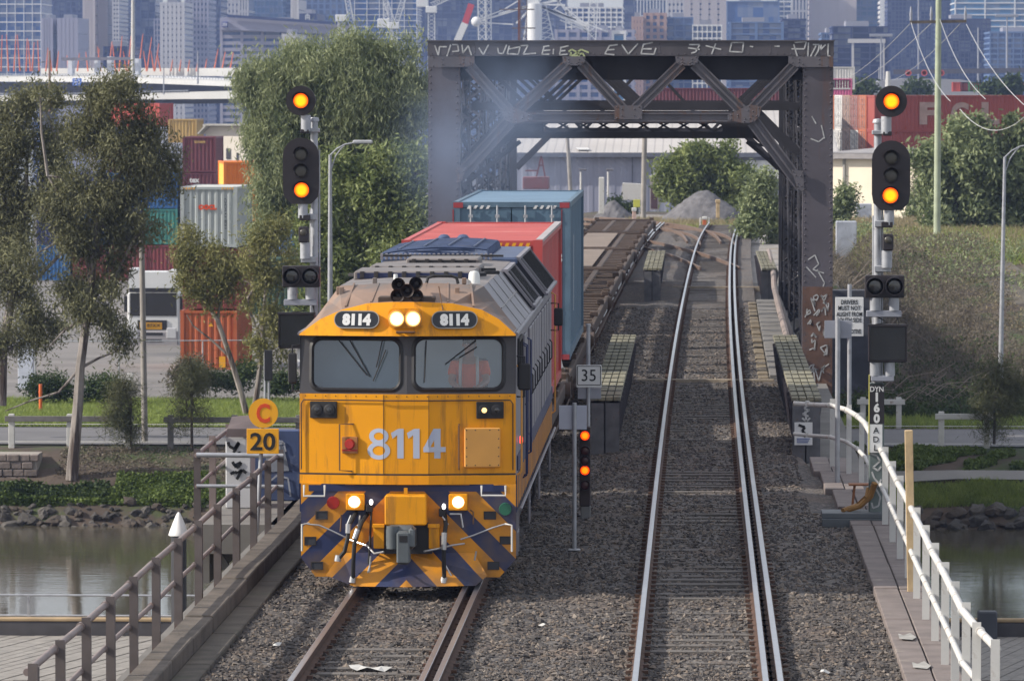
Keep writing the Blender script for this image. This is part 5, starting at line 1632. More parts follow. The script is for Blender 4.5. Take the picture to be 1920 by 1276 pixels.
text('A', 'lettering', INK, W2, 1.06, .87, -.034, height=.2, world=False)
# ================================================================ signals
SIGBLACK = mat('signal_black', (0.016, 0.012, 0.016), .5, 0, .15, 4)
SIGDARK = mat('signal_lens_dark', (0.06, 0.055, 0.045), .3, 0, .2, 12)
SIGGREEN = mat('post_green_grey', (0.13, 0.16, 0.155), .5, .2, .15, 2)
AMB = emis('signal_amber', (1.0, 0.42, 0.0), 1.3, rim=(.75, .02, .0), r=.125)
def signal(label, base, k, sg, zoff=0.0, box_off=0.0, low=True):
    """base: foot of the post; offsets are read as pixels of the right-hand signal at 117 px per metre; sg mirrors"""
    t = thing('railway_signal', label, 'signal', base, 0, 'tall colour light signals')
    X = lambda u: (u - 1643) / 117.0 * sg
    Z = lambda v: 6.8 - (v - 165) / 117.0 + zoff - base[2]
    H = Z(228)
    b = MB(); b.cyl((0, 0, 0), (0, 0, H), .062, n=14)
    b.lathe([(.085, -.02), (.085, .0), (.07, .04), (0, .05)], (0, 0, H), 14); b.build('post', GALV, t)
    yh = -.22
    def lamp(x, z, r, lit, par, nm='lamp'):
        b = MB(); b.lathe([(r * 1.22, .0), (r * 1.22, -.02), (r * 1.08, -.03), (r * 1.08, .01)], (0, 0, 0), 20, axis='y')
        o = b.build(nm + '_ring', SIGBLACK, par); o.location = (x, yh - .05, z)
        b = MB(); b.ell((0, -.0, 0), r, .03, r, 20, 8); q = b.build(nm, AMB if lit else SIGDARK, o)
        b = MB()
        n = 16
        vs = []
        for i in range(n + 1):
            a = math.pi * i / n; vs += [(r * 1.2 * math.cos(a), -.03, r * 1.2 * math.sin(a)), (r * 1.2 * math.cos(a), -.16 - .08 * math.sin(a), r * 1.2 * math.sin(a))]
        b.add(vs, [(2 * i, 2 * i + 1, 2 * i + 3, 2 * i + 2) for i in range(n)]); b.build('hood', SIGBLACK, o) if not lit else None
    # round upper head
    b = MB(); b.cyl((0, 0, 0), (0, -.05, 0), .25, .25, 32); b.cyl((0, .16, 0), (0, 0, 0), .13, .17, 20)
    hd_ = b.build('round_head', SIGBLACK, t); hd_.location = (X(1667), yh, Z(190))
    hs = MB(); 
    def place(par, x, z, r, lit):
        b = MB(); b.lathe([(r * 1.2, .0), (r * 1.2, -.025), (r * 1.06, -.03), (r * 1.06, .01)], (0, 0, 0), 20, axis='y')
        o = b.build('lamp_ring', SIGBLACK, par); o.location = (x, -.052, z)
        b = MB(); b.ell((0, 0, 0), r, .02, r, 20, 8); b.build('lamp', AMB if lit else SIGDARK, o)
        b = MB(); n = 16; vs = []
        for i in range(n + 1):
            a = math.pi * i / n; ln = .05 if lit else .12
            vs += [(r * 1.2 * math.cos(a), -.02, r * 1.2 * math.sin(a)), (r * 1.2 * math.cos(a), -.03 - ln * math.sin(a), r * 1.2 * math.sin(a))]
        b.add(vs, [(2 * i, 2 * i + 1, 2 * i + 3, 2 * i + 2) for i in range(n)]); b.build('hood', SIGBLACK, o)
    place(hd_, 0, 0, .125, True)
    # collars between heads
    b = MB(); b.cyl((X(1658), yh + .06, Z(250)), (X(1658), yh + .06, Z(218)), .085, n=14)
    b.bbox(min(X(1632), X(1660)), max(X(1632), X(1660)), -.16, .06, Z(252), Z(244), .01); b.build('collar', GALV, t)
    b = MB(); b.bbox(X(1660) - .07, X(1660) + .07, yh - .02, yh + .16, Z(254), Z(246), .01); b.build('collar_clamp', SIGBLACK, t)
    # oval target head
    b = MB()
    pts = []
    r = .305
    for i in range(13): a = math.pi * i / 12; pts.append((r * math.cos(a), .25 + r * math.sin(a)))
    pts += [(-r, -.30), (-r * .92, -.44), (-r * .55, -.555), (r * .55, -.555), (r * .92, -.44), (r, -.30)]
    b.prism(pts, 'y', 0, -.04); b.bbox(-.17, .17, .0, .2, -.45, .42, .03)
    ov = b.build('oval_head', SIGBLACK, t); ov.location = (X(1667), yh, Z(327.5))
    place(ov, 0, .28, .105, False); place(ov, 0, -.0, .105, False); place(ov, -.01 * sg, -.32, .125, True)
    b = MB()
    for u in (1664,): b.cyl((X(u), yh + .05, Z(420)), (X(u), yh + .05, Z(392)), .082, n=14)
    b.bbox(min(X(1637), X(1664)), max(X(1637), X(1664)), -.16, .05, Z(424), Z(412), .01); b.build('collar', GALV, t)
    b = MB(); b.bbox(X(1660) - .09, X(1660) + .09, yh - .03, yh + .16, Z(425), Z(414), .01); b.build('collar_clamp', SIGBLACK, t)
    # small dark lamp
    b = MB(); b.bbox(X(1662) - .085, X(1662) + .085, yh - .06, yh + .12, Z(468), Z(437), .02); sm = b.build('small_lamp_case', SIGBLACK, t)
    b = MB(); b.ell((X(1662), yh - .06, Z(448)), .06, .02, .06, 14, 6); b.build('lamp', SIGDARK, sm)
    b = MB(); b.cyl((X(1660), yh + .06, Z(500)), (X(1660), yh + .06, Z(468)), .085, n=14); b.bbox(min(X(1637), X(1668)), max(X(1637), X(1668)), -.16, .05, Z(508), Z(496), .01); b.build('collar', GALV, t)
    # twin lamp box
    xc = X(1656) + box_off
    b = MB(); b.bbox(xc - .315, xc + .315, yh - .02, yh + .14, Z(556), Z(514), .015); tw = b.build('twin_lamp_box', SIGBLACK, t)
    for sx in (-1, 1):
        cx, cz = xc + sx * .155, Z(534)
        b = MB(); b.lathe([(.15, 0), (.15, -.12), (.135, -.12), (.135, .0)], (cx, yh - .02, cz), 20, axis='y'); b.build('hood', SIGBLACK, tw)
        b = MB(); b.ell((cx, yh - .02, cz), .13, .02, .13, 18, 6); b.build('lamp', DARKLENS, tw)
        b = MB(); b.cyl((xc + sx * .15, yh + .06, Z(580)), (xc + sx * .15, yh + .06, Z(556)), .085, n=14); b.build('collar', GALV, t)
    b = MB(); b.bbox(xc - .29, xc + .27, yh, yh + .12, Z(592), Z(580), .01); b.build('cross_bar', SIGNGREY, t)
    b = MB(); b.tube([(xc + .2, yh + .05, Z(592)), (xc + .22, yh + .0, Z(606))], .012, 6); b.tube([(xc - .1, yh + .05, Z(592)), (xc + .05, yh + .0, Z(602)), (xc - .15, yh, Z(606))], .012, 6); b.build('cable', RUBBER, t)
    # black indicator box
    xb = X(1662) + box_off * 1.2
    b = MB(); b.bbox(xb - .305, xb + .305, yh - .04, yh + .22, Z(676), Z(606), .015)
    b.box(xb - .32, xb + .32, yh - .10, yh - .04, Z(609), Z(605)); b.box(xb - .305, xb - .29, yh - .1, yh - .04, Z(674), Z(609)); b.box(xb + .29, xb + .305, yh - .1, yh - .04, Z(674), Z(609))
    ib = b.build('indicator_box', SIGBLACK, t)
    b = MB(); b.box(xb - .28, xb + .28, yh - .045, yh - .041, Z(671), Z(611)); b.build('indicator_face', mat('indicator_face', (.01, .011, .014), .25), ib)
    for u in (1639, 1666):
        b = MB(); b.cyl((X(u), yh + .08, Z(702)), (X(u), yh + .08, Z(676)), .085, n=14); b.build('collar', GALV, t)
    b = MB(); b.bbox(min(X(1632), X(1674)), max(X(1632), X(1674)), yh, .05, Z(712), Z(702), .01); b.build('cross_bar', SIGNGREY, t)
    b = MB(); b.tube([(.08, .05, .1), (.08, .05, H - .5)], .018, 6); b.tube([(-.07, .05, .1), (-.07, .05, H - 1.5)], .014, 6); b.build('conduit', GALV, t)
    return t, X, Z, yh
bR = Vector((2.86, 82.0, 0.0))
sR, X_, Z_, yh_ = signal('tall two head signal at the right edge with black and white plates on its post', bR, 1, 1)
b = MB(); b.bbox(-.125, .115, -.1, .12, 0, Z_(716), .02); b.build('lower_post', SIGGREEN, sR)
b = MB(); b.box(-.13, .115, -.125, -.102, Z_(792), Z_(719)); pl1 = b.build('black_plate', SIGBLACK, sR)
b = MB(); b.box(-.13, .085, -.125, -.102, Z_(846), Z_(793)); pl2 = b.build('white_plate', SIGNWHITE, sR)
text('DYN', 'lettering', SIGNWHITE, pl1, -.005, Z_(727), -.127, width=.215, height=.085, bold=.02, world=False)
for ch, v in (('1', 742), ('6', 762), ('0', 782)): text(ch, 'lettering', SIGNWHITE, pl1, -.005, Z_(v), -.127, height=.15, bold=.05, world=False)
for ch, v in (('A', 804), ('D', 821), ('L', 837)): text(ch, 'lettering', INK, pl2, -.015, Z_(v), -.127, height=.095, bold=.01, world=False)
b = MB(); b.box(-.135, -.12, -.128, -.08, Z_(850), Z_(700)); b.build('yellow_edge', mat('edge_yellow', (.55, .5, .12), .6), sR)
strokes([[(x, -.103, z) for x, z in pl] for pl in ([(-.1, Z_(848)), (.0, Z_(852)), (.05, Z_(862)), (-.06, Z_(874)), (.02, Z_(880)), (.07, Z_(872))], [(-.08, Z_(882)), (-.04, Z_(894)), (.04, Z_(905)), (.07, Z_(896))], [(-.1, Z_(906)), (.0, Z_(910)), (.08, Z_(904))], [(-.02, Z_(912)), (.06, Z_(930)), (.03, Z_(946)), (-.06, Z_(950)), (-.08, Z_(940))])], 'graffiti', GRAFW, sR, .028, .004, world=False)
# platform of the right signal
b = MB(); b.bbox(1.98, 3.02, 81.6, 82.35, -.06, .03, .01); b.bbox(1.98, 3.02, 81.58, 81.7, -.3, -.06, .01)
o = b.build('signal_platform', mat('platform_steel', (.10, .11, .12), .6, .2, .2, 2)); tag(o, 'low steel platform under the right signal post', 'platform')
b = MB(); b.tube([G(1640, 905, .5), G(1632, 930, .28), G(1612, 948, .12), G(1588, 955, .06)], .05, 8); b.tube([G(1628, 915, .4), G(1625, 930, .28), G(1608, 946, .12), G(1580, 956, .06)], .035, 8)
o = b.build('hose', mat('hose_orange', (.26, .13, .03), .6, 0, .2, 6)); tag(o, 'orange brown hose curling off the foot of the right signal', 'hose')
b = MB(); pb_ = G(1618, 935, 0)
b.bbox(pb_.x - .26, pb_.x + .22, 84.0, 84.3, .28, .31, .01)
for x in (-.2, .12): b.beam((pb_.x + x, 84.1, -.1), (pb_.x + x + .04, 84.1, .28), .04, .04)
o = b.build('small_trestle', mat('trestle_brown', (.25, .10, .04), .7)); tag(o, 'small rusty trestle just behind the right signal post', 'trestle')

bL = Vector((-6.46, 86.0, 0.0))
sL, X_, Z_, yh_ = signal('tall two head signal on the left half hidden by the locomotive', bL, 1, -1, zoff=.0, box_off=-.10)

# dwarf signal and its sign posts
bD = G(1097, 962, -.1)
dw = thing('dwarf_signal', 'short black ground signal showing two red lights beside the locomotive', 'signal', bD)
b = MB(); b.bbox(-.09, .09, -.1, .12, .12, 1.42, .02); b.build('case', mat('dwarf_black', (.03, .018, .018), .6), dw)
b = MB(); b.bbox(-.07, .09, -.08, .1, -.1, .14, .02); b.build('pedestal', mat('pedestal_grey', (.15, .15, .15), .7), dw)
REDLIT = emis('dwarf_red', (1.0, .24, .0), 1.3, rim=(.9, .01, 0), r=.075)
for v, lit in ((813, 1), (842, 0), (861, 0), (879, 1), (907, 0)):
    z = (962 - v) / 117.0 
    b = MB(); b.lathe([(.088, 0), (.088, -.05), (.078, -.05), (.078, .0)], (0, 0, 0), 16, axis='y'); o = b.build('lamp_ring', SIGBLACK, dw); o.location = (0, -.1, z)
    b = MB(); b.ell((0, -.01, 0), .075, .02, .075, 16, 6); b.build('lamp', REDLIT if lit else mat('red_dark', (.05, .012, .012), .3), o)
# speed sign 35
p0 = G(1110, 945, -.1)
s35 = thing('speed_sign', 'white speed sign reading 35 on a post beside the locomotive', 'sign', p0)
pz = lambda v: P(1104, v, p0.y).z - p0.z
pxx = lambda u: P(u, 704, p0.y).x - p0.x
b = MB(); b.cyl((pxx(1103), 0.04, 0), (pxx(1103), .04, pz(610)), .034, n=10); b.cyl((pxx(1103), .04, pz(612)), (pxx(1103), .04, pz(607)), .045, n=10); b.build('post', GALV, s35)
b = MB(); b.bbox(pxx(1081), pxx(1128), -.03, -.005, pz(726), pz(684), .008); pn = b.build('panel', SIGNWHITE, s35)
b = MB()
x0, x1, z0, z1 = pxx(1083), pxx(1126), pz(721), pz(686)
for a, c in (((x0, z0), (x1, z0)), ((x0, z1), (x1, z1)), ((x0, z0), (x0, z1)), ((x1, z0), (x1, z1))): b.beam((a[0], -.032, a[1]), (c[0], -.032, c[1]), .012, .004, up=(0, 1, 0))
b.build('border', INK, pn)
text('35', 'lettering', INK, pn, pxx(1104), pz(703), -.034, height=.195, width=.235, world=False)
b = MB(); b.bbox(pxx(1083), pxx(1127), .06, .085, pz(748), pz(727), .005); b.build('lower_panel', SIGNGREY, s35)
# back of a white board on its own post
p0 = G(1077, 1032, -.15)
bk = thing('sign_board', 'blank back of a pale board on a grey post before the dwarf signal', 'sign', p0)
pz = lambda v: P(1077, v, p0.y).z - p0.z
pxx = lambda u: P(u, 780, p0.y).x - p0.x
b = MB(); b.cyl((0, 0, 0), (0, 0, pz(755)), .033, n=10); b.bbox(-.09, .09, -.07, .07, 0, .03, .01); b.build('post', GALV, bk)
b = MB(); b.bbox(pxx(1048), pxx(1100), .035, .05, pz(805), pz(760), .004); b.build('panel', mat('board_pale', (.42, .44, .52), .5, .1, .08, 3), bk)

# C / 20 sign
p0 = Vector((-6.40, 78.5, .08))
c20 = thing('speed_sign', 'yellow round C board above a yellow square reading 20', 'sign', p0)
pz = lambda v: P(490, v, p0.y).z - p0.z
pxx = lambda u: P(u, 800, p0.y).x - p0.x
b = MB(); b.tube([(pxx(481), 0.03, pz(1000)), (pxx(489), 0.03, pz(850)), (pxx(493), .03, pz(750))], .033, 10); b.build('post', GALV, c20)
b = MB(); b.cyl((pxx(494), -.005, pz(774)), (pxx(494), -.03, pz(774)), .228, .228, 32); dsc = b.build('round_panel', SIGNYEL, c20)
text('C', 'lettering', INKRED, dsc, pxx(494), pz(774), -.033, height=.30, width=.21, bold=.03, world=False)
b = MB(); b.bbox(pxx(463), pxx(523), -.03, -.005, pz(850), pz(803), .006); sq = b.build('square_panel', SIGNYEL, c20)
text('20', 'lettering', INK, sq, pxx(493), pz(827), -.033, height=.275, width=.39, bold=.02, world=False)

# drivers notice and its neighbour
p0 = Vector((2.62, 92.0, -.1))
dn = thing('warning_sign', 'white sign warning drivers not to alight from the south side', 'sign', p0)
pz = lambda v: P(1592, v, p0.y).z - p0.z
pxx = lambda u: P(u, 595, p0.y).x - p0.x
b = MB(); b.cyl((pxx(1593), .04, 0), (pxx(1593), .04, pz(533)), .04, n=10); b.build('post', GALV, dn)
b = MB(); b.bbox(pxx(1566), pxx(1619), -.02, 0, pz(630), pz(557), .006); pn = b.build('panel', SIGNWHITE, dn)
for s_, v, w_ in (('DRIVERS', 566, .30), ('MUST NOT', 577, .40), ('ALIGHT FROM', 588.5, .46), ('SOUTH SIDE', 599.5, .44), ('OF', 610, .09), ('LOCOMOTIVE', 621, .42)):
    text(s_, 'lettering', INK, pn, pxx(1592.5), pz(v), -.023, width=w_, height=.08, bold=.012, world=False)
p0 = G(1570, 908, -.12)
gs = thing('sign_board', 'small blank grey board on a tall post before the drivers sign', 'sign', p0)
pz = lambda v: P(1570, v, p0.y).z - p0.z
pxx = lambda u: P(u, 610, p0.y).x - p0.x
b = MB(); b.cyl((0, 0, 0), (0, 0, pz(597)), .045, n=10); b.build('post', GALV, gs)
b = MB(); b.bbox(pxx(1546), pxx(1597), .05, .065, pz(634), pz(601), .004); b.build('panel', SIGNGREY, gs)
# timber stake
b = MB(); b.bbox(-.055, .055, -.05, .05, -.3, 2.12, .008); o = b.build('timber_stake', TIMBER_NEW, None); o.location = (2.93, 70.2, 0); o.rotation_euler = (0, rad(-1.2), 0)
tag(o, 'fresh timber stake standing behind the white railing', 'stake')

# ================================================================ railings
def railing(name, label, posts, tops, pmat, rmat, post_w, mids=None, r_top=.04, r_mid=.03, h=1.12, mh=.55, angle_iron=True):
    t = thing(name, label, 'railing', posts[0])
    o0 = Vector(posts[0])
    src = None
    for p in posts:
        q = Vector(p) - o0
        b = MB()
        if angle_iron:
            b.box(-post_w / 2, post_w / 2, -.008, .008, -.35, h + .10); b.box(post_w / 2 - .014, post_w / 2, .008, post_w, -.35, h + .06)
        else:
            b.cyl((0, 0, -.3), (0, 0, h), post_w / 2, n=10)
        o = b.build('post', pmat, t); o.location = q; o.rotation_euler = (0, 0, R.uniform(-.06, .06))
    for nm, hh, rr in (('top_rail', h, r_top), ('mid_rail', mh, r_mid)):
        b = MB()
        b.tube([(p[0] - o0.x - .0, p[1] - o0.y, hh + p[2] - o0.z + R.uniform(-.015, .015)) for p in tops], rr, 10)
        b.build(nm, rmat, t)
        b = MB()
        for p in tops[1:-1]:
            b.cyl((p[0] - o0.x, p[1] - o0.y - .05, hh + p[2] - o0.z), (p[0] - o0.x, p[1] - o0.y + .05, hh + p[2] - o0.z), rr * 1.25, n=10)
        b.build('rail_clamps', rmat, t, kind='stuff')
    return t
RAILP = mat('railing_brown', (0.115, 0.095, 0.092), .7, .1, .25, 3, c2=(.12, .06, .035), cover=.35, s2=3)
RAILT = mat('railing_tube', (0.21, 0.165, 0.155), .55, .1, .2, 2, c2=(.24, .12, .07), cover=.35, s2=2)
ylist = [51.2, 53.4, 55.7, 58.0, 60.4, 62.9, 65.6, 68.3, 71.0, 73.9, 76.8, 79.4, 81.8]
pts = [(-6.70, y, -.05) for y in ylist]
railing('railing', 'rusty brown post and rail fence along the left edge of the deck', pts, [(-6.76, y, -.05) for y in ylist], RAILP, RAILT, .10, h=.96, mh=.46)
# landing railing round the cabinet
pl = [(-6.78, 82.9, -.05), (-8.0, 82.9, -.05)]
railing('railing', 'short grey rail across the landing before the graffiti cabinet', [(-8.05, 81.9, -.05)], [(-6.65, 81.8, -.05), (-8.05, 81.8, -.05)], RAILP, GALV, .11, h=.96, mh=.46)
railing('railing', 'pale rail running back along the landing to the cabinet', [(-8.1, 85.0, -.05), (-8.1, 88.0, -.05)], [(-8.05, 81.8, -.05), (-8.1, 85.0, -.05), (-8.05, 90.0, 0.0)], RAILT, RAILT, .11, h=.96, mh=.46)
b = MB(); b.box(-8.25, -6.8, 83.2, 91, -.5, -.32)
b.box(-8.2, -6.8, 83.2, 83.35, -.8, -.5); b.box(-8.15, -8.0, 83.4, 91, -1.3, -.5)
for y in (83.6, 86.5, 90): b.beam((-8.1, y, -.5), (-7.0, y, -2.2), .12, .12)
o = b.build('landing', CONC_DARK); tag(o, 'dark landing carrying the graffiti cabinet at the left edge', 'landing')
b = MB(); b.beam(G(372, 1012, -1.2), G(480, 1060, -1.5), .12, .1); b.beam(G(430, 1000, -1.0), G(520, 1030, -1.3), .1, .1)
o = b.build('service_pipe', GALV); tag(o, 'pale service pipe slung beside the deck on the left', 'pipe')
# cabinet with painted front
CABW = mat('cabinet_white', (.50, .50, .52), .6, 0, .08, 3, c2=(.3, .29, .28), cover=.25, s2=3)
p0 = Vector((-7.45, 86.4, -.32))
cb = thing('equipment_cabinet', 'white equipment cabinet with a brown roof and a black tag on its door', 'cabinet', p0)
pz = lambda v: P(446, v, p0.y).z - p0.z
pxx = lambda u: P(u, 860, p0.y).x - p0.x
b = MB(); b.bbox(pxx(423), pxx(470), 0, .9, 0, pz(818), .02); b.build('door_panel', CABW, cb)
b = MB(); b.add([(pxx(425), -.06, pz(819)), (pxx(482), -.06, pz(819)), (pxx(482), -.06, pz(803)), (pxx(427), -.06, pz(803)), (pxx(430), .5, pz(795) + .1), (pxx(492), .5, pz(790) + .1), (pxx(482), 1.0, pz(803)), (pxx(427), 1.0, pz(803))], [(0, 1, 2, 3), (3, 2, 5, 4), (4, 5, 6, 7)])
b.build('roof', mat('cab_roof', (.11, .085, .085), .7, 0, .2, 3), cb)
strokes([[Vector((pxx(a), -.015, pz(c))) for a, c in q] for q in ([(428, 828), (430, 836), (440, 841), (448, 828)], [(449, 830), (444, 838), (438, 848)], [(448, 846), (449, 849)], [(436, 865), (440, 872), (452, 866)], [(440, 870), (443, 876), (450, 872), (452, 866)], [(432, 888), (440, 884), (446, 886), (454, 880), (444, 898)], [(454, 880), (462, 886)])], 'graffiti', INK, cb, .05, .006, world=False)
p0 = Vector((-7.0, 88.0, -.32))
bp_ = thing('painted_panel', 'blue and white painted panel wall beside the equipment cabinet', 'panel', p0)
pz = lambda v: P(520, v, p0.y).z - p0.z
pxx = lambda u: P(u, 860, p0.y).x - p0.x
b = MB(); b.bbox(pxx(470), pxx(562), 0, .3, 0, pz(806), .02); b.build('panel', mat('panel_blue', (.05, .075, .17), .6, 0, .3, 2.5, c2=(.19, .21, .27), cover=.55, s2=1.4), bp_)
b = MB()
q = [(pxx(500 + 42 * (i / 8) ** .6), pz(812 + 70 * (i / 8) ** 2)) for i in range(9)]
b.add([(x, -.012, z) for x, z in q] + [(pxx(498), -.012, pz(885))], [tuple(reversed(range(10)))]); b.build('painted_shape', mat('panel_paint', (.22, .24, .29), .7, 0, .15, 2), bp_)
strokes([[Vector((pxx(a), -.02, pz(c))) for a, c in q_] for q_ in ([(520, 828), (528, 826), (534, 832)], [(520, 832), (532, 830)], [(524, 836), (524, 846)], [(533, 834), (536, 846)], [(508, 900), (520, 890), (540, 896), (545, 930)])], 'graffiti', mat('panel_pale', (.34, .36, .42), .7), bp_, .03, .006, world=False)

# white railing on the right
yr = [52.6, 54.3, 56.4, 58.8, 61.2, 63.8, 66.4, 69.2, 72.0, 74.9, 77.8, 80.9, 84.0]
pr = [(2.96 + (.10 if y < 54 else 0), y, -.08) for y in yr]
tp = [(2.92 + (.16 if y < 53.5 else .08 if y < 55 else 0), y, -.08) for y in yr]
railing('railing', 'white painted railing with rust marks along the right edge', pr, tp, WHITE, WHITE, .095, r_top=.043, r_mid=.035)
pr = [(2.92, 87.0, -.08), (2.86, 89.5, -.08), (2.7, 91.6, -.08), (2.45, 93.4, -.08)]
tp = [(2.88, 85.5, -.08), (2.86, 88.0, -.08), (2.8, 90.0, -.08), (2.66, 91.7, -.08), (2.4, 93.0, -.08), (2.0, 93.6, -.08), (1.75, 93.7, -.08)]
railing('railing', 'white railing curving in behind the right signal to the girder end', pr, tp, WHITE, WHITE, .09, r_top=.045, r_mid=.035)

# bollard-topped pile in the river
b = MB(); b.cyl((0, 0, -3.6), (0, 0, 4.12), .165, n=18)
pp_ = P(335, 985, 108.0)
b = MB(); pile = thing('mooring_pile', 'dark mooring pile with a white cone cap beyond the left railing', 'pile', (pp_.x, 108.0, WATER_Z))
zt = P(335, 1003, 108).z - WATER_Z
b.cyl((0, 0, -2.5), (0, 0, zt), .165, n=18); b.build('shaft', mat('pile_dark', (.03, .03, .035), .5, 0, .2, 2), pile)
b = MB(); b.lathe([(.215, 0), (.215, .02), (.19, .10), (.07, .40), (.03, .48), (0, .50)], (0, 0, zt), 20); b.build('cap', mat('cap_white', (.72, .71, .70), .5), pile)

# ================================================================ jetties
JD = mat('jetty_boards', (0.255, 0.235, 0.215), .85, 0, .22, 2.5, c2=(.19, .18, .17), cover=.35, s2=1.5, bump=.15)
def jetty(label, x0, x1, y0, y1, z, rlab=None):
    t = thing('jetty', label, 'jetty', ((x0 + x1) / 2, y0, z))
    hx = (x1 - x0) / 2
    b = MB(); b.box(-hx, hx, 0, y1 - y0, -.5, -.06); b.build('frame', CONC_DARK, t)
    k = 0
    wd = .30
    x = -hx - 3
    sk = 2.6                                     # boards run askew
    L = y1 - y0
    while x < hx + 3:
        xa, xb = x, x + wd - .03
        poly = [(xa, 0.02), (xb, 0.02), (xb + sk, L - .62), (xa + sk, L - .62)]
        if xa > -hx - 2.5 and xb + sk < hx + 2.6:
            b = MB(); b.prism(poly, 'z', -.06, R.uniform(-.006, .006)); b.build('plank', JD, t)
        x += wd
    b = MB(); b.bbox(-hx, hx, L - .55, L - .3, -.06, .32, .02); b.build('edge_beam', mat('edge_dark', (.07, .065, .07), .8, 0, .2, 2), t)
    b = MB(); b.bbox(-hx, hx, L - .57, L - .28, .32, .40, .02); b.build('edge_cap', mat('edge_tan', (.36, .26, .15), .8, 0, .2, 2), t)
    return t
jz = -5.75
jL = G(160, 1190, jz)
jt = jetty('pale timber boardwalk jetty low on the left below the bridge', -22, -6.9, jL.y - 9.0, jL.y + .5, jz)
jr = thing('railing', 'thin galvanised railing along the outer edge of the left jetty', 'railing', (-14, jL.y + .2, jz + .4))
for x in (-7, -4.2, -1.4, 1.4, 4.2, 6.8):
    b = MB(); b.box(x - .03, x + .03, -.02, .02, 0, .52); b.build('post', GALV, jr)
for z in (.50, .03):
    b = MB(); b.cyl((-9, 0, z), (7.1, 0, z), .025, n=8); b.build('rail', GALV, jr)
jR = G(1850, 1190, jz)
jt2 = jetty('dark timber jetty low on the right behind the white railing', 3.6, 22, jR.y - 9, jR.y + .3, jz)
b = MB(); pq = P(1850, 1195, jR.y - .4); b.bbox(-.22, .22, -.2, .2, -.05, .62, .03); o = b.build('jetty_box', mat('box_dark', (.05, .055, .07), .6)); o.location = (pq.x, jR.y - .6, jz); tag(o, 'dark square box on the edge of the right jetty', 'box')
b = MB(); b.box(-20, -7.2, jL.y - 22, jL.y - 9.1, -6.7, jz - .05); o = b.build('landing', mat('landing_pale', (.30, .28, .26), .9, 0, .12, 1)); tag(o, 'pale concrete landing before the left boardwalk', 'landing')

# ================================================================ river bank stones
ROCK = [mat('rock_%s' % n, c, .95, 0, .3, 2.5, c2=(.05, .045, .04), cover=.4, s2=2, bump=.5, bscale=6) for n, c in (('grey', (.05, .045, .042)), ('brown', (.055, .043, .035)), ('pale', (.085, .076, .068)))]
bank = bpy.data.objects.new('rock_bank', None); col.objects.link(bank); bank['kind'] = 'structure'
protos = []
import bmesh
for k in range(9):
    bm = bmesh.new(); bmesh.ops.create_icosphere(bm, subdivisions=2, radius=1)
    sd_ = Vector((R.uniform(0, 50), R.uniform(0, 50), R.uniform(0, 50)))
    from mathutils import noise as mnoise
    for v in bm.verts:
        n_ = mnoise.noise(v.co * 1.1 + sd_); v.co *= 1 + .5 * n_
        for ax in range(3): v.co[ax] = round(v.co[ax] * 2.6) / 2.6 * .75 + v.co[ax] * .25
    me = bpy.data.meshes.new('stone'); bm.to_mesh(me); bm.free(); me.materials.append(ROCK[k % 3]); protos.append(me)
cnt = 0
def stone(x, y, s_):
    global cnt
    o = bpy.data.objects.new('stone', protos[R.randrange(9)]); col.objects.link(o); o.parent = bank
    o.location = (x, y, gh(x, y) + s_ * .1); o.scale = (s_ * R.uniform(.9, 1.5), s_ * R.uniform(.7, 1.2), s_ * R.uniform(.6, .95)); o.rotation_euler = (R.uniform(-.4, .4), R.uniform(-.4, .4), R.uniform(0, 6.28)); cnt += 1
for x in np.arange(-22.0, -8.6, .26):
    for row in range(4):
        stone(x + R.uniform(-.15, .15), 155.6 + row * .36 + R.uniform(-.2, .2), R.choice((.11, .14, .19, .25, .13)) * (1.1 if row < 2 else .75))
for x in np.arange(6.0, 12.2, .36):
    for row in range(3):
        stone(x + R.uniform(-.15, .15), 155.6 + row * .4 + R.uniform(-.2, .2), R.choice((.16, .22, .28, .2)))

# block wall on the far left bank
wl = thing('stone_wall', 'low wall of squared stone blocks at the far left bank', 'wall', (-20.5, 158.6, -6.2))
p = P(0, 870, 158.2)
BLK = mat('wall_stone', (.19, .155, .14), .95, 0, .3, 1.3, c2=(.12, .10, .09), cover=.4, s2=1.2, bump=.4, bscale=8)
MORT = mat('mortar', (.30, .27, .24), .95, 0, .1, 3)
x_r = P(72, 870, 158.2).x
zt_ = P(30, 851, 158.2).z; zb2 = P(30, 893, 158.2).z
b = MB(); b.box(-24, x_r - .05, 158.22, 159.6, zb2 - .5, zt_ - .02); b.build('mortar_core', MORT, wl, True)
rows = 3; rh = (zt_ - zb2) / rows
for r_ in range(-1, rows):
    x = -24.0 + (r_ % 2) * .15
    lim = x_r - (rows - 1 - r_) * .02 - (.15 if r_ % 2 else 0)
    while x < lim - .2:
        wdt = R.uniform(.28, .46)
        b = MB(); b.bbox(x, min(x + wdt, lim), 158.12 + R.uniform(-.02, .02), 158.5, zb2 + r_ * rh + .015, zb2 + (r_ + 1) * rh - .015, .02); b.build('block', BLK, wl, True)
        x += wdt + .03

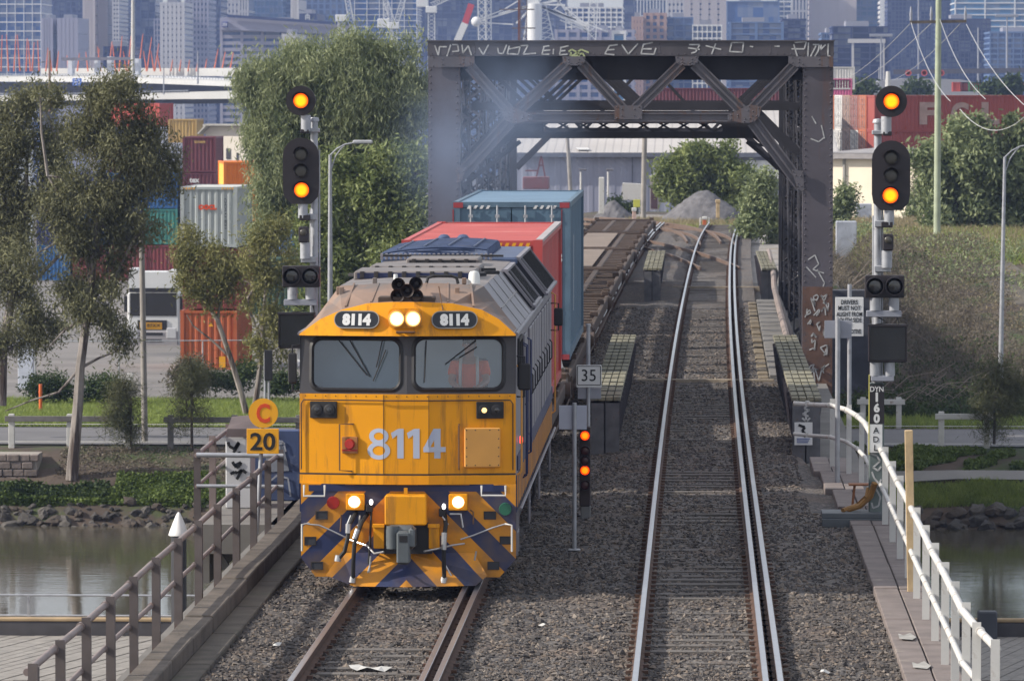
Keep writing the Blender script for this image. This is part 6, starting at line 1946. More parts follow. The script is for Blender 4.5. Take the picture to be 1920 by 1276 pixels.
# timber barriers and posts along the road
def barrier(label, x0, x1, y, npost, h=1.0, mt=WHITE, railm=None, miss=None):
    t = thing('road_barrier', label, 'barrier', (x0, y, gh(x0, y)))
    for i in range(npost):
        x = (x1 - x0) * i / max(1, npost - 1)
        b = MB(); b.bbox(x - .09, x + .09, -.09, .09, -.3, h, .015); b.build('post', mt, t)
    b = MB(); b.bbox(-.2, x1 - x0 + .2, -.15, -.09, h - .24, h - .06, .012); b.build('rail', railm or mt, t)
    return t
GREYWOOD = mat('barrier_grey', (.16, .15, .145), .85, 0, .25, 3)
yb = 160.6
barrier('white post and grey timber rail along the road on the far left', P(22, 820, yb).x, P(240, 820, yb).x, yb, 3, 1.02, WHITE, GREYWOOD)
barrier('grey timber rail barrier along the road beside the graffiti cabinet', P(320, 820, yb).x, P(560, 820, yb).x, yb, 3, 1.02, GREYWOOD)
ybr = 161.0
barrier('white road barrier just right of the right signal', P(1640, 800, ybr).x, P(1712, 800, ybr).x, ybr + 11.5, 2, 1.05, WHITE)
barrier('white road barrier behind the dark shrub at the far right', P(1765, 800, ybr).x, P(1850, 800, ybr).x, ybr, 2, 1.15, WHITE)
# ================================================================ plants
L_EUC = leafmat('leaf_eucalypt', (.05, .055, .025), (.28, .275, .145))
L_EUCB = leafmat('leaf_eucalypt_young', (.075, .085, .025), (.33, .31, .12))
L_PEP = leafmat('leaf_pepper', (.075, .11, .045), (.42, .45, .25), .35)
L_GRN = leafmat('leaf_green', (.065, .10, .03), (.31, .35, .13), .35)
L_WAT = leafmat('leaf_wattle', (.075, .11, .045), (.36, .40, .21), .3)
L_SHE = leafmat('leaf_sheoak', (.05, .06, .028), (.15, .15, .075), .2)
L_SCR = leafmat('leaf_scrub', (.075, .065, .05), (.22, .185, .14), .2)
L_DRK = leafmat('leaf_dark', (.022, .04, .014), (.08, .115, .035), .25)
L_IVY = leafmat('leaf_ground', (.035, .065, .015), (.19, .25, .06), .3)
GRASSM = leafmat('grass_blade', (.11, .16, .03), (.34, .40, .11), .4)
DRYM = leafmat('grass_dry', (.16, .13, .07), (.38, .32, .19), .3)
BARK = mat('bark_pale', (.26, .23, .21), .9, 0, .25, 2, c2=(.07, .05, .042), cover=.62, s2=1.3, streak=True, bump=.2)
BARKD = mat('bark_dark', (.06, .048, .042), .95, 0, .3, 3, c2=(.2, .17, .15), cover=.25, s2=1.5, streak=True, bump=.4)

def leaf_cloud(name, blobs, n, L, Wd, mt, parent, droop=.5, clump=.35, split=1, per=60, kind=None):
    """blobs: (centre, (rx, ry, rz)) in the parent's own space"""
    bl2 = []
    for c, r in blobs:
        k = 5 if max(r) > .9 else 3 if max(r) > .45 else 1
        if split == 0 or k == 1: bl2.append((c, r)); continue
        for _ in range(k):
            d = NR.normal(size=3); d /= np.linalg.norm(d); f = NR.uniform(.45, 1.12)
            g = NR.uniform(.34, .62)
            bl2.append((np.array(c) + d * f * np.array(r), np.array(r) * g))
    blobs = bl2
    vol = np.array([r[0] * r[1] * r[2] for _, r in blobs]) ** .8
    vol /= vol.sum()
    C = []
    for (c, r), f in zip(blobs, vol):
        k = max(3, int(n * f / per))
        d = NR.normal(size=(k, 3)); d /= np.linalg.norm(d, axis=1, keepdims=True)
        rr = NR.random((k, 1)) ** .45
        C.append(np.array(c) + d * rr * np.array(r))
    C = np.concatenate(C)
    m = n // len(C)
    cl = clump * NR.uniform(.6, 1.3, (len(C), 1, 1))
    Pn = C[:, None, :] + NR.normal(size=(len(C), m, 3)) * cl * np.array([1, 1, .8 + .6 * droop])
    Pn = Pn.reshape(-1, 3)
    k = len(Pn)
    d = NR.normal(size=(k, 3)); d[:, 2] = d[:, 2] * (1 - .4 * droop) - 1.6 * droop
    d /= np.linalg.norm(d, axis=1, keepdims=True)
    s = NR.normal(size=(k, 3)); s -= d * (s * d).sum(1, keepdims=True); s /= np.linalg.norm(s, axis=1, keepdims=True)
    ll = L * NR.uniform(.6, 1.35, (k, 1)); ww = Wd * NR.uniform(.7, 1.3, (k, 1))
    V = np.stack([Pn - d * ll / 2, Pn + s * ww / 2, Pn + d * ll / 2, Pn - s * ww / 2], 1).reshape(-1, 3)
    F = np.arange(4 * k).reshape(-1, 4)
    return npmesh(name, V, F, mt, parent, kind)

def limb(b, pts, r0, r1, n=7):
    k = len(pts)
    b.tube(pts, [r0 + (r1 - r0) * i / (k - 1) for i in range(k)], n)

def px_tree(name, label, cat, Y, foot, limbs, blobs, n, L, Wd, lm, bark, group=None, droop=.5, clump=.35, per=60, dscale=.8, twigs=True):
    """foot (u, v): blobs in picture units (u, v, ru, rv, dy) turned into metres at distance Y"""
    f = P(foot[0], foot[1], Y)
    f.z = gh(f.x, Y) if foot[1] is None else f.z
    s = Y / F_PX
    t = thing(name, label, cat, f, 0, group)
    loc = lambda u, v, dy=0.0: P(u, v, Y + dy) - f
    if limbs:
        b = MB()
        for pts, r0, r1 in limbs:
            limb(b, [loc(*q) for q in pts], r0 * s, r1 * s)
        if twigs:
            ends = [pts for pts, _, _ in limbs]
            for (u, v, ru, rv, *dy) in blobs:
                best = min((q for pts in ends for q in pts[1:]), key=lambda q: (q[0] - u) ** 2 + (q[1] - v) ** 2)
                p, q = loc(*best), loc(u, v, dy[0] if dy else 0)
                if (p - q).length > .15:
                    mid = p.lerp(q, .5) + Vector((R.uniform(-.1, .1), R.uniform(-.1, .1), R.uniform(0, .2)))
                    limb(b, [p, mid, q], 3.4 * s, 1.2 * s, 5)
                for k_ in range(2):
                    e = q + Vector((R.uniform(-1, 1) * ru * s, R.uniform(-1, 1) * ru * s, R.uniform(-.2, .9) * rv * s)) * .7
                    limb(b, [q, q.lerp(e, .5) + Vector((0, 0, .05)), e], 1.7 * s, .6 * s, 4)
        b.build('trunk', bark, t)
    bl = []
    for (u, v, ru, rv, *dy) in blobs:
        bl.append((tuple(loc(u, v, dy[0] if dy else 0)), (ru * s, ru * s * dscale, rv * s)))
    leaf_cloud('crown', bl, n, L, Wd, lm, t, droop, clump, per=per)
    return t

# leaning pale-barked gum in the left middle
px_tree('gum_tree', 'tall leaning gum tree with a pale streaked trunk on the left bank', 'tree', 158.0, (134, 895),
        [([(134, 900), (140, 830), (146, 760), (150, 690), (162, 600), (172, 520), (178, 440), (186, 360), (200, 280)], 12, 4),
         ([(172, 520), (150, 440), (120, 380), (90, 330)], 5, 2), ([(186, 380), (230, 320), (262, 270)], 5, 2), ([(165, 590), (120, 620), (92, 650)], 3, 1.2),
         ([(170, 560), (215, 520), (235, 480)], 4, 1.5), ([(150, 690), (110, 735), (60, 750), (10, 770)], 2.8, 1), ([(178, 440), (215, 400), (225, 330), (235, 250)], 4, 1.5)],
        [(215, 185, 62, 36), (255, 225, 48, 48), (165, 205, 40, 36), (215, 265, 60, 48), (265, 300, 55, 45), (290, 350, 42, 45), (150, 280, 48, 42), (120, 340, 50, 42), (205, 345, 55, 48), (165, 400, 55, 42),
         (250, 400, 45, 42), (120, 440, 48, 40), (85, 400, 35, 40), (185, 470, 60, 40), (165, 530, 52, 42), (190, 565, 36, 40), (120, 560, 35, 35), (212, 515, 30, 34), (205, 620, 22, 32), (228, 655, 14, 30), (60, 480, 30, 36), (275, 430, 28, 36), (150, 590, 30, 25), (75, 170, 0.1, 0.1)],
        56000, .17, .042, L_EUC, BARK, 'gum trees on the left bank', .7, .22, 110)
# gums at the left frame edge
px_tree('gum_tree', 'bushy gum tree cut by the left frame edge', 'tree', 165.0, (2, 745),
        [([(2, 760), (5, 660), (20, 570), (40, 480), (48, 400), (50, 320)], 11, 4), ([(20, 570), (70, 520), (110, 480), (150, 445), (180, 410)], 5, 1.6), ([(40, 480), (10, 380), (0, 300)], 5, 2), ([(50, 400), (90, 330), (110, 280)], 4, 1.5), ([(5, 660), (50, 640), (85, 600)], 4, 1.5)],
        [(30, 205, 45, 34), (80, 195, 42, 36), (110, 250, 40, 40), (20, 260, 40, 40), (60, 280, 50, 45), (5, 330, 38, 45), (70, 350, 45, 42), (20, 400, 40, 42), (100, 320, 40, 36), (45, 450, 36, 36), (5, 480, 36, 40), (20, 560, 36, 40), (60, 580, 36, 32), (15, 630, 38, 36), (70, 640, 30, 32), (40, 520, 36, 30), (-20, 420, 40, 60), (95, 610, 25, 25)],
        46000, .17, .042, L_EUC, BARK, 'gum trees on the left bank', .6, .24, 100)
# slim young gums by the orange containers
px_tree('gum_tree', 'slim gum with a bare white trunk curving before the stacked containers', 'tree', 178.0, (462, 778),
        [([(464, 785), (452, 735), (432, 670), (408, 600), (392, 575), (372, 520), (366, 480)], 6.5, 2.5), ([(408, 600), (412, 570), (425, 530)], 3, 1.2), ([(432, 670), (400, 640), (362, 610), (350, 590)], 2.6, 1), ([(392, 575), (378, 540), (345, 500)], 2.5, 1)],
        [(370, 470, 38, 30), (400, 480, 35, 34), (356, 500, 22, 28), (385, 525, 42, 32), (420, 520, 28, 30), (360, 555, 30, 28), (405, 560, 26, 28), (356, 470, 18, 20), (440, 500, 20, 26)],
        11500, .17, .042, L_EUCB, BARK, 'gum trees on the left bank', .6, .22, 90)
px_tree('gum_tree', 'slim leafy gum between the white trunk and the locomotive', 'tree', 176.0, (478, 765),
        [([(476, 775), (484, 720), (490, 660), (494, 590), (500, 520), (505, 450)], 6, 2.2), ([(494, 590), (520, 560), (530, 520)], 2.6, 1), ([(490, 640), (470, 590), (465, 560)], 2.6, 1)],
        [(500, 440, 38, 24), (520, 480, 30, 34), (480, 480, 30, 34), (510, 530, 34, 34), (475, 540, 26, 32), (500, 590, 32, 34), (525, 600, 24, 34), (480, 620, 28, 30), (510, 655, 26, 26), (530, 430, 18, 18)],
        10500, .17, .042, L_EUCB, BARK, 'gum trees on the left bank', .6, .22, 90)
# she-oaks on the verge
for i, (lab, fu, fv, u, v, ru, rv) in enumerate((('wispy she-oak sapling in front of the telegraph pole', 246, 838, 232, 770, 34, 55), ('wispy she-oak sapling standing between pole and cabinet', 360, 845, 358, 740, 38, 70))):
    px_tree('sheoak_sapling', lab, 'tree', 160.4, (fu, fv), [([(fu, fv), (fu - 1, v), (u, v - rv)], 3, 1)], [(u, v, ru * .8, rv * .6), (u - 8, v + 30, ru * .7, rv * .5), (u + 10, v - 25, ru * .6, rv * .5), (u, v - 45, ru * .4, rv * .4), (u + 12, v + 35, ru * .55, rv * .4)],
            5500, .26, .016, L_SHE, BARKD, 'she-oak saplings on the verge', .1, .24, 40)
px_tree('sheoak_sapling', 'dark she-oak sapling beside the right river path', 'tree', 160.5, (1864, 830), [([(1864, 832), (1866, 740), (1872, 680)], 3, 1), ([(1866, 760), (1850, 730)], 1.5, .6), ([(1866, 750), (1890, 715)], 1.5, .6)],
        [(1872, 735, 42, 40), (1860, 765, 36, 40), (1890, 750, 36, 40), (1872, 700, 26, 26), (1868, 800, 30, 25)], 9000, .26, .016, L_SHE, BARKD, None, .1, .26, 40)
# great pepper tree
px_tree('pepper_tree', 'huge weeping pale green pepper tree left of the bridge', 'tree', 205.0, (640, 700),
        [([(640, 720), (636, 600), (630, 480), (620, 380), (615, 280)], 16, 7), ([(636, 560), (560, 430), (500, 300)], 10, 3), ([(630, 480), (700, 330), (730, 200)], 10, 3), ([(620, 400), (620, 200), (625, 130)], 8, 3)],
        [(640, 120, 75, 45), (720, 120, 70, 40), (560, 140, 60, 45), (770, 150, 35, 50), (500, 180, 50, 60), (600, 200, 75, 60), (690, 200, 75, 60), (760, 230, 45, 60), (490, 238, 24, 40), (530, 270, 55, 60), (610, 290, 65, 55), (700, 280, 70, 50), (770, 290, 36, 45), (478, 150, 28, 40), (540, 350, 55, 60), (522, 330, 28, 50), (462, 165, 20, 48), (590, 390, 45, 60), (655, 80, 30, 20), (735, 90, 36, 22), (650, 200, 90, 80), (560, 230, 70, 80), (720, 210, 70, 80), (600, 330, 80, 60), (520, 430, 45, 40), (512, 300, 16, 40)],
        150000, .30, .045, L_PEP, BARKD, None, .95, .30, 90)
px_tree('bushy_tree', 'yellow green bushy tree between pepper tree and bridge portal', 'tree', 198.0, (690, 690),
        [([(690, 700), (695, 600), (700, 500), (705, 400)], 9, 3), ([(695, 560), (640, 480), (620, 420)], 5, 2), ([(700, 500), (760, 420)], 5, 2)],
        [(720, 320, 60, 34), (770, 330, 36, 40), (660, 330, 45, 40), (620, 400, 42, 50), (690, 400, 60, 50), (760, 410, 45, 55), (640, 480, 55, 55), (720, 490, 60, 55), (780, 480, 30, 55), (620, 560, 45, 50), (690, 580, 60, 50), (600, 480, 26, 60), (760, 560, 40, 50)],
        42000, .26, .09, L_GRN, BARKD, None, .4, .3, 60)
# right hand wattle trees
px_tree('wattle_tree', 'large grey green wattle behind the tall power pole on the right', 'tree', 262.0, (1830, 470),
        [([(1830, 480), (1830, 400), (1825, 320)], 10, 4), ([(1830, 420), (1770, 360), (1740, 320)], 6, 2), ([(1830, 400), (1890, 330), (1900, 280)], 6, 2)],
        [(1800, 252, 32, 22), (1835, 262, 36, 28), (1890, 255, 32, 30), (1775, 290, 40, 30), (1830, 300, 55, 42), (1890, 310, 45, 45), (1740, 320, 36, 36), (1800, 360, 55, 45), (1860, 380, 60, 50), (1910, 390, 30, 60), (1790, 420, 45, 45), (1850, 440, 55, 36), (1715, 300, 14, 16), (1920, 280, 20, 50), (1900, 440, 40, 30), (1800, 462, 40, 18), (1860, 470, 45, 16), (1910, 465, 30, 20), (1755, 380, 26, 40)],
        46000, .40, .13, L_WAT, BARKD, None, .35, .32, 60)
px_tree('bushy_tree', 'round green bush tree behind the gravel heap', 'tree', 298.0, (1325, 395),
        [([(1325, 400), (1322, 360), (1320, 320)], 7, 3), ([(1322, 370), (1285, 330)], 4, 1.5), ([(1322, 370), (1370, 330)], 4, 1.5)],
        [(1325, 325, 60, 42), (1320, 345, 70, 36), (1310, 298, 42, 22), (1350, 300, 36, 24), (1280, 320, 36, 30), (1330, 330, 55, 34), (1375, 335, 34, 30), (1262, 350, 26, 30), (1310, 360, 45, 32), (1365, 365, 40, 28), (1400, 350, 14, 20)],
        30000, .36, .12, L_GRN, BARKD, None, .3, .28, 60)
for i, (lab, Y, fu, fv, bl, n, lm, L, Wd) in enumerate((
        ('pale green shrub leaning over the track before the right truss', 236, 1425, 445, [(1430, 345, 22, 22), (1420, 385, 30, 28), (1445, 370, 20, 36), (1415, 420, 30, 24), (1440, 420, 22, 28)], 9000, L_WAT, .26, .09),
        ('small dark shrub right of the bridge portal by the pale shed', 262, 1578, 420, [(1578, 370, 14, 18), (1575, 395, 16, 22), (1590, 385, 10, 14)], 3000, L_WAT, .28, .09),
        ('low shrub at the foot of the pale shed', 300, 1712, 415, [(1712, 392, 12, 16), (1722, 378, 12, 14)], 1600, L_WAT, .3, .1),
        ('shrub with bare twigs right of the oval signal head', 285, 1735, 410, [(1735, 340, 20, 40), (1745, 380, 18, 30)], 2500, L_SCR, .34, .04),
        ('tiny dark bush left of the gravel heap', 330, 1160, 400, [(1160, 385, 14, 12), (1175, 394, 10, 8)], 1200, L_DRK, .3, .1))):
    px_tree('shrub', lab, 'shrub', Y, (fu, fv), [([(fu, fv), (fu, fv - 20), (bl[0][0], bl[0][1])], 3, 1)], bl, n, L, Wd, lm, BARKD, None, .3, .24, 50, twigs=False)

# hedge shrubs along the yard fence on the left
for lab, u, v, ru, rv, Y in (('dark round shrub by the orange stake', 100, 727, 40, 18, 186), ('low dark shrub right of the leaning gum', 190, 725, 34, 14, 186), ('dark low shrub at the foot of the orange container', 430, 705, 46, 16, 190), ('twiggy brown shrub before the stacked containers', 352, 700, 26, 24, 189), ('shrub by the yard fence near the locomotive', 530, 715, 24, 18, 188)):
    px_tree('shrub', lab, 'shrub', Y, (u, v + rv), [([(u, v + rv), (u, v)], 2.5, 1)], [(u, v, ru, rv), (u - ru * .5, v + 4, ru * .5, rv * .8), (u + ru * .5, v + 5, ru * .5, rv * .7)], 3500, .16, .06, L_DRK if 'brown' not in lab else L_SCR, BARKD, 'shrubs along the yard fence', .2, .2, 50, twigs=False)

def scatter_blades(name, n, xf, hgt, wd, mt, kind='stuff', lean=.5):
    X, Y = xf(n)
    n = len(X)
    Z = ground_h(X, Y)
    h = hgt * NR.uniform(.5, 1.3, n)
    a = NR.uniform(0, 6.28, n)
    dx, dy = np.cos(a), np.sin(a)
    lx_, ly_ = NR.normal(0, lean, n) * h, NR.normal(0, lean, n) * h
    w_ = wd * NR.uniform(.6, 1.4, n)
    V = np.stack([np.stack([X - dx * w_, Y - dy * w_, Z], -1), np.stack([X + dx * w_, Y + dy * w_, Z], -1), np.stack([X + lx_, Y + ly_, Z + h], -1)], 1).reshape(-1, 3)
    return npmesh(name, V, np.arange(3 * n).reshape(-1, 3), mt, None, kind)
def rect(x0, x1, y0, y1):
    return lambda n: (NR.uniform(x0, x1, n), NR.uniform(y0, y1, n))
drape('grass_verge', axis([(-80, -13.2, 1.3)]), axis([(172, 190.6, 1)]), 0.02, mat('turf', (.10, .125, .035), .95, 0, .3, .5, c2=(.14, .15, .05), cover=.35, s2=.35, bump=.4, bscale=8))
scatter_blades('verge_grass', 60000, rect(-26, -13.4, 172, 190), .22, .022, GRASSM)
scatter_blades('verge_grass', 9000, rect(5, 20, 172.2, 178), .25, .02, GRASSM)
drape('bank_turf', axis([(5, 60, 1)]), axis([(156.8, 157.7, .15)]), 0.03, mat('turf', (0, 0, 0)))
scatter_blades('bank_grass', 16000, rect(5.5, 14, 156.7, 157.7), .18, .016, GRASSM)
# leafy ground cover on the left bank above the rocks
def cover(n):
    X = NR.uniform(-23, -9.0, n); Y = NR.uniform(156.75, 158.0, n)
    k = (hsum(X * .6, Y * .9) > -.5 + (Y - 157.4) * .5 + (X + 12) * .04)
    k &= (X > -18.0) | (Y < 157.3)
    return X[k], Y[k]
def leafy(name, n, fn, hgt, L, Wd, mt):
    X, Y = fn(n); n = len(X)
    Z = ground_h(X, Y) + NR.random(n) ** 1.5 * hgt * (0.6 + .5 * hsum(X * .9, Y * 1.3))
    d = NR.normal(size=(n, 3)); d /= np.linalg.norm(d, axis=1, keepdims=True)
    s = NR.normal(size=(n, 3)); s -= d * (s * d).sum(1, keepdims=True); s /= np.linalg.norm(s, axis=1, keepdims=True)
    Pn = np.stack([X, Y, Z], -1)
    V = np.stack([Pn - d * L / 2, Pn + s * Wd / 2, Pn + d * L / 2, Pn - s * Wd / 2], 1).reshape(-1, 3)
    return npmesh(name, V, np.arange(4 * n).reshape(-1, 4), mt, None, 'stuff')
leafy('ground_cover', 52000, cover, .38, .13, .08, L_IVY)
leafy('ground_cover', 9000, lambda n: (NR.uniform(-23, -18.2, n), NR.uniform(156.9, 157.5, n)), .5, .14, .09, L_DRK)
leafy('bank_weeds', 6000, lambda n: (NR.uniform(-20, -9, n), NR.uniform(158, 160.6, n)), .1, .09, .05, L_SCR)
def rw(n):
    X = NR.uniform(4.5, 13, n); Y = NR.uniform(158.5, 160.6, n)
    k = hsum(X * .9, Y * 1.1) > .12
    return X[k], Y[k]
leafy('bank_weeds', 26000, rw, .3, .13, .07, L_IVY)
# dry scrub and grass on the right slope
def slope(n):
    X = NR.uniform(4.2, 22, n); Y = NR.uniform(179, 232, n)
    k = ~((X > 9.2 + (236 - Y) * .075) & (X < 14.5 + (236 - Y) * .075) & (Y > 198))
    return X[k], Y[k]
scatter_blades('dry_scrub', 30000, slope, .6, .016, L_SCR, lean=.9)
leafy('scrub_leaves', 34000, lambda n: (NR.uniform(4.4, 13, n), NR.uniform(196, 238, n)), .95, .16, .035, L_SCR)
leafy('scrub_leaves', 60000, slope, .75, .14, .04, L_SCR)
def slopeg(n):
    X, Y = slope(n); k = hsum(X * .35, Y * .22) > .15
    return X[k], Y[k]
leafy('scrub_leaves', 50000, slopeg, .75, .15, .08, L_DRK)
leafy('scrub_leaves', 22000, lambda n: (NR.uniform(4, 16, n), 178.5 + 9 * NR.random(n) ** 1.6, n)[:2], .9, .15, .08, L_DRK)
scatter_blades('dry_grass', 24000, lambda n: (NR.uniform(4.6, 26, n), NR.uniform(228, 300, n)), .4, .03, DRYM)
def patchy(n):
    X, Y = NR.uniform(5, 24, n), NR.uniform(214, 262, n); k = hsum(X * .3, Y * .12) > .25
    return X[k], Y[k]
leafy('scrub_leaves', 34000, patchy, .8, .2, .08, L_WAT)
leafy('scrub_leaves', 26000, lambda n: (NR.uniform(5, 24, n), NR.uniform(205, 262, n)), .3, .2, .04, DRYM)
scatter_blades('dry_grass', 16000, lambda n: (NR.uniform(-4, 9, n), NR.uniform(268, 292, n)), .42, .03, DRYM)
scatter_blades('green_weeds', 14000, lambda n: (NR.uniform(5, 18, n), NR.uniform(224, 262, n)), .3, .03, GRASSM)
scatter_blades('green_weeds', 7000, lambda n: (NR.uniform(-5, 6, n), NR.uniform(266, 285, n)), .3, .03, GRASSM)
# bare branches fallen on the slope
b = MB()
for _ in range(24):
    x, y = R.uniform(5.5, 10), R.uniform(180, 192); z = gh(x, y)
    a = R.uniform(-.5, .7); L = R.uniform(.8, 2.4)
    b.tube([(x, y, z + .15), (x + math.cos(a) * L * .5, y + .2, z + .45 + L * .2), (x + math.cos(a) * L, y + .3, z + .2 + R.uniform(0, .9))], [.022, .016, .008], 5)
b.build('dead_branches', mat('twig_grey', (.25, .2, .17), .9), kind='stuff')

# gravel heap, small heaps
def heap(name, label, u, v0, v1, ru, Y, mt):
    c = P(u, v1, Y); s = Y / F_PX; H = (v1 - v0) * s; rx = ru * s
    g = np.linspace(-1, 1, 34)
    A, B = np.meshgrid(g, g)
    r_ = np.sqrt(A ** 2 + B ** 2)
    Z = H * np.clip(1 - r_ ** 2.0, 0, 1) * (1 + .18 * np.sin(5 * A + 2) * np.cos(4 * B)) + .12 * hsum(A * 9, B * 9) * (r_ < 1) - .1
    V = np.stack([A * rx, B * rx * .9, Z], -1).reshape(-1, 3)
    ii = np.arange(34 * 34).reshape(34, 34); f = np.stack([ii[:-1, :-1], ii[:-1, 1:], ii[1:, 1:], ii[1:, :-1]], -1).reshape(-1, 4)
    o = npmesh(name, V, f, mt, smooth=True); o.location = c; tag(o, label, 'heap'); return o
GRAV = mat('gravel_grey', (.13, .125, .132), .95, 0, .3, 3, c2=(.08, .078, .085), cover=.4, s2=2, bump=.8, bscale=9)
heap('gravel_heap', 'large grey gravel heap in front of the round green bush', 1322, 362, 412, 88, 284, GRAV)
heap('gravel_heap', 'small dark gravel heap left of the wooden pole', 1150, 378, 408, 40, 312, GRAV)

# ================================================================ the yard on the left
YCONT = 218.0
def yc(u, v, Y): return P(u, v, Y)
GREYC = paint('pale_grey', (.36, .39, .39), (.25, .23, .2), .15)
REDC = paint('dull_red', (.19, .03, .028), (.1, .05, .04), .35)
ORNG = paint('rust_orange', (.40, .095, .03), (.2, .07, .04), .35)
MAR = paint('maroon', (.13, .028, .038), (.09, .05, .05), .25)
BLUEC = paint('mid_blue', (.02, .10, .26), (.04, .07, .12), .25)
NAVY = paint('navy', (.018, .024, .10), (.04, .04, .07), .25)
TEAL = paint('teal', (.04, .20, .165), (.05, .12, .1), .25)
BRIGHT = paint('bright_orange', (.68, .17, .008), (.4, .12, .04), .2)
YELC = paint('warm_yellow', (.85, .48, .07), (.6, .35, .1), .1)
GREENC = paint('dark_green', (.03, .07, .05), (.05, .05, .04), .3)
GRPS = 'freight containers stacked in the left yard'
xs0 = P(391, 600, YCONT).x
zb0 = P(391, 695, YCONT).z
hc = 2.59
stk = [(ORNG, 'rust orange container at the bottom of the nearest yard stack', 0.0), (REDC, 'dark red container in the middle of the nearest yard stack', .1), (GREYC, 'pale grey container with red letters on top of the nearest yard stack', .05)]
z = zb0
for i, (pm, lab, dx) in enumerate(stk):
    c_ = container(lab, 6.06, hc, pm, (xs0 + dx, YCONT - (.3 if i == 2 else 0), z), -0.02, GRPS, roof_mat=mat('pale_roof', (.5, .5, .48), .6) if i == 2 else None)
    if i == 2:
        text('OOCL', 'lettering', INKRED, c_, -.05, 1.72, -.0, width=.78, height=.22, bold=.09, world=False)
        text('OOLU 831', 'lettering', INK, c_, .72, 1.45, -.0, width=1.3, height=.085, world=False, extra_rot=(0, rad(90), 0))
        b = MB()
        for x0 in (-1.1, .55):
            for k in range(5): b.add([(x0 + k * .11, -.003, 2.47), (x0 + .05 + k * .11, -.003, 2.47), (x0 + .08 + k * .11, -.003, 2.56), (x0 + .03 + k * .11, -.003, 2.56)], [(0, 1, 2, 3)])
        b.build('hazard_marks', SIGNYEL, c_)
    if i == 0:
        b = MB(); b.add([(.0, -.005, 1.9), (.2, -.005, 1.9), (.1, -.005, 2.08)], [(0, 1, 2)]); b.box(.45, .72, -.01, -.005, .15, .62); b.build('warning_label', SIGNYEL, c_)
    z += hc + .05
# taller far rows: (right edge u, colours top to bottom)
YF = 372.0
s_ = YF / F_PX
v_top = 252
def far_stack(u_right, cols, side=False):
    x = P(u_right, 400, YF).x - 1.219
    z = P(u_right, 526, YF).z - hc
    z0 = z
    n = len(cols)
    for i, (pm, lab) in enumerate(reversed(cols)):
        if pm is None: continue
        zz = P(u_right, 526, YF).z + i * (hc + .04) 
        c_ = container(lab, 6.06, hc, pm, (x, YF, zz), 0, GRPS)
        if lab.startswith('maroon container on top'): text('TEXTAINER', 'lettering', mat('letter_yellow', (.6, .42, .12), .6), c_, .05, 2.2, -.0, width=.85, height=.16, bold=.03, world=False)
        if lab.startswith('maroon container under'): text('tex', 'lettering', SIGNWHITE, c_, -.35, 2.05, -.0, width=.75, bold=.04, world=False)
far_stack(405, [(MAR, 'maroon container on top of the far stack with small yellow lettering'), (MAR, 'maroon container under the lettered maroon one with white letters tex'), (NAVY, 'navy container third down behind the pale grey container'), (REDC, 'red container lowest behind the pale grey container')])
far_stack(333, [(None, ''), (BLUEC, 'mid blue container above the teal one'), (TEAL, 'teal green container under the blue one'), (REDC, 'dark red container under the teal one above the white truck')])
far_stack(266, [(MAR, 'maroon container high behind the leaning gum'), (BLUEC, 'blue container second in the stack behind the gum'), (NAVY, 'navy container third in the stack behind the gum'), (REDC, 'red container lowest in the stack behind the gum')])
far_stack(198, [(None, ''), (NAVY, 'navy container second row behind the leaning trunk'), (BLUEC, 'blue container third row behind the leaning trunk'), (REDC, 'red container lowest row behind the leaning trunk')])
far_stack(131, [(None, ''), (NAVY, 'navy container above a navy one behind the left gums'), (NAVY, 'navy container with a white rod behind the left gums'), (BLUEC, 'ribbed blue container lowest behind the left gums')])
# orange and yellow pair behind the grey container
for i, (v1, lab) in enumerate(((386, 'bright orange container with a yellow side beside the pepper tree'), (470, 'bright orange container under the orange one with the yellow side'))):
    Y = 300.0; p = P(460, v1, Y)
    container(lab, 6.06, hc, BRIGHT, (p.x - .05, Y, p.z), rad(-8.5) if 0 else rad(8.5), GRPS, side_mat=YELC if i == 0 else BRIGHT)
p = P(512, 520, 235); container('dark green container half hidden by the slim gums', 6.06, hc, GREENC, (p.x, 235, P(512, 590, 235).z), 0, GRPS)
p = P(505, 440, 238); container('blue container with a pale top beside the pepper tree', 6.06, hc, paint('pale_blue', (.07, .14, .3)), (p.x + .6, 240, P(512, 473, 240).z), 0, GRPS, roof_mat=mat('paleblue_roof', (.4, .48, .6), .5))
p = P(312, 226, 520); container('small red container far off in front of the freeway pier', 6.06, 2.4, paint('bright_red', (.45, .07, .05)), (p.x, 520, P(312, 238, 520).z), rad(60), GRPS)
p = P(320, 240, 430); container('short tan container beyond the maroon stack', 6.06, 2.0, paint('tan', (.42, .28, .10)), (P(342, 240, 432).x, 432, P(342, 268, 432).z), 0, GRPS)

# white house behind the stacks
ho = thing('white_building', 'white gabled building behind the orange containers', 'building', P(430, 300, 410))
o0 = P(430, 300, 410)
b = MB(); Y = 410
pA, pB = P(380, 300, Y), P(505, 300, Y)
zt = P(430, 240, Y).z
b.prism([(pA.x, pA.z - 6), (pB.x, pA.z - 6), (pB.x, P(0, 235, Y).z), (P(388, 0, Y).x, P(0, 235, Y).z), (P(372, 0, Y).x, P(0, 250, Y).z), (pA.x, P(0, 252, Y).z)], 'y', Y, Y + 12)
b.build('wall', mat('render_white', (.62, .57, .5), .8, 0, .06, 1), ho, True)
b = MB(); b.beam(P(372, 251, Y - .3), P(390, 234, Y - .3), 1.0, .12, up=(0, 0, 1)); b.beam(P(388, 234, Y - .3), P(505, 234, Y - .3), 1.0, .15); b.box(P(375, 0, Y).x, pB.x, Y - .2, Y + 12.2, zt + .12, zt + .3); b.build('roof', CONC, ho, True)
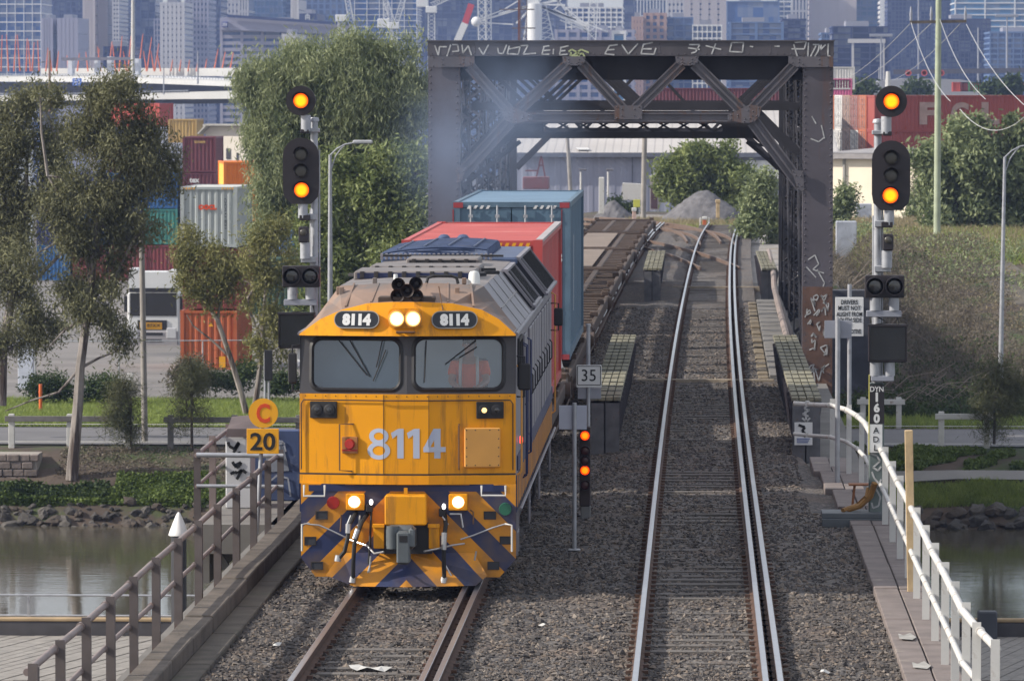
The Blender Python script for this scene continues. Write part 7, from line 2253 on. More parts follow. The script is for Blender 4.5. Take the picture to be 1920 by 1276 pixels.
for u0, u1, v0, v1 in ((410, 414, 285, 300), (423, 432, 278, 298), (445, 449, 286, 300), (390, 397, 272, 298)):
    b = MB(); b.box(P(u0, 0, Y).x, P(u1, 0, Y).x, Y - .06, Y - .02, P(0, v1, Y).z, P(0, v0, Y).z); b.build('window', mat('window_dark', (.05, .05, .06), .2), ho, True)

ho.rotation_euler = (0, 0, rad(-24))
# white truck
TY = 246.0
tk = thing('truck', 'white cab truck facing the camera behind the telegraph pole', 'truck', P(288, 668, TY))
o0 = P(288, 668, TY)
tx = lambda u: P(u, 600, TY).x - o0.x
tz = lambda v: P(288, v, TY).z - o0.z
TW = mat('truck_white', (.66, .66, .66), .35, 0, .05, 1, c2=(.4, .38, .36), cover=.15, s2=1.5)
TWS = mat('truck_silver', (.35, .33, .34), .4, .2, .1, 2)
b = MB(); b.bbox(tx(239), tx(336), .0, 2.2, tz(650), tz(548), .08); b.build('cab', TW, tk)
b = MB(); b.prism([(tx(240), tz(540)), (tx(335), tz(540)), (tx(332), tz(508)), (tx(318), tz(506)), (tx(312), tz(510)), (tx(264), tz(510)), (tx(256), tz(504)), (tx(242), tz(504))], 'y', .15, 2.0); b.build('roof_fairing', TW, tk)
b = MB(); b.box(tx(243), tx(333), -.04, .0, tz(548), tz(540)); b.build('sun_visor', BLACK, tk)
b = MB(); b.box(tx(244), tx(331), -.03, .02, tz(592), tz(549)); b.build('windscreen', DARKLENS, tk)
b = MB(); b.bbox(tx(258), tx(313), -.05, .0, tz(618), tz(600), .01); b.build('grille', BLACK, tk)
b = MB(); b.box(tx(262), tx(304), -.07, -.05, tz(617), tz(604)); np_ = b.build('banner', mat('banner_amber', (.45, .22, .01), .6), tk)
text('6J 87XX', 'lettering', INK, np_, tx(283), tz(610.5), -.075, width=.9, height=.2, world=False)
b = MB(); b.bbox(tx(242), tx(334), -.18, .1, tz(652), tz(620), .05); bp2 = b.build('bumper', TWS, tk)
for u0, u1, v0, v1 in ((262, 306, 628, 623), (264, 304, 640, 635)):
    b = MB(); b.box(tx(u0), tx(u1), -.2, -.17, tz(v0), tz(v1)); b.build('slot', BLACK, bp2)
for u in (250, 322):
    b = MB(); b.bbox(tx(u - 9), tx(u + 9), -.2, -.1, tz(634), tz(614), .03); b.build('headlight', mat('lamp_glass', (.5, .5, .52), .2), tk)
    b = MB(); b.bbox(tx(u) - .17, tx(u) + .17, .5, 1.5, 0, tz(628), .08); b.build('wheel', RUBBER, tk)
    b = MB(); b.bbox(tx(236 if u < 288 else 341) - .1, tx(236 if u < 288 else 341) + .1, .1, .2, tz(585), tz(555), .02); b.build('mirror', BLACK, tk)
b = MB(); b.box(tx(240), tx(335), 2.4, 11, tz(640), tz(632)); b.bbox(tx(246), tx(330), 2.5, 3.2, tz(632), tz(570), .05); b.build('chassis', BLACK, tk)

# white blue pillar sign hidden in the gums
p = P(48, 460, 200)
b = MB(); b.bbox(-.3, .3, -.2, .2, gh(p.x, 200) - p.z, P(48, 250, 200).z - p.z, .02); o = b.build('pylon', mat('pylon_white', (.5, .53, .6), .5, 0, .15, 1.5, c2=(.15, .2, .35), cover=.4, s2=1.2)); o.location = p
tag(o, 'white and blue pylon standing behind the left gum trees', 'pylon')

# yard fence
fn = thing('wire_fence', 'galvanised wire fence along the near side of the yard', 'fence', P(0, 720, 190.8))
o0 = P(0, 720, 190.8)
for u in (66, 223, 380, 505):
    p = P(u, 640, 190.8); b = MB(); b.cyl((p.x, 190.8, gh(p.x, 190.8) - .2), (p.x, 190.8, p.z), .03, n=8); b.build('post', GALV, fn, True)
b = MB(); p, q = P(-20, 641, 190.8), P(560, 637, 190.8); b.cyl(p, q, .022, n=6); b.build('top_rail', GALV, fn, True)
b = MB()
for z in np.linspace(.15, .95, 7):
    b.beam((p.x, 190.8, gh(-20, 190.8) + z * 1.5), (q.x, 190.8, gh(-14, 190.8) + z * 1.5), .006, .006)
b.build('wires', GALV, fn, kind='stuff', world=True)
# pillar and markers
b = MB(); b.cyl((0, 0, -.2), (0, 0, 1.05), .06, n=10); b.cyl((0, 0, .72), (0, 0, .8), .068, n=10); o = b.build('marker_post', mat('marker_orange', (.7, .14, .03), .6)); p = P(76, 752, 181); o.location = (p.x, 181, gh(p.x, 181)); tag(o, 'orange marker post on the grass left of the leaning gum', 'marker post')
p = P(830 if 0 else 244, 708, 203); b = MB(); b.bbox(-.12, .12, -.12, .12, 0, .5, .02); o = b.build('bollard', WHITE); o.location = (p.x, 203, gh(p.x, 203)); tag(o, 'short white bollard on the asphalt by the yard fence', 'bollard')
p = P(1180, 795, 178)
pe = thing('steel_post_pair', 'pair of pale steel posts with a dark box above the C sign', 'post', P(500, 780, 174))
o0 = P(500, 780, 174); g_ = lambda u, v: P(u, v, 174) - o0
b = MB(); b.cyl(g_(497, 785), g_(497, 660), .045, n=8); b.cyl(g_(504, 785), g_(504, 660), .045, n=8); b.build('post', GALV, pe)
b = MB(); b.bbox(g_(494, 0).x, g_(509, 0).x, -.08, .08, g_(0, 712).z, g_(0, 655).z, .02); b.build('box', BLACK, pe)

b = MB()
for x, y, s_ in ((-4.05, 61.3, 1.0), (-3.8, 61.2, .7), (.35, 58.9, .6), (-2.0, 66.0, .35), (1.5, 60.5, .4), (-5.2, 63.0, .35)):
    z = float(ballast_z(np.array([x]), np.array([y]))[0]) + .03
    n = 7
    pts = [(x + math.cos(6.28 * k / n) * .16 * s_ * R.uniform(.6, 1.3), y + math.sin(6.28 * k / n) * .3 * s_ * R.uniform(.6, 1.3), z + R.uniform(0, .05)) for k in range(n)]
    b.add(pts + [(x, y, z + .05)], [(k, (k + 1) % n, n) for k in range(n)])
o = b.build('litter', mat('litter_white', (.5, .49, .47), .9), kind='stuff')
# ================================================================ poles, lamps and wires
POLE = mat('pole_grey', (.27, .25, .23), .9, 0, .2, 2, c2=(.16, .15, .14), cover=.35, s2=2, streak=True)
POLEG = mat('pole_green', (.34, .38, .27), .9, 0, .15, 2, c2=(.42, .42, .36), cover=.35, s2=1, streak=True)
def pole(name, label, cat, u0, v0, u1, v1, Y, r0, r1, mt, n=10):
    p, q = P(u0, v0, Y), P(u1, v1, Y)
    t = thing(name, label, cat, p)
    b = MB(); b.tube([Vector((0, 0, -.4)), (q - p) * .5, q - p], [r0, (r0 + r1) / 2, r1], n); b.build('pole', mt, t)
    return t, q - p
t, _ = pole('telegraph_pole', 'mottled pale telegraph pole before the white truck', 'pole', 272, 838, 265, 410, 162.5, .105, .085, POLE)
# street lamps
def lamp(label, u, v0, v1, Y, arm, mt=GALV, tilt=0):
    t, top = pole('street_lamp', label, 'street lamp', u, v0, u + tilt, v1, Y, .10, .055, mt)
    b = MB(); a = [top + Vector((0, 0, -.02))] + [top + Vector((arm * f, 0, abs(arm) * g)) for f, g in ((.25, .22), (.55, .38), (.9, .44))]
    b.tube(a, .026, 8)
    b.tube([top + Vector((0, 0, -.6))] + [top + Vector((arm * f, 0, abs(arm) * g)) for f, g in ((.2, -.05), (.4, .22), (.55, .37))], .022, 8); b.build('arm', mt, t)
    b = MB(); c = a[-1]; s_ = 1 if arm > 0 else -1
    b.bbox(min(c.x - .05 * s_, c.x + .6 * s_), max(c.x - .05 * s_, c.x + .6 * s_), -.1, .1, c.z - .03, c.z + .09, .03); b.build('lantern', mat('lantern', (.45, .46, .48), .4), t)
lamp('curved arm street lamp in front of the pepper tree', 619, 640, 290, 170, .9)
lamp('street lamp on a leaning dark pole at the far right edge', 1876, 690, 294, 188, 1.0, tilt=8)
# tall power pole with cross arm
t, top = pole('power_pole', 'tall green tinged power pole with a crossarm at the right', 'pole', 1757, 430, 1760, -40, 246, .17, .13, POLEG, 12)
zz = P(1760, 38, 246).z - t.location.z
b = MB(); a, c = P(1706, 42, 246) - t.location, P(1812, 40, 246) - t.location; b.beam(a, c, .12, .14); b.build('crossarm', TIMBER, t)
for u in (1708, 1810, 1746):
    b = MB(); p = P(u, 40, 246) - t.location; b.lathe([(.05, 0), (.07, .1), (.05, .2), (.08, .3), (.05, .5), (.03, .7)], p, 10); b.build('insulator', SIGNGREY, t)
for i, (p0, p1, sag, lab) in enumerate((((1706, 45, 246), (1585, 148, 420), .3, 'wire from the left crossarm end running down to the yard'), ((1748, 42, 246), (1600, 160, 430), .3, 'wire from the pole head running down behind the signal'), ((1800, 45, 246), (1680, 148, 430), .3, 'wire from the right crossarm end crossing behind the pole'),
        ((1708, 42, 246), (1782, 190, 200), .5, 'slack wire falling right from the left crossarm end'), ((1762, 36, 246), (1848, 186, 200), .5, 'slack wire falling right from the pole'), ((1812, 46, 246), (1930, 205, 180), .4, 'slack wire falling right from the right crossarm end'), ((1800, 205, 200), (1930, 210, 190), .75, 'sagging loop of wire in front of the wattle'))):
    a, c = P(*p0), P(*p1)
    b = MB(); b.tube([a.lerp(c, f) - Vector((0, 0, sag * 4 * f * (1 - f))) for f in np.linspace(0, 1, 12)], .014, 5); o = b.build('power_line', mat('wire_pale', (.45, .45, .45), .5)); tag(o, lab, 'power line')
# poles beyond the bridge
pole('wooden_pole', 'leaning timber pole left of the shed door beyond the truss', 'pole', 1070, 352, 1062, 235, 330, .14, .12, POLE)
pole('wooden_pole', 'straight timber pole before the grey warehouse beyond the truss', 'pole', 1206, 405, 1209, 235, 285, .16, .14, POLE)
for lab, u, v0, v1 in (('small yard lamp nearest the leaning timber pole', 1089, 356, 322), ('small yard lamp in the middle of the warehouse wall', 1140, 358, 322), ('small yard lamp by the little hut', 1234, 385, 320)):
    t, top = pole('yard_lamp', lab, 'lamp', u, v0, u, v1, 335, .07, .06, WHITE)
    b = MB(); b.bbox(top.x - .12, top.x + .35, -.12, .12, top.z + .05, top.z + .2, .03); b.build('head', mat('lamp_dark', (.12, .12, .14), .5), t)
# warehouse
YW = 350
wh = thing('warehouse', 'long grey corrugated warehouse with a pale roof beyond the truss', 'building', P(1200, 392, YW))
x0, x1 = P(960, 0, YW).x, P(1560, 0, YW).x
z0, z1 = P(0, 402, YW).z, P(0, 286, YW).z
b = MB(); corr_panel(b, (x0, YW, z0), (1, 0, 0), (0, 0, 1), (0, -1, 0), x1 - x0, z1 - z0, .76, .022); b.box(x0, x1, YW + .1, YW + 30, z0, z1 - .05); b.build('wall', mat('wall_steel', (.27, .28, .36), .6, 0, .06, .3), wh, True)
zr = P(0, 240, YW + 30).z
b = MB(); n = 40
for k in range(n):
    xa, xb = x0 - .5 + (x1 - x0 + 1) * k / n, x0 - .5 + (x1 - x0 + 1) * (k + 1) / n
    b.add([(xa, YW - .5, z1), (xb - .1, YW - .5, z1), (xb - .1, YW + 32, zr + 1.5), (xa, YW + 32, zr + 1.5), (xb, YW - .5, z1 - .02), (xb, YW + 32, zr + 1.48)], [(0, 1, 2, 3), (1, 4, 5, 2)])
b.build('roof', mat('roof_pale', (.44, .41, .39), .6, 0, .1, .2, c2=(.5, .46, .42), cover=.3, s2=.3), wh, True)
b = MB(); b.box(x0 - .5, x1 + .5, YW - .62, YW - .45, z1 - .28, z1 + .02); b.build('gutter', mat('gutter_dark', (.12, .13, .17), .6), wh, True)
for u in (1062, 1258):
    b = MB(); b.add([P(u, 254, YW + 22) + Vector((0, 0, .25)), P(u + 18, 254, YW + 22) + Vector((0, 0, .25)), P(u + 44, 284, YW + .5) + Vector((0, 0, .12)), P(u + 20, 284, YW + .5) + Vector((0, 0, .12))], [(3, 2, 1, 0)]); b.build('skylight', mat('skylight', (.6, .58, .55), .4), wh, True)
b = MB(); b.box(P(1398, 0, YW).x, P(1500, 0, YW).x, YW - .3, YW - .05, P(0, 335, YW).z, P(0, 300, YW).z); b.build('pale_panel', mat('panel_offwhite', (.62, .62, .62), .6), wh, True)
b = MB(); b.box(P(1185, 0, YW).x, P(1187, 0, YW).x, YW - .08, YW + .01, z0, z1 - .3); b.build('downpipe', mat('gutter_dark', (0, 0, 0)), wh, True)
# small hut, crane hook block, skip, kiosks
ht = thing('hut', 'little grey hut with a pale roof edge and dark doorway', 'hut', P(1228, 390, 326)); o0 = P(1228, 390, 326); g_ = lambda u, v: P(u, v, 326) - o0
b = MB(); b.prism([(g_(1219, 0).x, g_(0, 392).z), (g_(1236, 0).x, g_(0, 392).z), (g_(1236, 0).x, g_(0, 326).z), (g_(1219, 0).x, g_(0, 332).z)], 'y', 0, 3); b.build('wall', mat('hut_grey', (.3, .27, .26), .8), ht)
b = MB(); b.beam(g_(1217, 332) + Vector((0, -.1, 0)), g_(1237, 322) + Vector((0, -.1, 0)), .5, .1); b.build('roof_edge', WHITE, ht)
b = MB(); b.box(g_(1221, 0).x, g_(1233, 0).x, -.05, .02, g_(0, 390).z, g_(0, 347).z); b.build('doorway', mat('door_dark', (.06, .03, .04), .7), ht)
sk = thing('skip', 'maroon steel skip seen left of the pole through the truss', 'skip', P(1005, 356, 322)); o0 = P(1005, 356, 322); g_ = lambda u, v: P(u, v, 322) - o0
b = MB(); b.bbox(g_(980, 0).x, g_(1029, 0).x, 0, 2, g_(0, 354).z, g_(0, 331).z, .05); b.build('body', paint('skip_red', (.16, .055, .06)), sk)
b = MB()
for a, c in (((1015, 292), (1006, 331)), ((1015, 292), (1022, 331)), ((1010, 310), (1019, 310)), ((985, 320), (1008, 320))): b.beam(g_(*a), g_(*c), .1, .1)
b.build('frame', paint('skip_red', (0, 0, 0)), sk)
b = MB(); b.bbox(-.35, .35, -.3, .3, 0, 2.2, .05); o = b.build('white_post', WHITE); o.location = P(1128, 402, 302); o.scale = (.45, .6, 1); tag(o, 'broad white post beside the small gravel heap', 'post')
b = MB(); b.prism([(-1.4, 0), (1.2, 0), (1.6, 1.2), (-1.2, 1.3)], 'y', 0, 1.5); o = b.build('concrete_block', WHITE); o.location = P(1186, 375, 334); o.scale = (.55, 1, .85); tag(o, 'white tapered concrete block left of the little hut', 'block')
for lab, u, v, h, Y, mt in (('orange and white barrel marker in the weeds past the truss', 1321, 430, .66, 262, mat('marker_worn', (.5, .13, .05), .7)), ('small pale switch stand beside the curving track', 1189, 418, .8, 265, mat('pale_pink', (.5, .35, .3), .7)), ('tan marker stake before the gravel heap', 1346, 402, .8, 275, TIMBER_NEW)):
    t = thing('track_marker', lab, 'marker', P(u, v, Y))
    b = MB(); b.bbox(-.1, .1, -.1, .1, -.2, h * .75, .03); b.build('body', mt, t); b = MB(); b.bbox(-.13, .13, -.12, .12, h * .75, h, .03); b.build('head', WHITE if 'barrel' in lab or 'switch' in lab else mt, t)
    if 'barrel' in lab:
        for sx in (-.27, .27):
            b = MB(); b.bbox(sx * .8 - .04, sx * .8 + .04, -.1, .1, -.2, h * .9, .02); b.build('side_post', WHITE, t)
yb_ = thing('stand_in_board', 'small yellow board standing in for an unclear figure behind the straight timber pole', 'marker', P(1194, 398, 300))  # board stands in for what looked like a small figure in a yellow vest
b = MB(); b.bbox(-.2, .2, -.03, .03, .3, .75, .02); b.build('board', mat('board_yellow', (.5, .5, .08), .6), yb_)
for x in (-.15, .15):
    b = MB(); b.cyl((x, .02, -.3), (x, .02, .5), .025, n=8); b.build('post', GALV, yb_)

# pale shed and containers on the right
YS = 318
sh = thing('shed', 'cream shed with a grey flat roof behind the right signal', 'building', P(1640, 416, YS)); o0 = P(1640, 416, YS); g_ = lambda u, v, dy=0: P(u, v, YS) - o0 + Vector((0, dy, 0))
b = MB(); b.box(g_(1540, 0).x, g_(1745, 0).x, 0, 8, g_(0, 425).z, g_(0, 298).z); b.build('wall', mat('cream', (.85, .75, .60), .8, 0, .05, .6, c2=(.75, .65, .5), cover=.15, s2=.5, streak=True), sh)
b = MB(); b.box(g_(1535, 0).x, g_(1750, 0).x, -.5, 8.5, g_(0, 297).z, g_(0, 287).z); b.add([g_(1535, 287, -.5), g_(1750, 287, -.5), g_(1745, 280, 8.5), g_(1540, 280, 8.5)], [(0, 1, 2, 3)]); b.build('roof', mat('shed_roof', (.28, .26, .26), .7), sh)
b = MB(); b.box(g_(1578, 0).x, g_(1582, 0).x, -.15, 0, g_(0, 400).z, g_(0, 298).z); b.build('downpipe', CONC, sh)
sh.rotation_euler = (0, 0, rad(-24))
for lab, u, v0, v1, w_, Y in (('graffiti marked grey cabinet right of the bridge portal', 1587, 475, 415, 24, 240), ('tall concrete block at the foot of the cream shed', 1620, 420, 382, 18, 300)):
    p = P(u, v0, Y); s_ = Y / F_PX
    b = MB(); b.bbox(-w_ / 2 * 1.0 * s_ * 1.6, w_ / 2 * s_ * 1.6, 0, .9, -.3, (v0 - v1) * s_, .03); o = b.build('trackside_cabinet', mat('cab_grey', (.38, .4, .46), .7, 0, .2, 2, c2=(.15, .15, .2), cover=.35, s2=3)); o.location = p; tag(o, lab, 'cabinet')
YR = 372
GR2 = 'freight containers stacked at the right'
RB = paint('right_red', (.31, .058, .045), (.14, .06, .05), .3)
ang = rad(11.5)
d = Vector((math.cos(ang), math.sin(ang), 0)); nb_ = Vector((-math.sin(ang), math.cos(ang), 0))
base = P(1639, 376, YR); hz = 2.62
cols_r = [[('right_red', RB), ('rust', paint('rust2', (.42, .12, .05), (.5, .4, .35), .2)), ('brown', paint('brownred', (.28, .10, .08))), ('tan', paint('tan2', (.30, .19, .15), (.2, .12, .1), .3)), ('white', paint('offwhite', (.6, .58, .56), (.35, .25, .2), .15)), ('orange', paint('orange2', (.45, .14, .06), (.5, .4, .3), .2)), ('white2', paint('offwhite', (0, 0, 0)))],]
names = ['dull red', 'rust orange', 'brown red', 'tan streaked', 'off white', 'worn orange', 'off white']
for lev, ztop_v in enumerate((178, 244, 310)):
    zc = P(1639, ztop_v, YR).z - hz
    order = [0, 1, 2, 3, 4, 5, 6] if lev == 0 else [0, 1, 4, 3, 4, 4, 4] if lev == 1 else [0, 2, 1, 4, 3, 5, 4]
    for i in range(7):
        k = order[i]
        nm, pm = cols_r[0][k]
        c = base + nb_ * (i * 2.6) + d * 0
        # container's own +y runs along d, its end faces left
        loc = c + nb_ * 1.22; loc.z = zc
        lab = ['top', 'second', 'third'][lev] + ' row ' + names[k] + ' container ' + ('with its long side facing, right of the signal' if i == 0 else ['', 'next to the long red one', 'third from the right end', 'fourth from the right end', 'fifth from the right end', 'sixth from the right end', 'nearest the bridge portal'][i])
        L = 12.19 if i == 0 else 12.19
        o = container(lab, L, 2.59, pm, loc, ang - math.pi / 2, GR2, doors=(i > 0 and lev < 2))
        if i == 0 and lev == 0:
            LM = mat('letter_tan', (.40, .27, .23), .7)
            o['label'] = 'long dull red container with big pale letters behind the power pole'
            for ch, u in (('F', 1741), ('C', 1800), ('L', 1858)):
                pos = (u - 1639) / 25.3
                tt = text(ch, 'lettering', LM, o, 0, 0, 0, width=1.35, height=1.62, bold=.05, world=False)
                tt.location = (1.222, pos, 1.28); tt.rotation_euler = (0, 0, math.pi / 2)
# long second line of containers behind and row of far coloured ones
for lab, u, v, Y, pm in (('far pink container left of the cream shed', 1575, 190, 520, paint('pink', (.55, .12, .25))), ('white site cabin above the far pink container', 1580, 168, 520, paint('offwhite', (0, 0, 0)))):
    p = P(u, v, Y); container(lab, 6.06, 2.3, pm, (p.x, Y, p.z), 0, GR2)
for i, (u, pm, lab) in enumerate(((1785, paint('bright_red', (0, 0, 0)), 'red'), (1800, paint('skip_red', (0, 0, 0)), 'maroon'), (1815, paint('green3', (.05, .28, .12)), 'green'), (1842, paint('bright_red', (0, 0, 0)), 'red'), (1868, paint('green3', (0, 0, 0)), 'green'))):
    p = P(u, 172, 700); container('tiny far %s container %s' % (lab, ['leftmost in the row above the letters', 'second from left in the far row', 'third from left in the far row', 'fourth from left in the far row', 'rightmost in the far row'][i]), 12.19, 1.3, pm, (p.x, 700, p.z), rad(-90), GR2)
# long red container seen through the truss
p = P(1330, 226, 420); container('long dark red container seen through the truss bracing', 12.19, 2.5, MAR, (P(1215, 0, 420).x, 420, P(0, 222, 420).z), rad(-90), GR2)

# ================================================================ the elevated freeway on the left
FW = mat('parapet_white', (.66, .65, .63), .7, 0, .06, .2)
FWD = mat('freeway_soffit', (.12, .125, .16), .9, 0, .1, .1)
YFW = 760
fw = thing('elevated_freeway', 'white parapeted elevated freeway on two decks at the left', 'freeway', P(200, 240, YFW)); o0 = P(200, 240, YFW)
def deck_(poly_top, poly_bot, Y, depth, name, mt):
    b = MB()
    for (a, c), (e, f) in zip(zip(poly_top[:-1], poly_top[1:]), zip(poly_bot[:-1], poly_bot[1:])):
        q = [P(a[0], a[1], Y), P(c[0], c[1], Y), P(f[0], f[1], Y), P(e[0], e[1], Y)]
        vs = q + [p + Vector((0, depth, 0)) for p in q]
        b.add(vs, [(3, 2, 1, 0), (4, 5, 6, 7), (0, 1, 5, 4), (2, 3, 7, 6)])
    return b.build(name, mt, fw, True)
deck_([(-60, 142), (200, 142), (300, 146), (560, 155)], [(-60, 153), (200, 154), (300, 157), (560, 166)], YFW, 26, 'upper_parapet', FW)
deck_([(-60, 128), (440, 128), (560, 130)], [(-60, 141), (300, 143), (560, 150)], YFW + 30, 20, 'back_parapet', FW)
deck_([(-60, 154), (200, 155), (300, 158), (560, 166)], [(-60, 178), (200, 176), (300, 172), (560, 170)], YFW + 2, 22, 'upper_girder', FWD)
deck_([(-60, 179), (150, 179), (300, 176), (560, 170)], [(-60, 190), (150, 190), (300, 187), (560, 185)], YFW - 20, 18, 'lower_parapet', FW)
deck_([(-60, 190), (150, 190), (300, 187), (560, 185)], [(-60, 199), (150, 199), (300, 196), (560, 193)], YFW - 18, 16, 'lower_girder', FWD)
for u, v0 in ((322, 196), (120, 199), (-40, 199)):
    b = MB(); p = P(u, v0, YFW - 10); b.cyl((p.x, YFW - 10, yardz(YFW)), (p.x, YFW - 10, p.z), 1.05, n=20); b.build('pier', CONC, fw, True)
for u, v0, v1, hw in ((117, 152, 109, 4.5), (171, 140, 110, 3.5), (198, 140, 106, 4.5), (254, 142, 110, 4)):
    b = MB(); p, q = P(u - hw, v0, YFW - 1), P(u + hw, v1, YFW - 1); b.box(p.x, q.x, YFW + 1, YFW + 2, p.z, q.z); b.build('gantry_pillar', mat('pillar_grey', (.4, .42, .48), .7), fw, True)
b = MB(); b.beam(P(110, 111, YFW), P(255, 110, YFW), .6, .45); b.build('gantry_beam', mat('beam_dark', (.09, .09, .12), .7), fw, True)
b = MB()
for u in np.arange(-40, 455, 6.0):
    b.beam(P(u, 142 + max(0, u - 200) * .035, YFW - .1), P(u, 139 + max(0, u - 200) * .035, YFW - .1), .1, .1)
    b.beam(P(u, 178 - max(0, u - 150) * .02, YFW - 20.1), P(u, 175.5 - max(0, u - 150) * .02, YFW - 20.1), .1, .1)
for va, vb, Y in ((139, 147.6, YFW - .1), (175.5, 169.5, YFW - 20.1)):
    b.beam(P(-40, va, Y), P(200, va, Y), .1, .1); b.beam(P(200, va, Y), P(455, vb, Y), .1, .1)
b.build('guard_rail', mat('guard_grey', (.3, .32, .36), .6), fw, True, kind='stuff')
fw.rotation_euler = (0, 0, rad(-18))
sg = MB(); p, q = P(136, 161, YFW - 1.5), P(153, 147, YFW - 1.5); sg.box(p.x, q.x, YFW - 1.6, YFW - 1.4, p.z, q.z); o = sg.build('road_sign', mat('sign_blue', (.04, .12, .45), .5)); tag(o, 'small blue road sign on the freeway parapet', 'sign')
strokes([[P(138, v, YFW - 1.7), P(e, v, YFW - 1.7)] for v, e in ((150, 144), (154, 146), (158, 144))] + [[P(147, 149, YFW - 1.7), P(150, 154, YFW - 1.7), P(147, 158, YFW - 1.7)]], 'print', SIGNWHITE, o, .1, .03)
STK = mat('stick_orange', (.55, .13, .05), .6)
src = None
for i, (u, v0, v1, ln) in enumerate([(x, 134, y, l) for x, y, l in ((3, 66, 2), (14, 65, -4), (28, 66, 4), (35, 65, -5), (50, 72, 2), (55, 76, -4), (62, 80, 4), (72, 76, -3), (88, 90, 4), (95, 95, -4), (108, 96, 4), (127, 104, -3), (147, 100, 4), (163, 98, -4), (186, 88, -6), (184, 92, 4), (207, 78, 6), (214, 84, -6), (226, 68, 6), (234, 96, -6), (243, 66, 6), (264, 64, 8), (272, 96, -6), (280, 70, 9), (286, 96, -6), (294, 82, 8), (298, 100, -7), (322, 112, 3), (338, 112, 3), (354, 112, 3), (370, 110, 3), (386, 110, 4), (405, 92, 8), (419, 97, 7), (434, 98, 7))]):
    p, q = P(u - ln * .5, v0, YFW + 28), P(u + ln * .5, v1, YFW + 28)
    t = MB(); t.tube([Vector((0, 0, 0)), (q - p)], [.13, .05], 6)
    o = t.build('leaning_mast', STK); o.location = p
    tag(o, ['first', 'second', 'third', 'fourth', 'fifth', 'sixth', 'seventh', 'eighth', 'ninth', 'tenth', 'eleventh', 'twelfth'][i % 12] + ' thin orange leaning mast from the left ' + ('at the left frame edge', 'along the middle of the freeway', 'towards the pepper tree')[i // 12], 'mast', 'orange leaning masts along the freeway')
for lab, u, v0, v1, Y, mt, r_ in (('tall white pole rising before the freeway at upper left', 249, 150, -20, 600, WHITE, .25), ('rusty brown pole above the left gum trees', 93, 200, 95, 420, mat('pole_rust', (.2, .13, .1), .8), .12), ('thin lamp pole on the freeway left of the pepper tree', 371, 152, 96, 700, SIGNGREY, .12), ('thin pole on the freeway at the middle left', 307, 172, 128, 700, SIGNGREY, .1), ('thin pole on the freeway right end', 441, 172, 145, 700, SIGNGREY, .1),
        ('tall floodlight mast above the dark right buildings', 1652, 165, 65, 900, SIGNGREY, .2), ('thin mast through the middle of the right skyline', 1722, 175, -20, 900, SIGNGREY, .16), ('mast just right of the power pole', 1834, 172, 52, 900, SIGNGREY, .18), ('floodlight mast at the far right skyline', 1888, 165, 28, 900, SIGNGREY, .2), ('white square pillar above the round signal head', 1665, 162, 134, 700, WHITE, .4), ('short thin mast beside the white pillar', 1648, 164, 126, 700, SIGNGREY, .1)):
    t, top = pole('light_mast', lab, 'mast', u, v0, u, v1, Y, r_, r_ * .7, mt, 8)
    if 'floodlight' in lab:
        b = MB(); b.bbox(top.x - 2.0, top.x + 2.0, -.3, .3, top.z - .4, top.z + .1, .05); b.build('lamp_bar', SIGNGREY, t)
for u, lab in ((1703, 'left red round speed sign on the far gantry'), (1733, 'middle red round speed sign on the far gantry'), (1765, 'right red round speed sign on the far gantry')):
    b = MB(); b.lathe([(.5, 0), (.5, -.1), (.33, -.1), (.33, 0)], (0, 0, 0), 18, axis='y'); b.cyl((0, .1, 0), (0, .0, 0), .5, n=14); o = b.build('round_sign', mat('sign_red', (.6, .08, .05), .5)); o.location = P(u, 137, 850); tag(o, lab, 'sign', 'round red signs on the far gantry')
b = MB(); b.beam(P(1675, 135, 852), P(1925, 132, 852), .5, .8); o = b.build('sign_gantry', mat('beam_dark', (0, 0, 0))); tag(o, 'dark sign gantry above the low grey roof', 'gantry')
b = MB(); q = [P(1610, 168, 800), P(1650, 152, 800), P(1700, 147, 800), P(1800, 149, 800), P(1850, 158, 800), P(1880, 168, 800)]
b.prism([(p.x, p.z) for p in q] + [(q[-1].x, q[-1].z - 8), (q[0].x, q[0].z - 8)], 'y', 800, 830); o = b.build('arched_roof_hall', mat('hall_grey', (.30, .30, .33), .7, 0, .05, .2)); tag(o, 'low arched grey roof hall behind the right containers', 'building')
for lab, u, v, ru, rv in (('small far tree left of the round signal head', 1618, 168, 16, 12), ('small far tree behind the round signal head', 1722, 168, 14, 10), ('small far tree near the right skyline mast', 1862, 165, 20, 10), ('small far tree at the right frame edge', 1900, 164, 14, 10)):
    px_tree('far_tree', lab, 'tree', 620, (u, v + rv + 6), [([(u, v + rv + 6), (u, v)], 1.5, .6)], [(u, v, ru, rv), (u - ru * .4, v + 3, ru * .6, rv * .7)], 1500, .7, .3, L_DRK, BARKD, 'small far trees', .2, .5, 40, twigs=False)

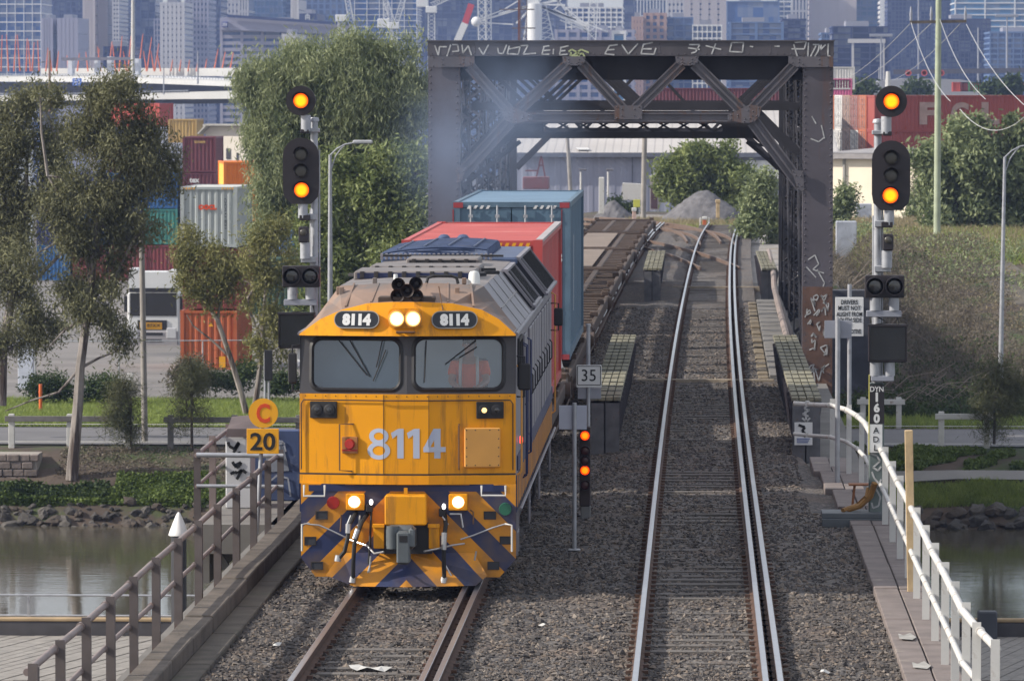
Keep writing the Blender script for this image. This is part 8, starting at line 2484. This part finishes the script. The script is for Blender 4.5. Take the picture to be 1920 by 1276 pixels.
# ================================================================ the city
YCITY = 1950.0
def CP(name, c, rough=.5, var=.06, spec=.5): return mat('city_' + name, c, rough, 0, var, .02, spec=spec)
CG = {'blue': CP('glass_blue', (.03, .085, .24), .2, .3), 'dark': CP('glass_dark', (.014, .03, .11), .25, .3), 'teal': CP('glass_teal', (.06, .17, .32), .2, .25), 'mid': CP('glass_mid', (.05, .09, .21), .2, .3)}
for _m in CG.values():
    t = _m.node_tree; N, L = t.nodes.new, t.links.new; bs = t.nodes['Principled BSDF']
    src_ = bs.inputs['Base Color'].links[0].from_socket
    tc = N('ShaderNodeTexCoord'); dv = N('ShaderNodeVectorMath'); dv.operation = 'DIVIDE'; dv.inputs[1].default_value = (1.7, 40, 3.1); L(tc.outputs['Object'], dv.inputs[0])
    fl = N('ShaderNodeVectorMath'); fl.operation = 'FLOOR'; L(dv.outputs[0], fl.inputs[0])
    wn = N('ShaderNodeTexWhiteNoise'); L(fl.outputs[0], wn.inputs['Vector'])
    rp = N('ShaderNodeValToRGB'); rp.color_ramp.elements[0].position = .45; rp.color_ramp.elements[0].color = (.0, .0, .0, 1); rp.color_ramp.elements[1].color = (.75, .75, .75, 1); L(wn.outputs['Value'], rp.inputs[0])
    mx = N('ShaderNodeMixRGB'); mx.inputs[2].default_value = (.22, .24, .28, 1); L(rp.outputs[0], mx.inputs[0]); L(src_, mx.inputs[1]); L(mx.outputs[0], bs.inputs['Base Color'])
CW = {'beige': CP('beige', (.43, .38, .37)), 'white': CP('white', (.66, .65, .64)), 'grey': CP('grey', (.27, .27, .31)), 'tan': CP('tan', (.40, .26, .21)), 'navy': CP('navy', (.025, .04, .12)), 'pale': CP('pale', (.52, .50, .50)), 'steel': CP('steel', (.10, .16, .30)), 'lav': CP('lav', (.30, .29, .36))}
def tower(label, u0, u1, vt, glass, wall, floor_px=16.8, bay_px=14, Y=YCITY, slab=.45, pier=.3, depth=30, solid=False, rnd=0.0):
    """glass core with floor slabs and piers standing proud of it"""
    if vt < -60: vt = -60
    p0, p1 = P(u0, 0, Y), P(u1, 0, Y)
    x0, x1 = p0.x, p1.x
    zt = P(0, vt, Y).z; zg = float(yardz(Y)) - 1
    t = thing('tower_block', label, 'building', ((x0 + x1) / 2, Y, zg))
    h = (x1 - x0) / 2; H = zt - zg
    b = MB(); b.box(-h + .25, h - .25, .35, depth - .35, 0, H); b.build('glass_core', CG[glass], t)
    fh = floor_px * Y / F_PX; n = int(H / fh)
    b0 = MB(); b0.box(-h, h, 0, depth, 0, fh * slab)
    src = None
    for i in range(n + 1):
        z = H - fh * slab - i * fh
        if z < H - 190 * Y / F_PX - 40 and src is not None: break
        if src is None: src = b0.build('floor_slab', CW[wall], t); src.location = (0, 0, z)
        else: share('floor_slab', src, t, (0, 0, z))
    if pier > 0:
        bw = bay_px * Y / F_PX; k = max(1, int(round(2 * h / bw)))
        bp = MB(); w_ = bw * pier / 2; bp.box(-w_, w_, -.12, .4, 0, H - .05)
        src2 = None
        for i in range(k + 1):
            x = -h + w_ + (2 * h - 2 * w_) * i / k
            if src2 is None: src2 = bp.build('pier', CW[wall], t); src2.location = (x, 0, 0)
            else: share('pier', src2, t, (x, 0, 0))
    if vt > -10:
        b = MB(); b.box(-h * .5, h * .3, 4, depth * .6, H, H + 1.2); b.build('roof_plant', CW['grey'], t)
    return t
T = tower
T('glass tower with curved white floor bands at the upper left corner', -20, 77, -60, 'blue', 'white', 16.8, 17, Y=1700, slab=.12, pier=.06)
T('plain lilac block left of the narrow dark gap', 77, 99, 34, 'dark', 'lav', 30, 8, Y=1680, slab=.97, pier=.9)
T('plain lilac block right of the narrow dark gap', 107, 146, 34, 'dark', 'lav', 30, 10, Y=1680, slab=.97, pier=.9)
T('dark blue gridded tower behind the plain lilac blocks', 76, 157, -60, 'dark', 'navy', 12, 12, slab=.25, pier=.25)
T('tall beige slab with few windows left of the dark glass', 155, 178, -60, 'dark', 'beige', 18, 9, Y=1850, slab=.93, pier=.8)
T('second beige slab beside the balconied strip', 183, 202, -60, 'dark', 'beige', 18, 9, Y=1860, slab=.93, pier=.8)
T('dark tower left of the balconied strip', 202, 212, -60, 'blue', 'steel', 12, 6, Y=1900, slab=.3, pier=.1)
T('narrow pale balconied tower in the upper left', 211, 223, -60, 'dark', 'pale', 8, 6, Y=1840, slab=.6, pier=.3)
T('blue glass tower right of the balconies', 223, 236, -60, 'dark', 'navy', 12, 6, Y=1900, slab=.3, pier=.1)
T('pale slim tower beside the tall white pole', 228, 244, -60, 'mid', 'beige', 14, 7, Y=1980, slab=.7, pier=.6)
T('plain dark blue tower right of the tall white pole', 252, 291, -60, 'dark', 'navy', 14, 14, slab=.12, pier=.05)
T('low dark building behind the freeway gantry', 193, 238, 87, 'dark', 'navy', 16, 10, Y=1200, slab=.4, pier=.3)
T('shaded blue block left of the small window tower', 288, 302, 35, 'blue', 'lav', 10, 6, slab=.4, pier=.4)
T('lilac apartment tower with small square windows', 300, 346, 5, 'dark', 'pale', 10.5, 9, Y=1780, slab=.62, pier=.66)
T('grey apartment tower with darker windows', 346, 391, -10, 'dark', 'lav', 10.5, 8, Y=1880, slab=.5, pier=.45)
T('dark tower behind the office block', 388, 414, -60, 'dark', 'navy', 12, 9, Y=2000, slab=.3, pier=.2)
T('cream tower above the office block', 424, 450, -60, 'mid', 'pale', 12, 9, Y=2050, slab=.6, pier=.5)
T('pale ribbed tower above the office block', 447, 466, -60, 'mid', 'pale', 40, 6, Y=2040, slab=.1, pier=.6)
T('teal glass tower above the office block', 465, 530, -60, 'teal', 'steel', 12, 8, Y=2100, slab=.25, pier=.15)
T('blue glass tower right of the teal one', 520, 560, -60, 'blue', 'steel', 13, 10, Y=2120, slab=.3, pier=.1)
of = T('wide low lilac office with a sloping roof and a square logo', 412, 610, 42, 'mid', 'lav', 12, 44, Y=1300, slab=.55, pier=.12)
oz = of.location
b = MB()
q = [P(412, 34, 1298), P(440, 30, 1298), P(520, 36, 1298), P(660, 48, 1298), P(660, 66, 1298), P(412, 56, 1298)]
b.prism([(p.x, p.z) for p in reversed(q)], 'y', 1298, 1312); b.build('roof_band', CW['lav'], of, True)
b = MB(); b.beam(P(426, 30, 1297), P(660, 46, 1297), 1, .7); b.build('roof_edge', CW['navy'], of, True)
b = MB(); p, q = P(416, 51, 1296), P(426, 41, 1296); b.box(p.x, q.x, 1296, 1298, p.z, q.z); lg = b.build('logo_panel', CP('logo_blue', (.06, .07, .25)), of, True)
strokes([[P(417 + i * 3, 43 + a, 1295.8), P(419.5 + i * 3, 46 + a, 1295.8), P(417 + i * 3, 49 + a, 1295.8)] for i in range(3) for a in (0,)], 'logo', SIGNWHITE, lg, .16, .1)
T('pale concrete core tower of a building site', 545, 560, 10 if 0 else -60, 'mid', 'pale', 20, 7, Y=1500, slab=.9, pier=.9)
sgb = T('dark box building with a white emblem on its face', 561, 594, 26, 'dark', 'navy', 16, 16, Y=1400, slab=.9, pier=.5)
strokes([[P(573, 38, 1398), P(573, 29, 1398), P(580, 29, 1398), P(580, 38, 1398)], [P(573, 33, 1398), P(580, 33, 1398)], [P(576.5, 26, 1398), P(576.5, 36, 1398)]], 'emblem', SIGNWHITE, sgb, .22, .1)
T('pale silo block rising over the pepper tree', 528, 556, 64, 'mid', 'pale', 40, 8, Y=1250, slab=.97, pier=.7)
T('pale low block beside the silo block', 560, 600, 46, 'mid', 'lav', 30, 12, Y=1320, slab=.95, pier=.6)
T('slanted glass tower left of the white lined site', 560, 668, -60, 'mid', 'steel', 11, 12, Y=2050, slab=.25, pier=.3)
T('unfinished tower with thin white floor edges behind the cranes', 664, 782, -60, 'blue', 'white', 11, 24, Y=1600, slab=.10, pier=.05)
T('dark blue tower right of the white tower crane', 780, 862, -60, 'dark', 'navy', 14, 18, Y=1950, slab=.15, pier=.06)
T('blue glass tower behind the red and white crane', 850, 905, -60, 'blue', 'steel', 9, 10, Y=1980, slab=.35, pier=.1)
T('deep blue tower behind the wheel legs', 905, 1062, -60, 'dark', 'navy', 14, 20, Y=2060, slab=.12, pier=.05)
T('white balconied apartment block right of the wheel', 1060, 1168, 14, 'mid', 'white', 9, 11, Y=1500, slab=.35, pier=.2)
T('low blue block below the white apartment block', 1040, 1190, 56, 'blue', 'lav', 14, 20, Y=1350, slab=.4, pier=.3)
T('small white framed block by the bridge top', 1147, 1174, 58, 'teal', 'white', 26, 25, Y=1300, slab=.25, pier=.18)
T('dark tower between white apartments and brick block', 1168, 1190, -60, 'dark', 'navy', 14, 12, Y=2000, slab=.15, pier=.05)
T('white ribbed tower behind the brick block', 1188, 1250, -60, 'mid', 'white', 30, 6, Y=2050, slab=.05, pier=.35)
T('brown brick block behind the top beam', 1184, 1206, 32, 'dark', 'tan', 12, 8, Y=1400, slab=.6, pier=.6)
T('taller brown brick block behind the top beam', 1206, 1250, 25, 'blue', 'tan', 12, 14, Y=1420, slab=.45, pier=.4)
T('blue flat block right of the brick block', 1248, 1300, 33, 'blue', 'steel', 12, 16, Y=1450, slab=.25, pier=.15)
T('white tower with a curved edge right of centre', 1250, 1284, -60, 'mid', 'pale', 12, 9, Y=1900, slab=.6, pier=.4)
T('large beige hotel with scattered windows', 1282, 1362, -60, 'dark', 'beige', 10, 18, Y=1850, slab=.7, pier=.72)
T('white framed balconies above the bridge beam', 1298, 1354, 47, 'mid', 'white', 12, 9, Y=1250, slab=.25, pier=.2)
T('solid blue slab building right of the hotel', 1362, 1462, 3, 'blue', 'steel', 60, 120, Y=1700, slab=.03, pier=.02)
T('low blue glazed hall in front of the blue slab', 1366, 1470, 42, 'mid', 'steel', 11, 52, Y=1300, slab=.2, pier=.1)
T('banded white and blue block right of the blue slab', 1456, 1484, -60, 'blue', 'white', 9, 14, Y=1880, slab=.3, pier=.1)
T('white wall tower beside the second beige hotel', 1484, 1520, -60, 'mid', 'pale', 40, 7, Y=1950, slab=.1, pier=.5)
T('second beige hotel with a blank wall', 1518, 1606, -60, 'dark', 'beige', 10, 22, Y=1900, slab=.72, pier=.78)
T('navy low block left of the white portal frame', 1466, 1512, 36, 'dark', 'navy', 12, 12, Y=1350, slab=.3, pier=.1)
T('blue grey tower between hotel and white slab', 1600, 1652, -60, 'teal', 'steel', 10, 12, Y=1920, slab=.3, pier=.15)
T('narrow white slab with balconies at upper right', 1650, 1668, -60, 'dark', 'white', 9, 12, Y=1880, slab=.6, pier=.8)
pf = T('dark navy building framed by a white portal', 1560, 1668, 50, 'dark', 'navy', 12, 40, Y=1150, slab=.2, pier=.08)
b = MB(); b.beam(P(1590, 77, 1140), P(1660, 77, 1140), .9, .9); b.beam(P(1599, 150, 1140), P(1599, 77, 1140), .5, .5); b.beam(P(1657, 150, 1140), P(1657, 77, 1140), .35, .35); b.build('white_frame', CW['pale'], pf, True)
T('big dark gridded tower behind the power pole', 1664, 1790, -60, 'dark', 'navy', 8, 7, Y=1750, slab=.25, pier=.22)
T('dark rounded block right of the power pole', 1760, 1858, 36, 'dark', 'navy', 9, 8, Y=1500, slab=.25, pier=.2)
T('glass podium with white roof lines at upper right', 1790, 1960, -60, 'teal', 'white', 11, 60, Y=1650, slab=.18, pier=.04)
T('pale banded low building at the right edge', 1856, 1960, 60, 'mid', 'steel', 10, 14, Y=1450, slab=.35, pier=.15)
T('small navy block left of the white portal frame foot', 1540, 1580, 62, 'blue', 'steel', 10, 10, Y=1250, slab=.3, pier=.15)

# cranes, wheel, lattice mast
CRW = CP('crane_white', (.68, .68, .68))
def lattice(b, p, q, w_, n, r_=.12):
    p, q = Vector(p), Vector(q)
    d = (q - p).normalized(); a = d.cross(Vector((0, 1, 0))).normalized(); c = Vector((0, 1, 0))
    cs = [a * w_ / 2 + c * w_ / 2, -a * w_ / 2 + c * w_ / 2, -a * w_ / 2 - c * w_ / 2, a * w_ / 2 - c * w_ / 2]
    for k in cs: b.beam(p + k, q + k, r_, r_)
    for i in range(n):
        e, f = p.lerp(q, i / n), p.lerp(q, (i + 1) / n)
        for j in range(4):
            k, l = cs[j], cs[(j + 1) % 4]
            b.beam(e + (k if i % 2 else l), f + (l if i % 2 else k), r_ * .7, r_ * .7)
def crane(label, u, v0, v1, Y, jibs, cw=None, w_=1.6):
    t = thing('tower_crane', label, 'crane', P(u, v0, Y))
    b = MB(); lattice(b, P(u, v0 + 40, Y), P(u, v1, Y), w_, 16); b.build('mast', CRW, t, True)
    for a, c in jibs:
        b = MB(); lattice(b, P(a[0], a[1], Y), P(c[0], c[1], Y), w_ * .7, 12); b.build('jib', CRW, t, True)
    if cw:
        b = MB(); p = P(cw[0], cw[1], Y); b.bbox(p.x - 1.4, p.x + 1.4, Y - 1, Y + 1, p.z - 1.1, p.z + 1.1, .1); b.build('counterweight', CRW, t, True)
    b = MB(); p = P(u, v1, Y); b.bbox(p.x - 1.3, p.x + 1.3, Y - 1.2, Y + 1.2, p.z - .6, p.z + 1.0, .1); b.build('turntable', CRW, t, True)
crane('white tower crane with a jib reaching right', 809, 95, 20, 1250, [((809, 10), (860, -14)), ((800, 6), (790, 4))], (792, 5))
crane('white crane with its mast top above the pepper tree', 738, 70, 50, 1250, [((724, 46), (722, -25)), ((724, 5), (738, 48)), ((742, 46), (762, -20))], (719, 44))
crane('white lattice boom leaning over the site', 640, 40, 36, 1200, [((662, 60), (646, -30))], None)
cr = thing('mobile_crane', 'red and white crane boom rising behind the portal corner', 'crane', P(860, 80, 900))
b = MB(); b.beam(P(857, 78, 900), P(872, 44, 900), 1.2, 1.2); b.build('boom', CRW, cr, True)
b = MB(); b.beam(P(872, 44, 900), P(884, 8, 900), 1.1, 1.1); b.build('boom_tip', CP('crane_red', (.5, .06, .08)), cr, True)
wl_ = thing('observation_wheel', 'white lattice legs and spokes of a giant observation wheel', 'wheel', P(1010, 80, 1300)); Y = 1300
b = MB()
for a, c, w_ in (((905, 80), (902, -40), 1.8), ((917, 80), (916, -40), 1.2), ((985, 78), (1003, 10), 3.2), ((1040, 78), (1012, 12), 3.2), ((1106, 78), (1116, -40), 2.0)): lattice(b, P(a[0], a[1] + 60, Y), P(c[0], c[1], Y), w_, 14, .22)
b.build('leg', CRW, wl_, True)
b = MB(); p = P(1003, 45, Y); b.cyl((p.x, Y - 2, P(0, 140, Y).z), (p.x, Y - 2, P(0, 8, Y).z), 1.9, n=14); b.build('centre_column', CRW, wl_, True)
b = MB(); p = P(1000, 8, Y); b.cyl((p.x, Y - 3, p.z), (p.x, Y + 3, p.z), 1.7, n=16); b.build('hub', CRW, wl_, True)
for u, v in ((893, 42), (935, 26), (968, 44), (965, -20), (984, -25), (1022, -25), (1045, -22), (1045, 2), (1080, 38), (1105, 58), (1100, 50), (1140, 60), (1060, 10)):
    b = MB(); b.beam(P(1003, 8, Y), P(u, v, Y), .42, .42); b.build('spoke', CRW, wl_, True)
b = MB()
for a, c in (((890, 40), (945, 18)), ((890, 42), (962, 46)), ((945, 18), (985, -6)), ((1045, 2), (1105, 52)), ((1045, 2), (1078, 40)), ((1045, 8), (1060, -10)), ((1060, 20), (1105, 58)), ((1040, 18), (1078, 38)), ((1035, 22), (1050, 8)), ((1090, 46), (1110, 64)), ((1070, 30), (1100, 60)), ((985, -8), (1045, 2)), ((1050, 38), (1108, 62))): b.beam(P(*a, Y), P(*c, Y), .3, .3)
b.build('rim_truss', CRW, wl_, True)
b = MB(); p = P(893, 41, Y); b.ell(p, 1.3, 1.2, 1.3, 12, 8); b.build('cabin', CRW, wl_, True)
lm = thing('lattice_mast', 'rusty lattice mast standing behind the portal beam', 'mast', P(973, 110, 420))
b = MB(); p, q = P(973, 150, 420), P(973, -30, 420); b.beam(p, q, .16, .16); b.build('post', mat('mast_rust', (.16, .07, .06), .8), lm, True)
b = MB(); lattice(b, P(982, 150, 420), P(982, -30, 420), .5, 12, .06); b.beam(P(936, 18, 420), P(1002, 18, 420), .1, .1); b.beam(P(960, 53, 420), P(1004, 53, 420), .1, .1); b.build('lattice', mat('mast_grey', (.14, .12, .14), .8), lm, True)

# ================================================================ exhaust smoke and the hazy air
def volume(name, c, dens, aniso=0.0):
    m = bpy.data.materials.new(name); m.use_nodes = True
    t = m.node_tree
    t.nodes.remove(t.nodes['Principled BSDF'])
    v = t.nodes.new('ShaderNodeVolumePrincipled')
    v.inputs['Color'].default_value = c + (1,)
    v.inputs['Density'].default_value = dens
    v.inputs['Anisotropy'].default_value = aniso
    t.links.new(v.outputs[0], t.nodes['Material Output'].inputs['Volume'])
    return m
HAZE = True
if HAZE:
    b = MB(); b.box(-1400, 1400, -30, 2600, -60, 62); b.build('haze', volume('haze_air', (.44, .58, 1.0), .000145), kind='stuff')
    b = MB(); b.ell((0, 0, 0), 1, 1, 1, 20, 14)
    sm = volume('smoke_air', (.50, .66, 1.0), .0)
    t = sm.node_tree; N, L = t.nodes.new, t.links.new
    v = next(n for n in t.nodes if n.type == 'PRINCIPLED_VOLUME')
    tc = N('ShaderNodeTexCoord'); ln = N('ShaderNodeVectorMath'); ln.operation = 'LENGTH'; L(tc.outputs['Object'], ln.inputs[0])
    nz = N('ShaderNodeTexNoise'); nz.inputs['Scale'].default_value = 1.7; nz.inputs['Detail'].default_value = 3; L(tc.outputs['Object'], nz.inputs['Vector'])
    mr = N('ShaderNodeMapRange'); mr.inputs['From Min'].default_value = 1.0; mr.inputs['From Max'].default_value = .15; mr.inputs['To Max'].default_value = .10; L(ln.outputs['Value'], mr.inputs[0])
    mr.interpolation_type = 'SMOOTHSTEP'
    nr = N('ShaderNodeMapRange'); nr.inputs['From Min'].default_value = .38; nr.inputs['From Max'].default_value = .62; L(nz.outputs[0], nr.inputs[0])
    mu = N('ShaderNodeMath'); mu.operation = 'MULTIPLY'; L(mr.outputs[0], mu.inputs[0]); L(nr.outputs[0], mu.inputs[1]); L(mu.outputs[0], v.inputs['Density'])
    o = b.build('exhaust_smoke', sm, kind='stuff'); o.location = P(915, 250, 119); o.scale = (2.8, 5.5, 3.3); o.rotation_euler = (0, rad(12), 0)
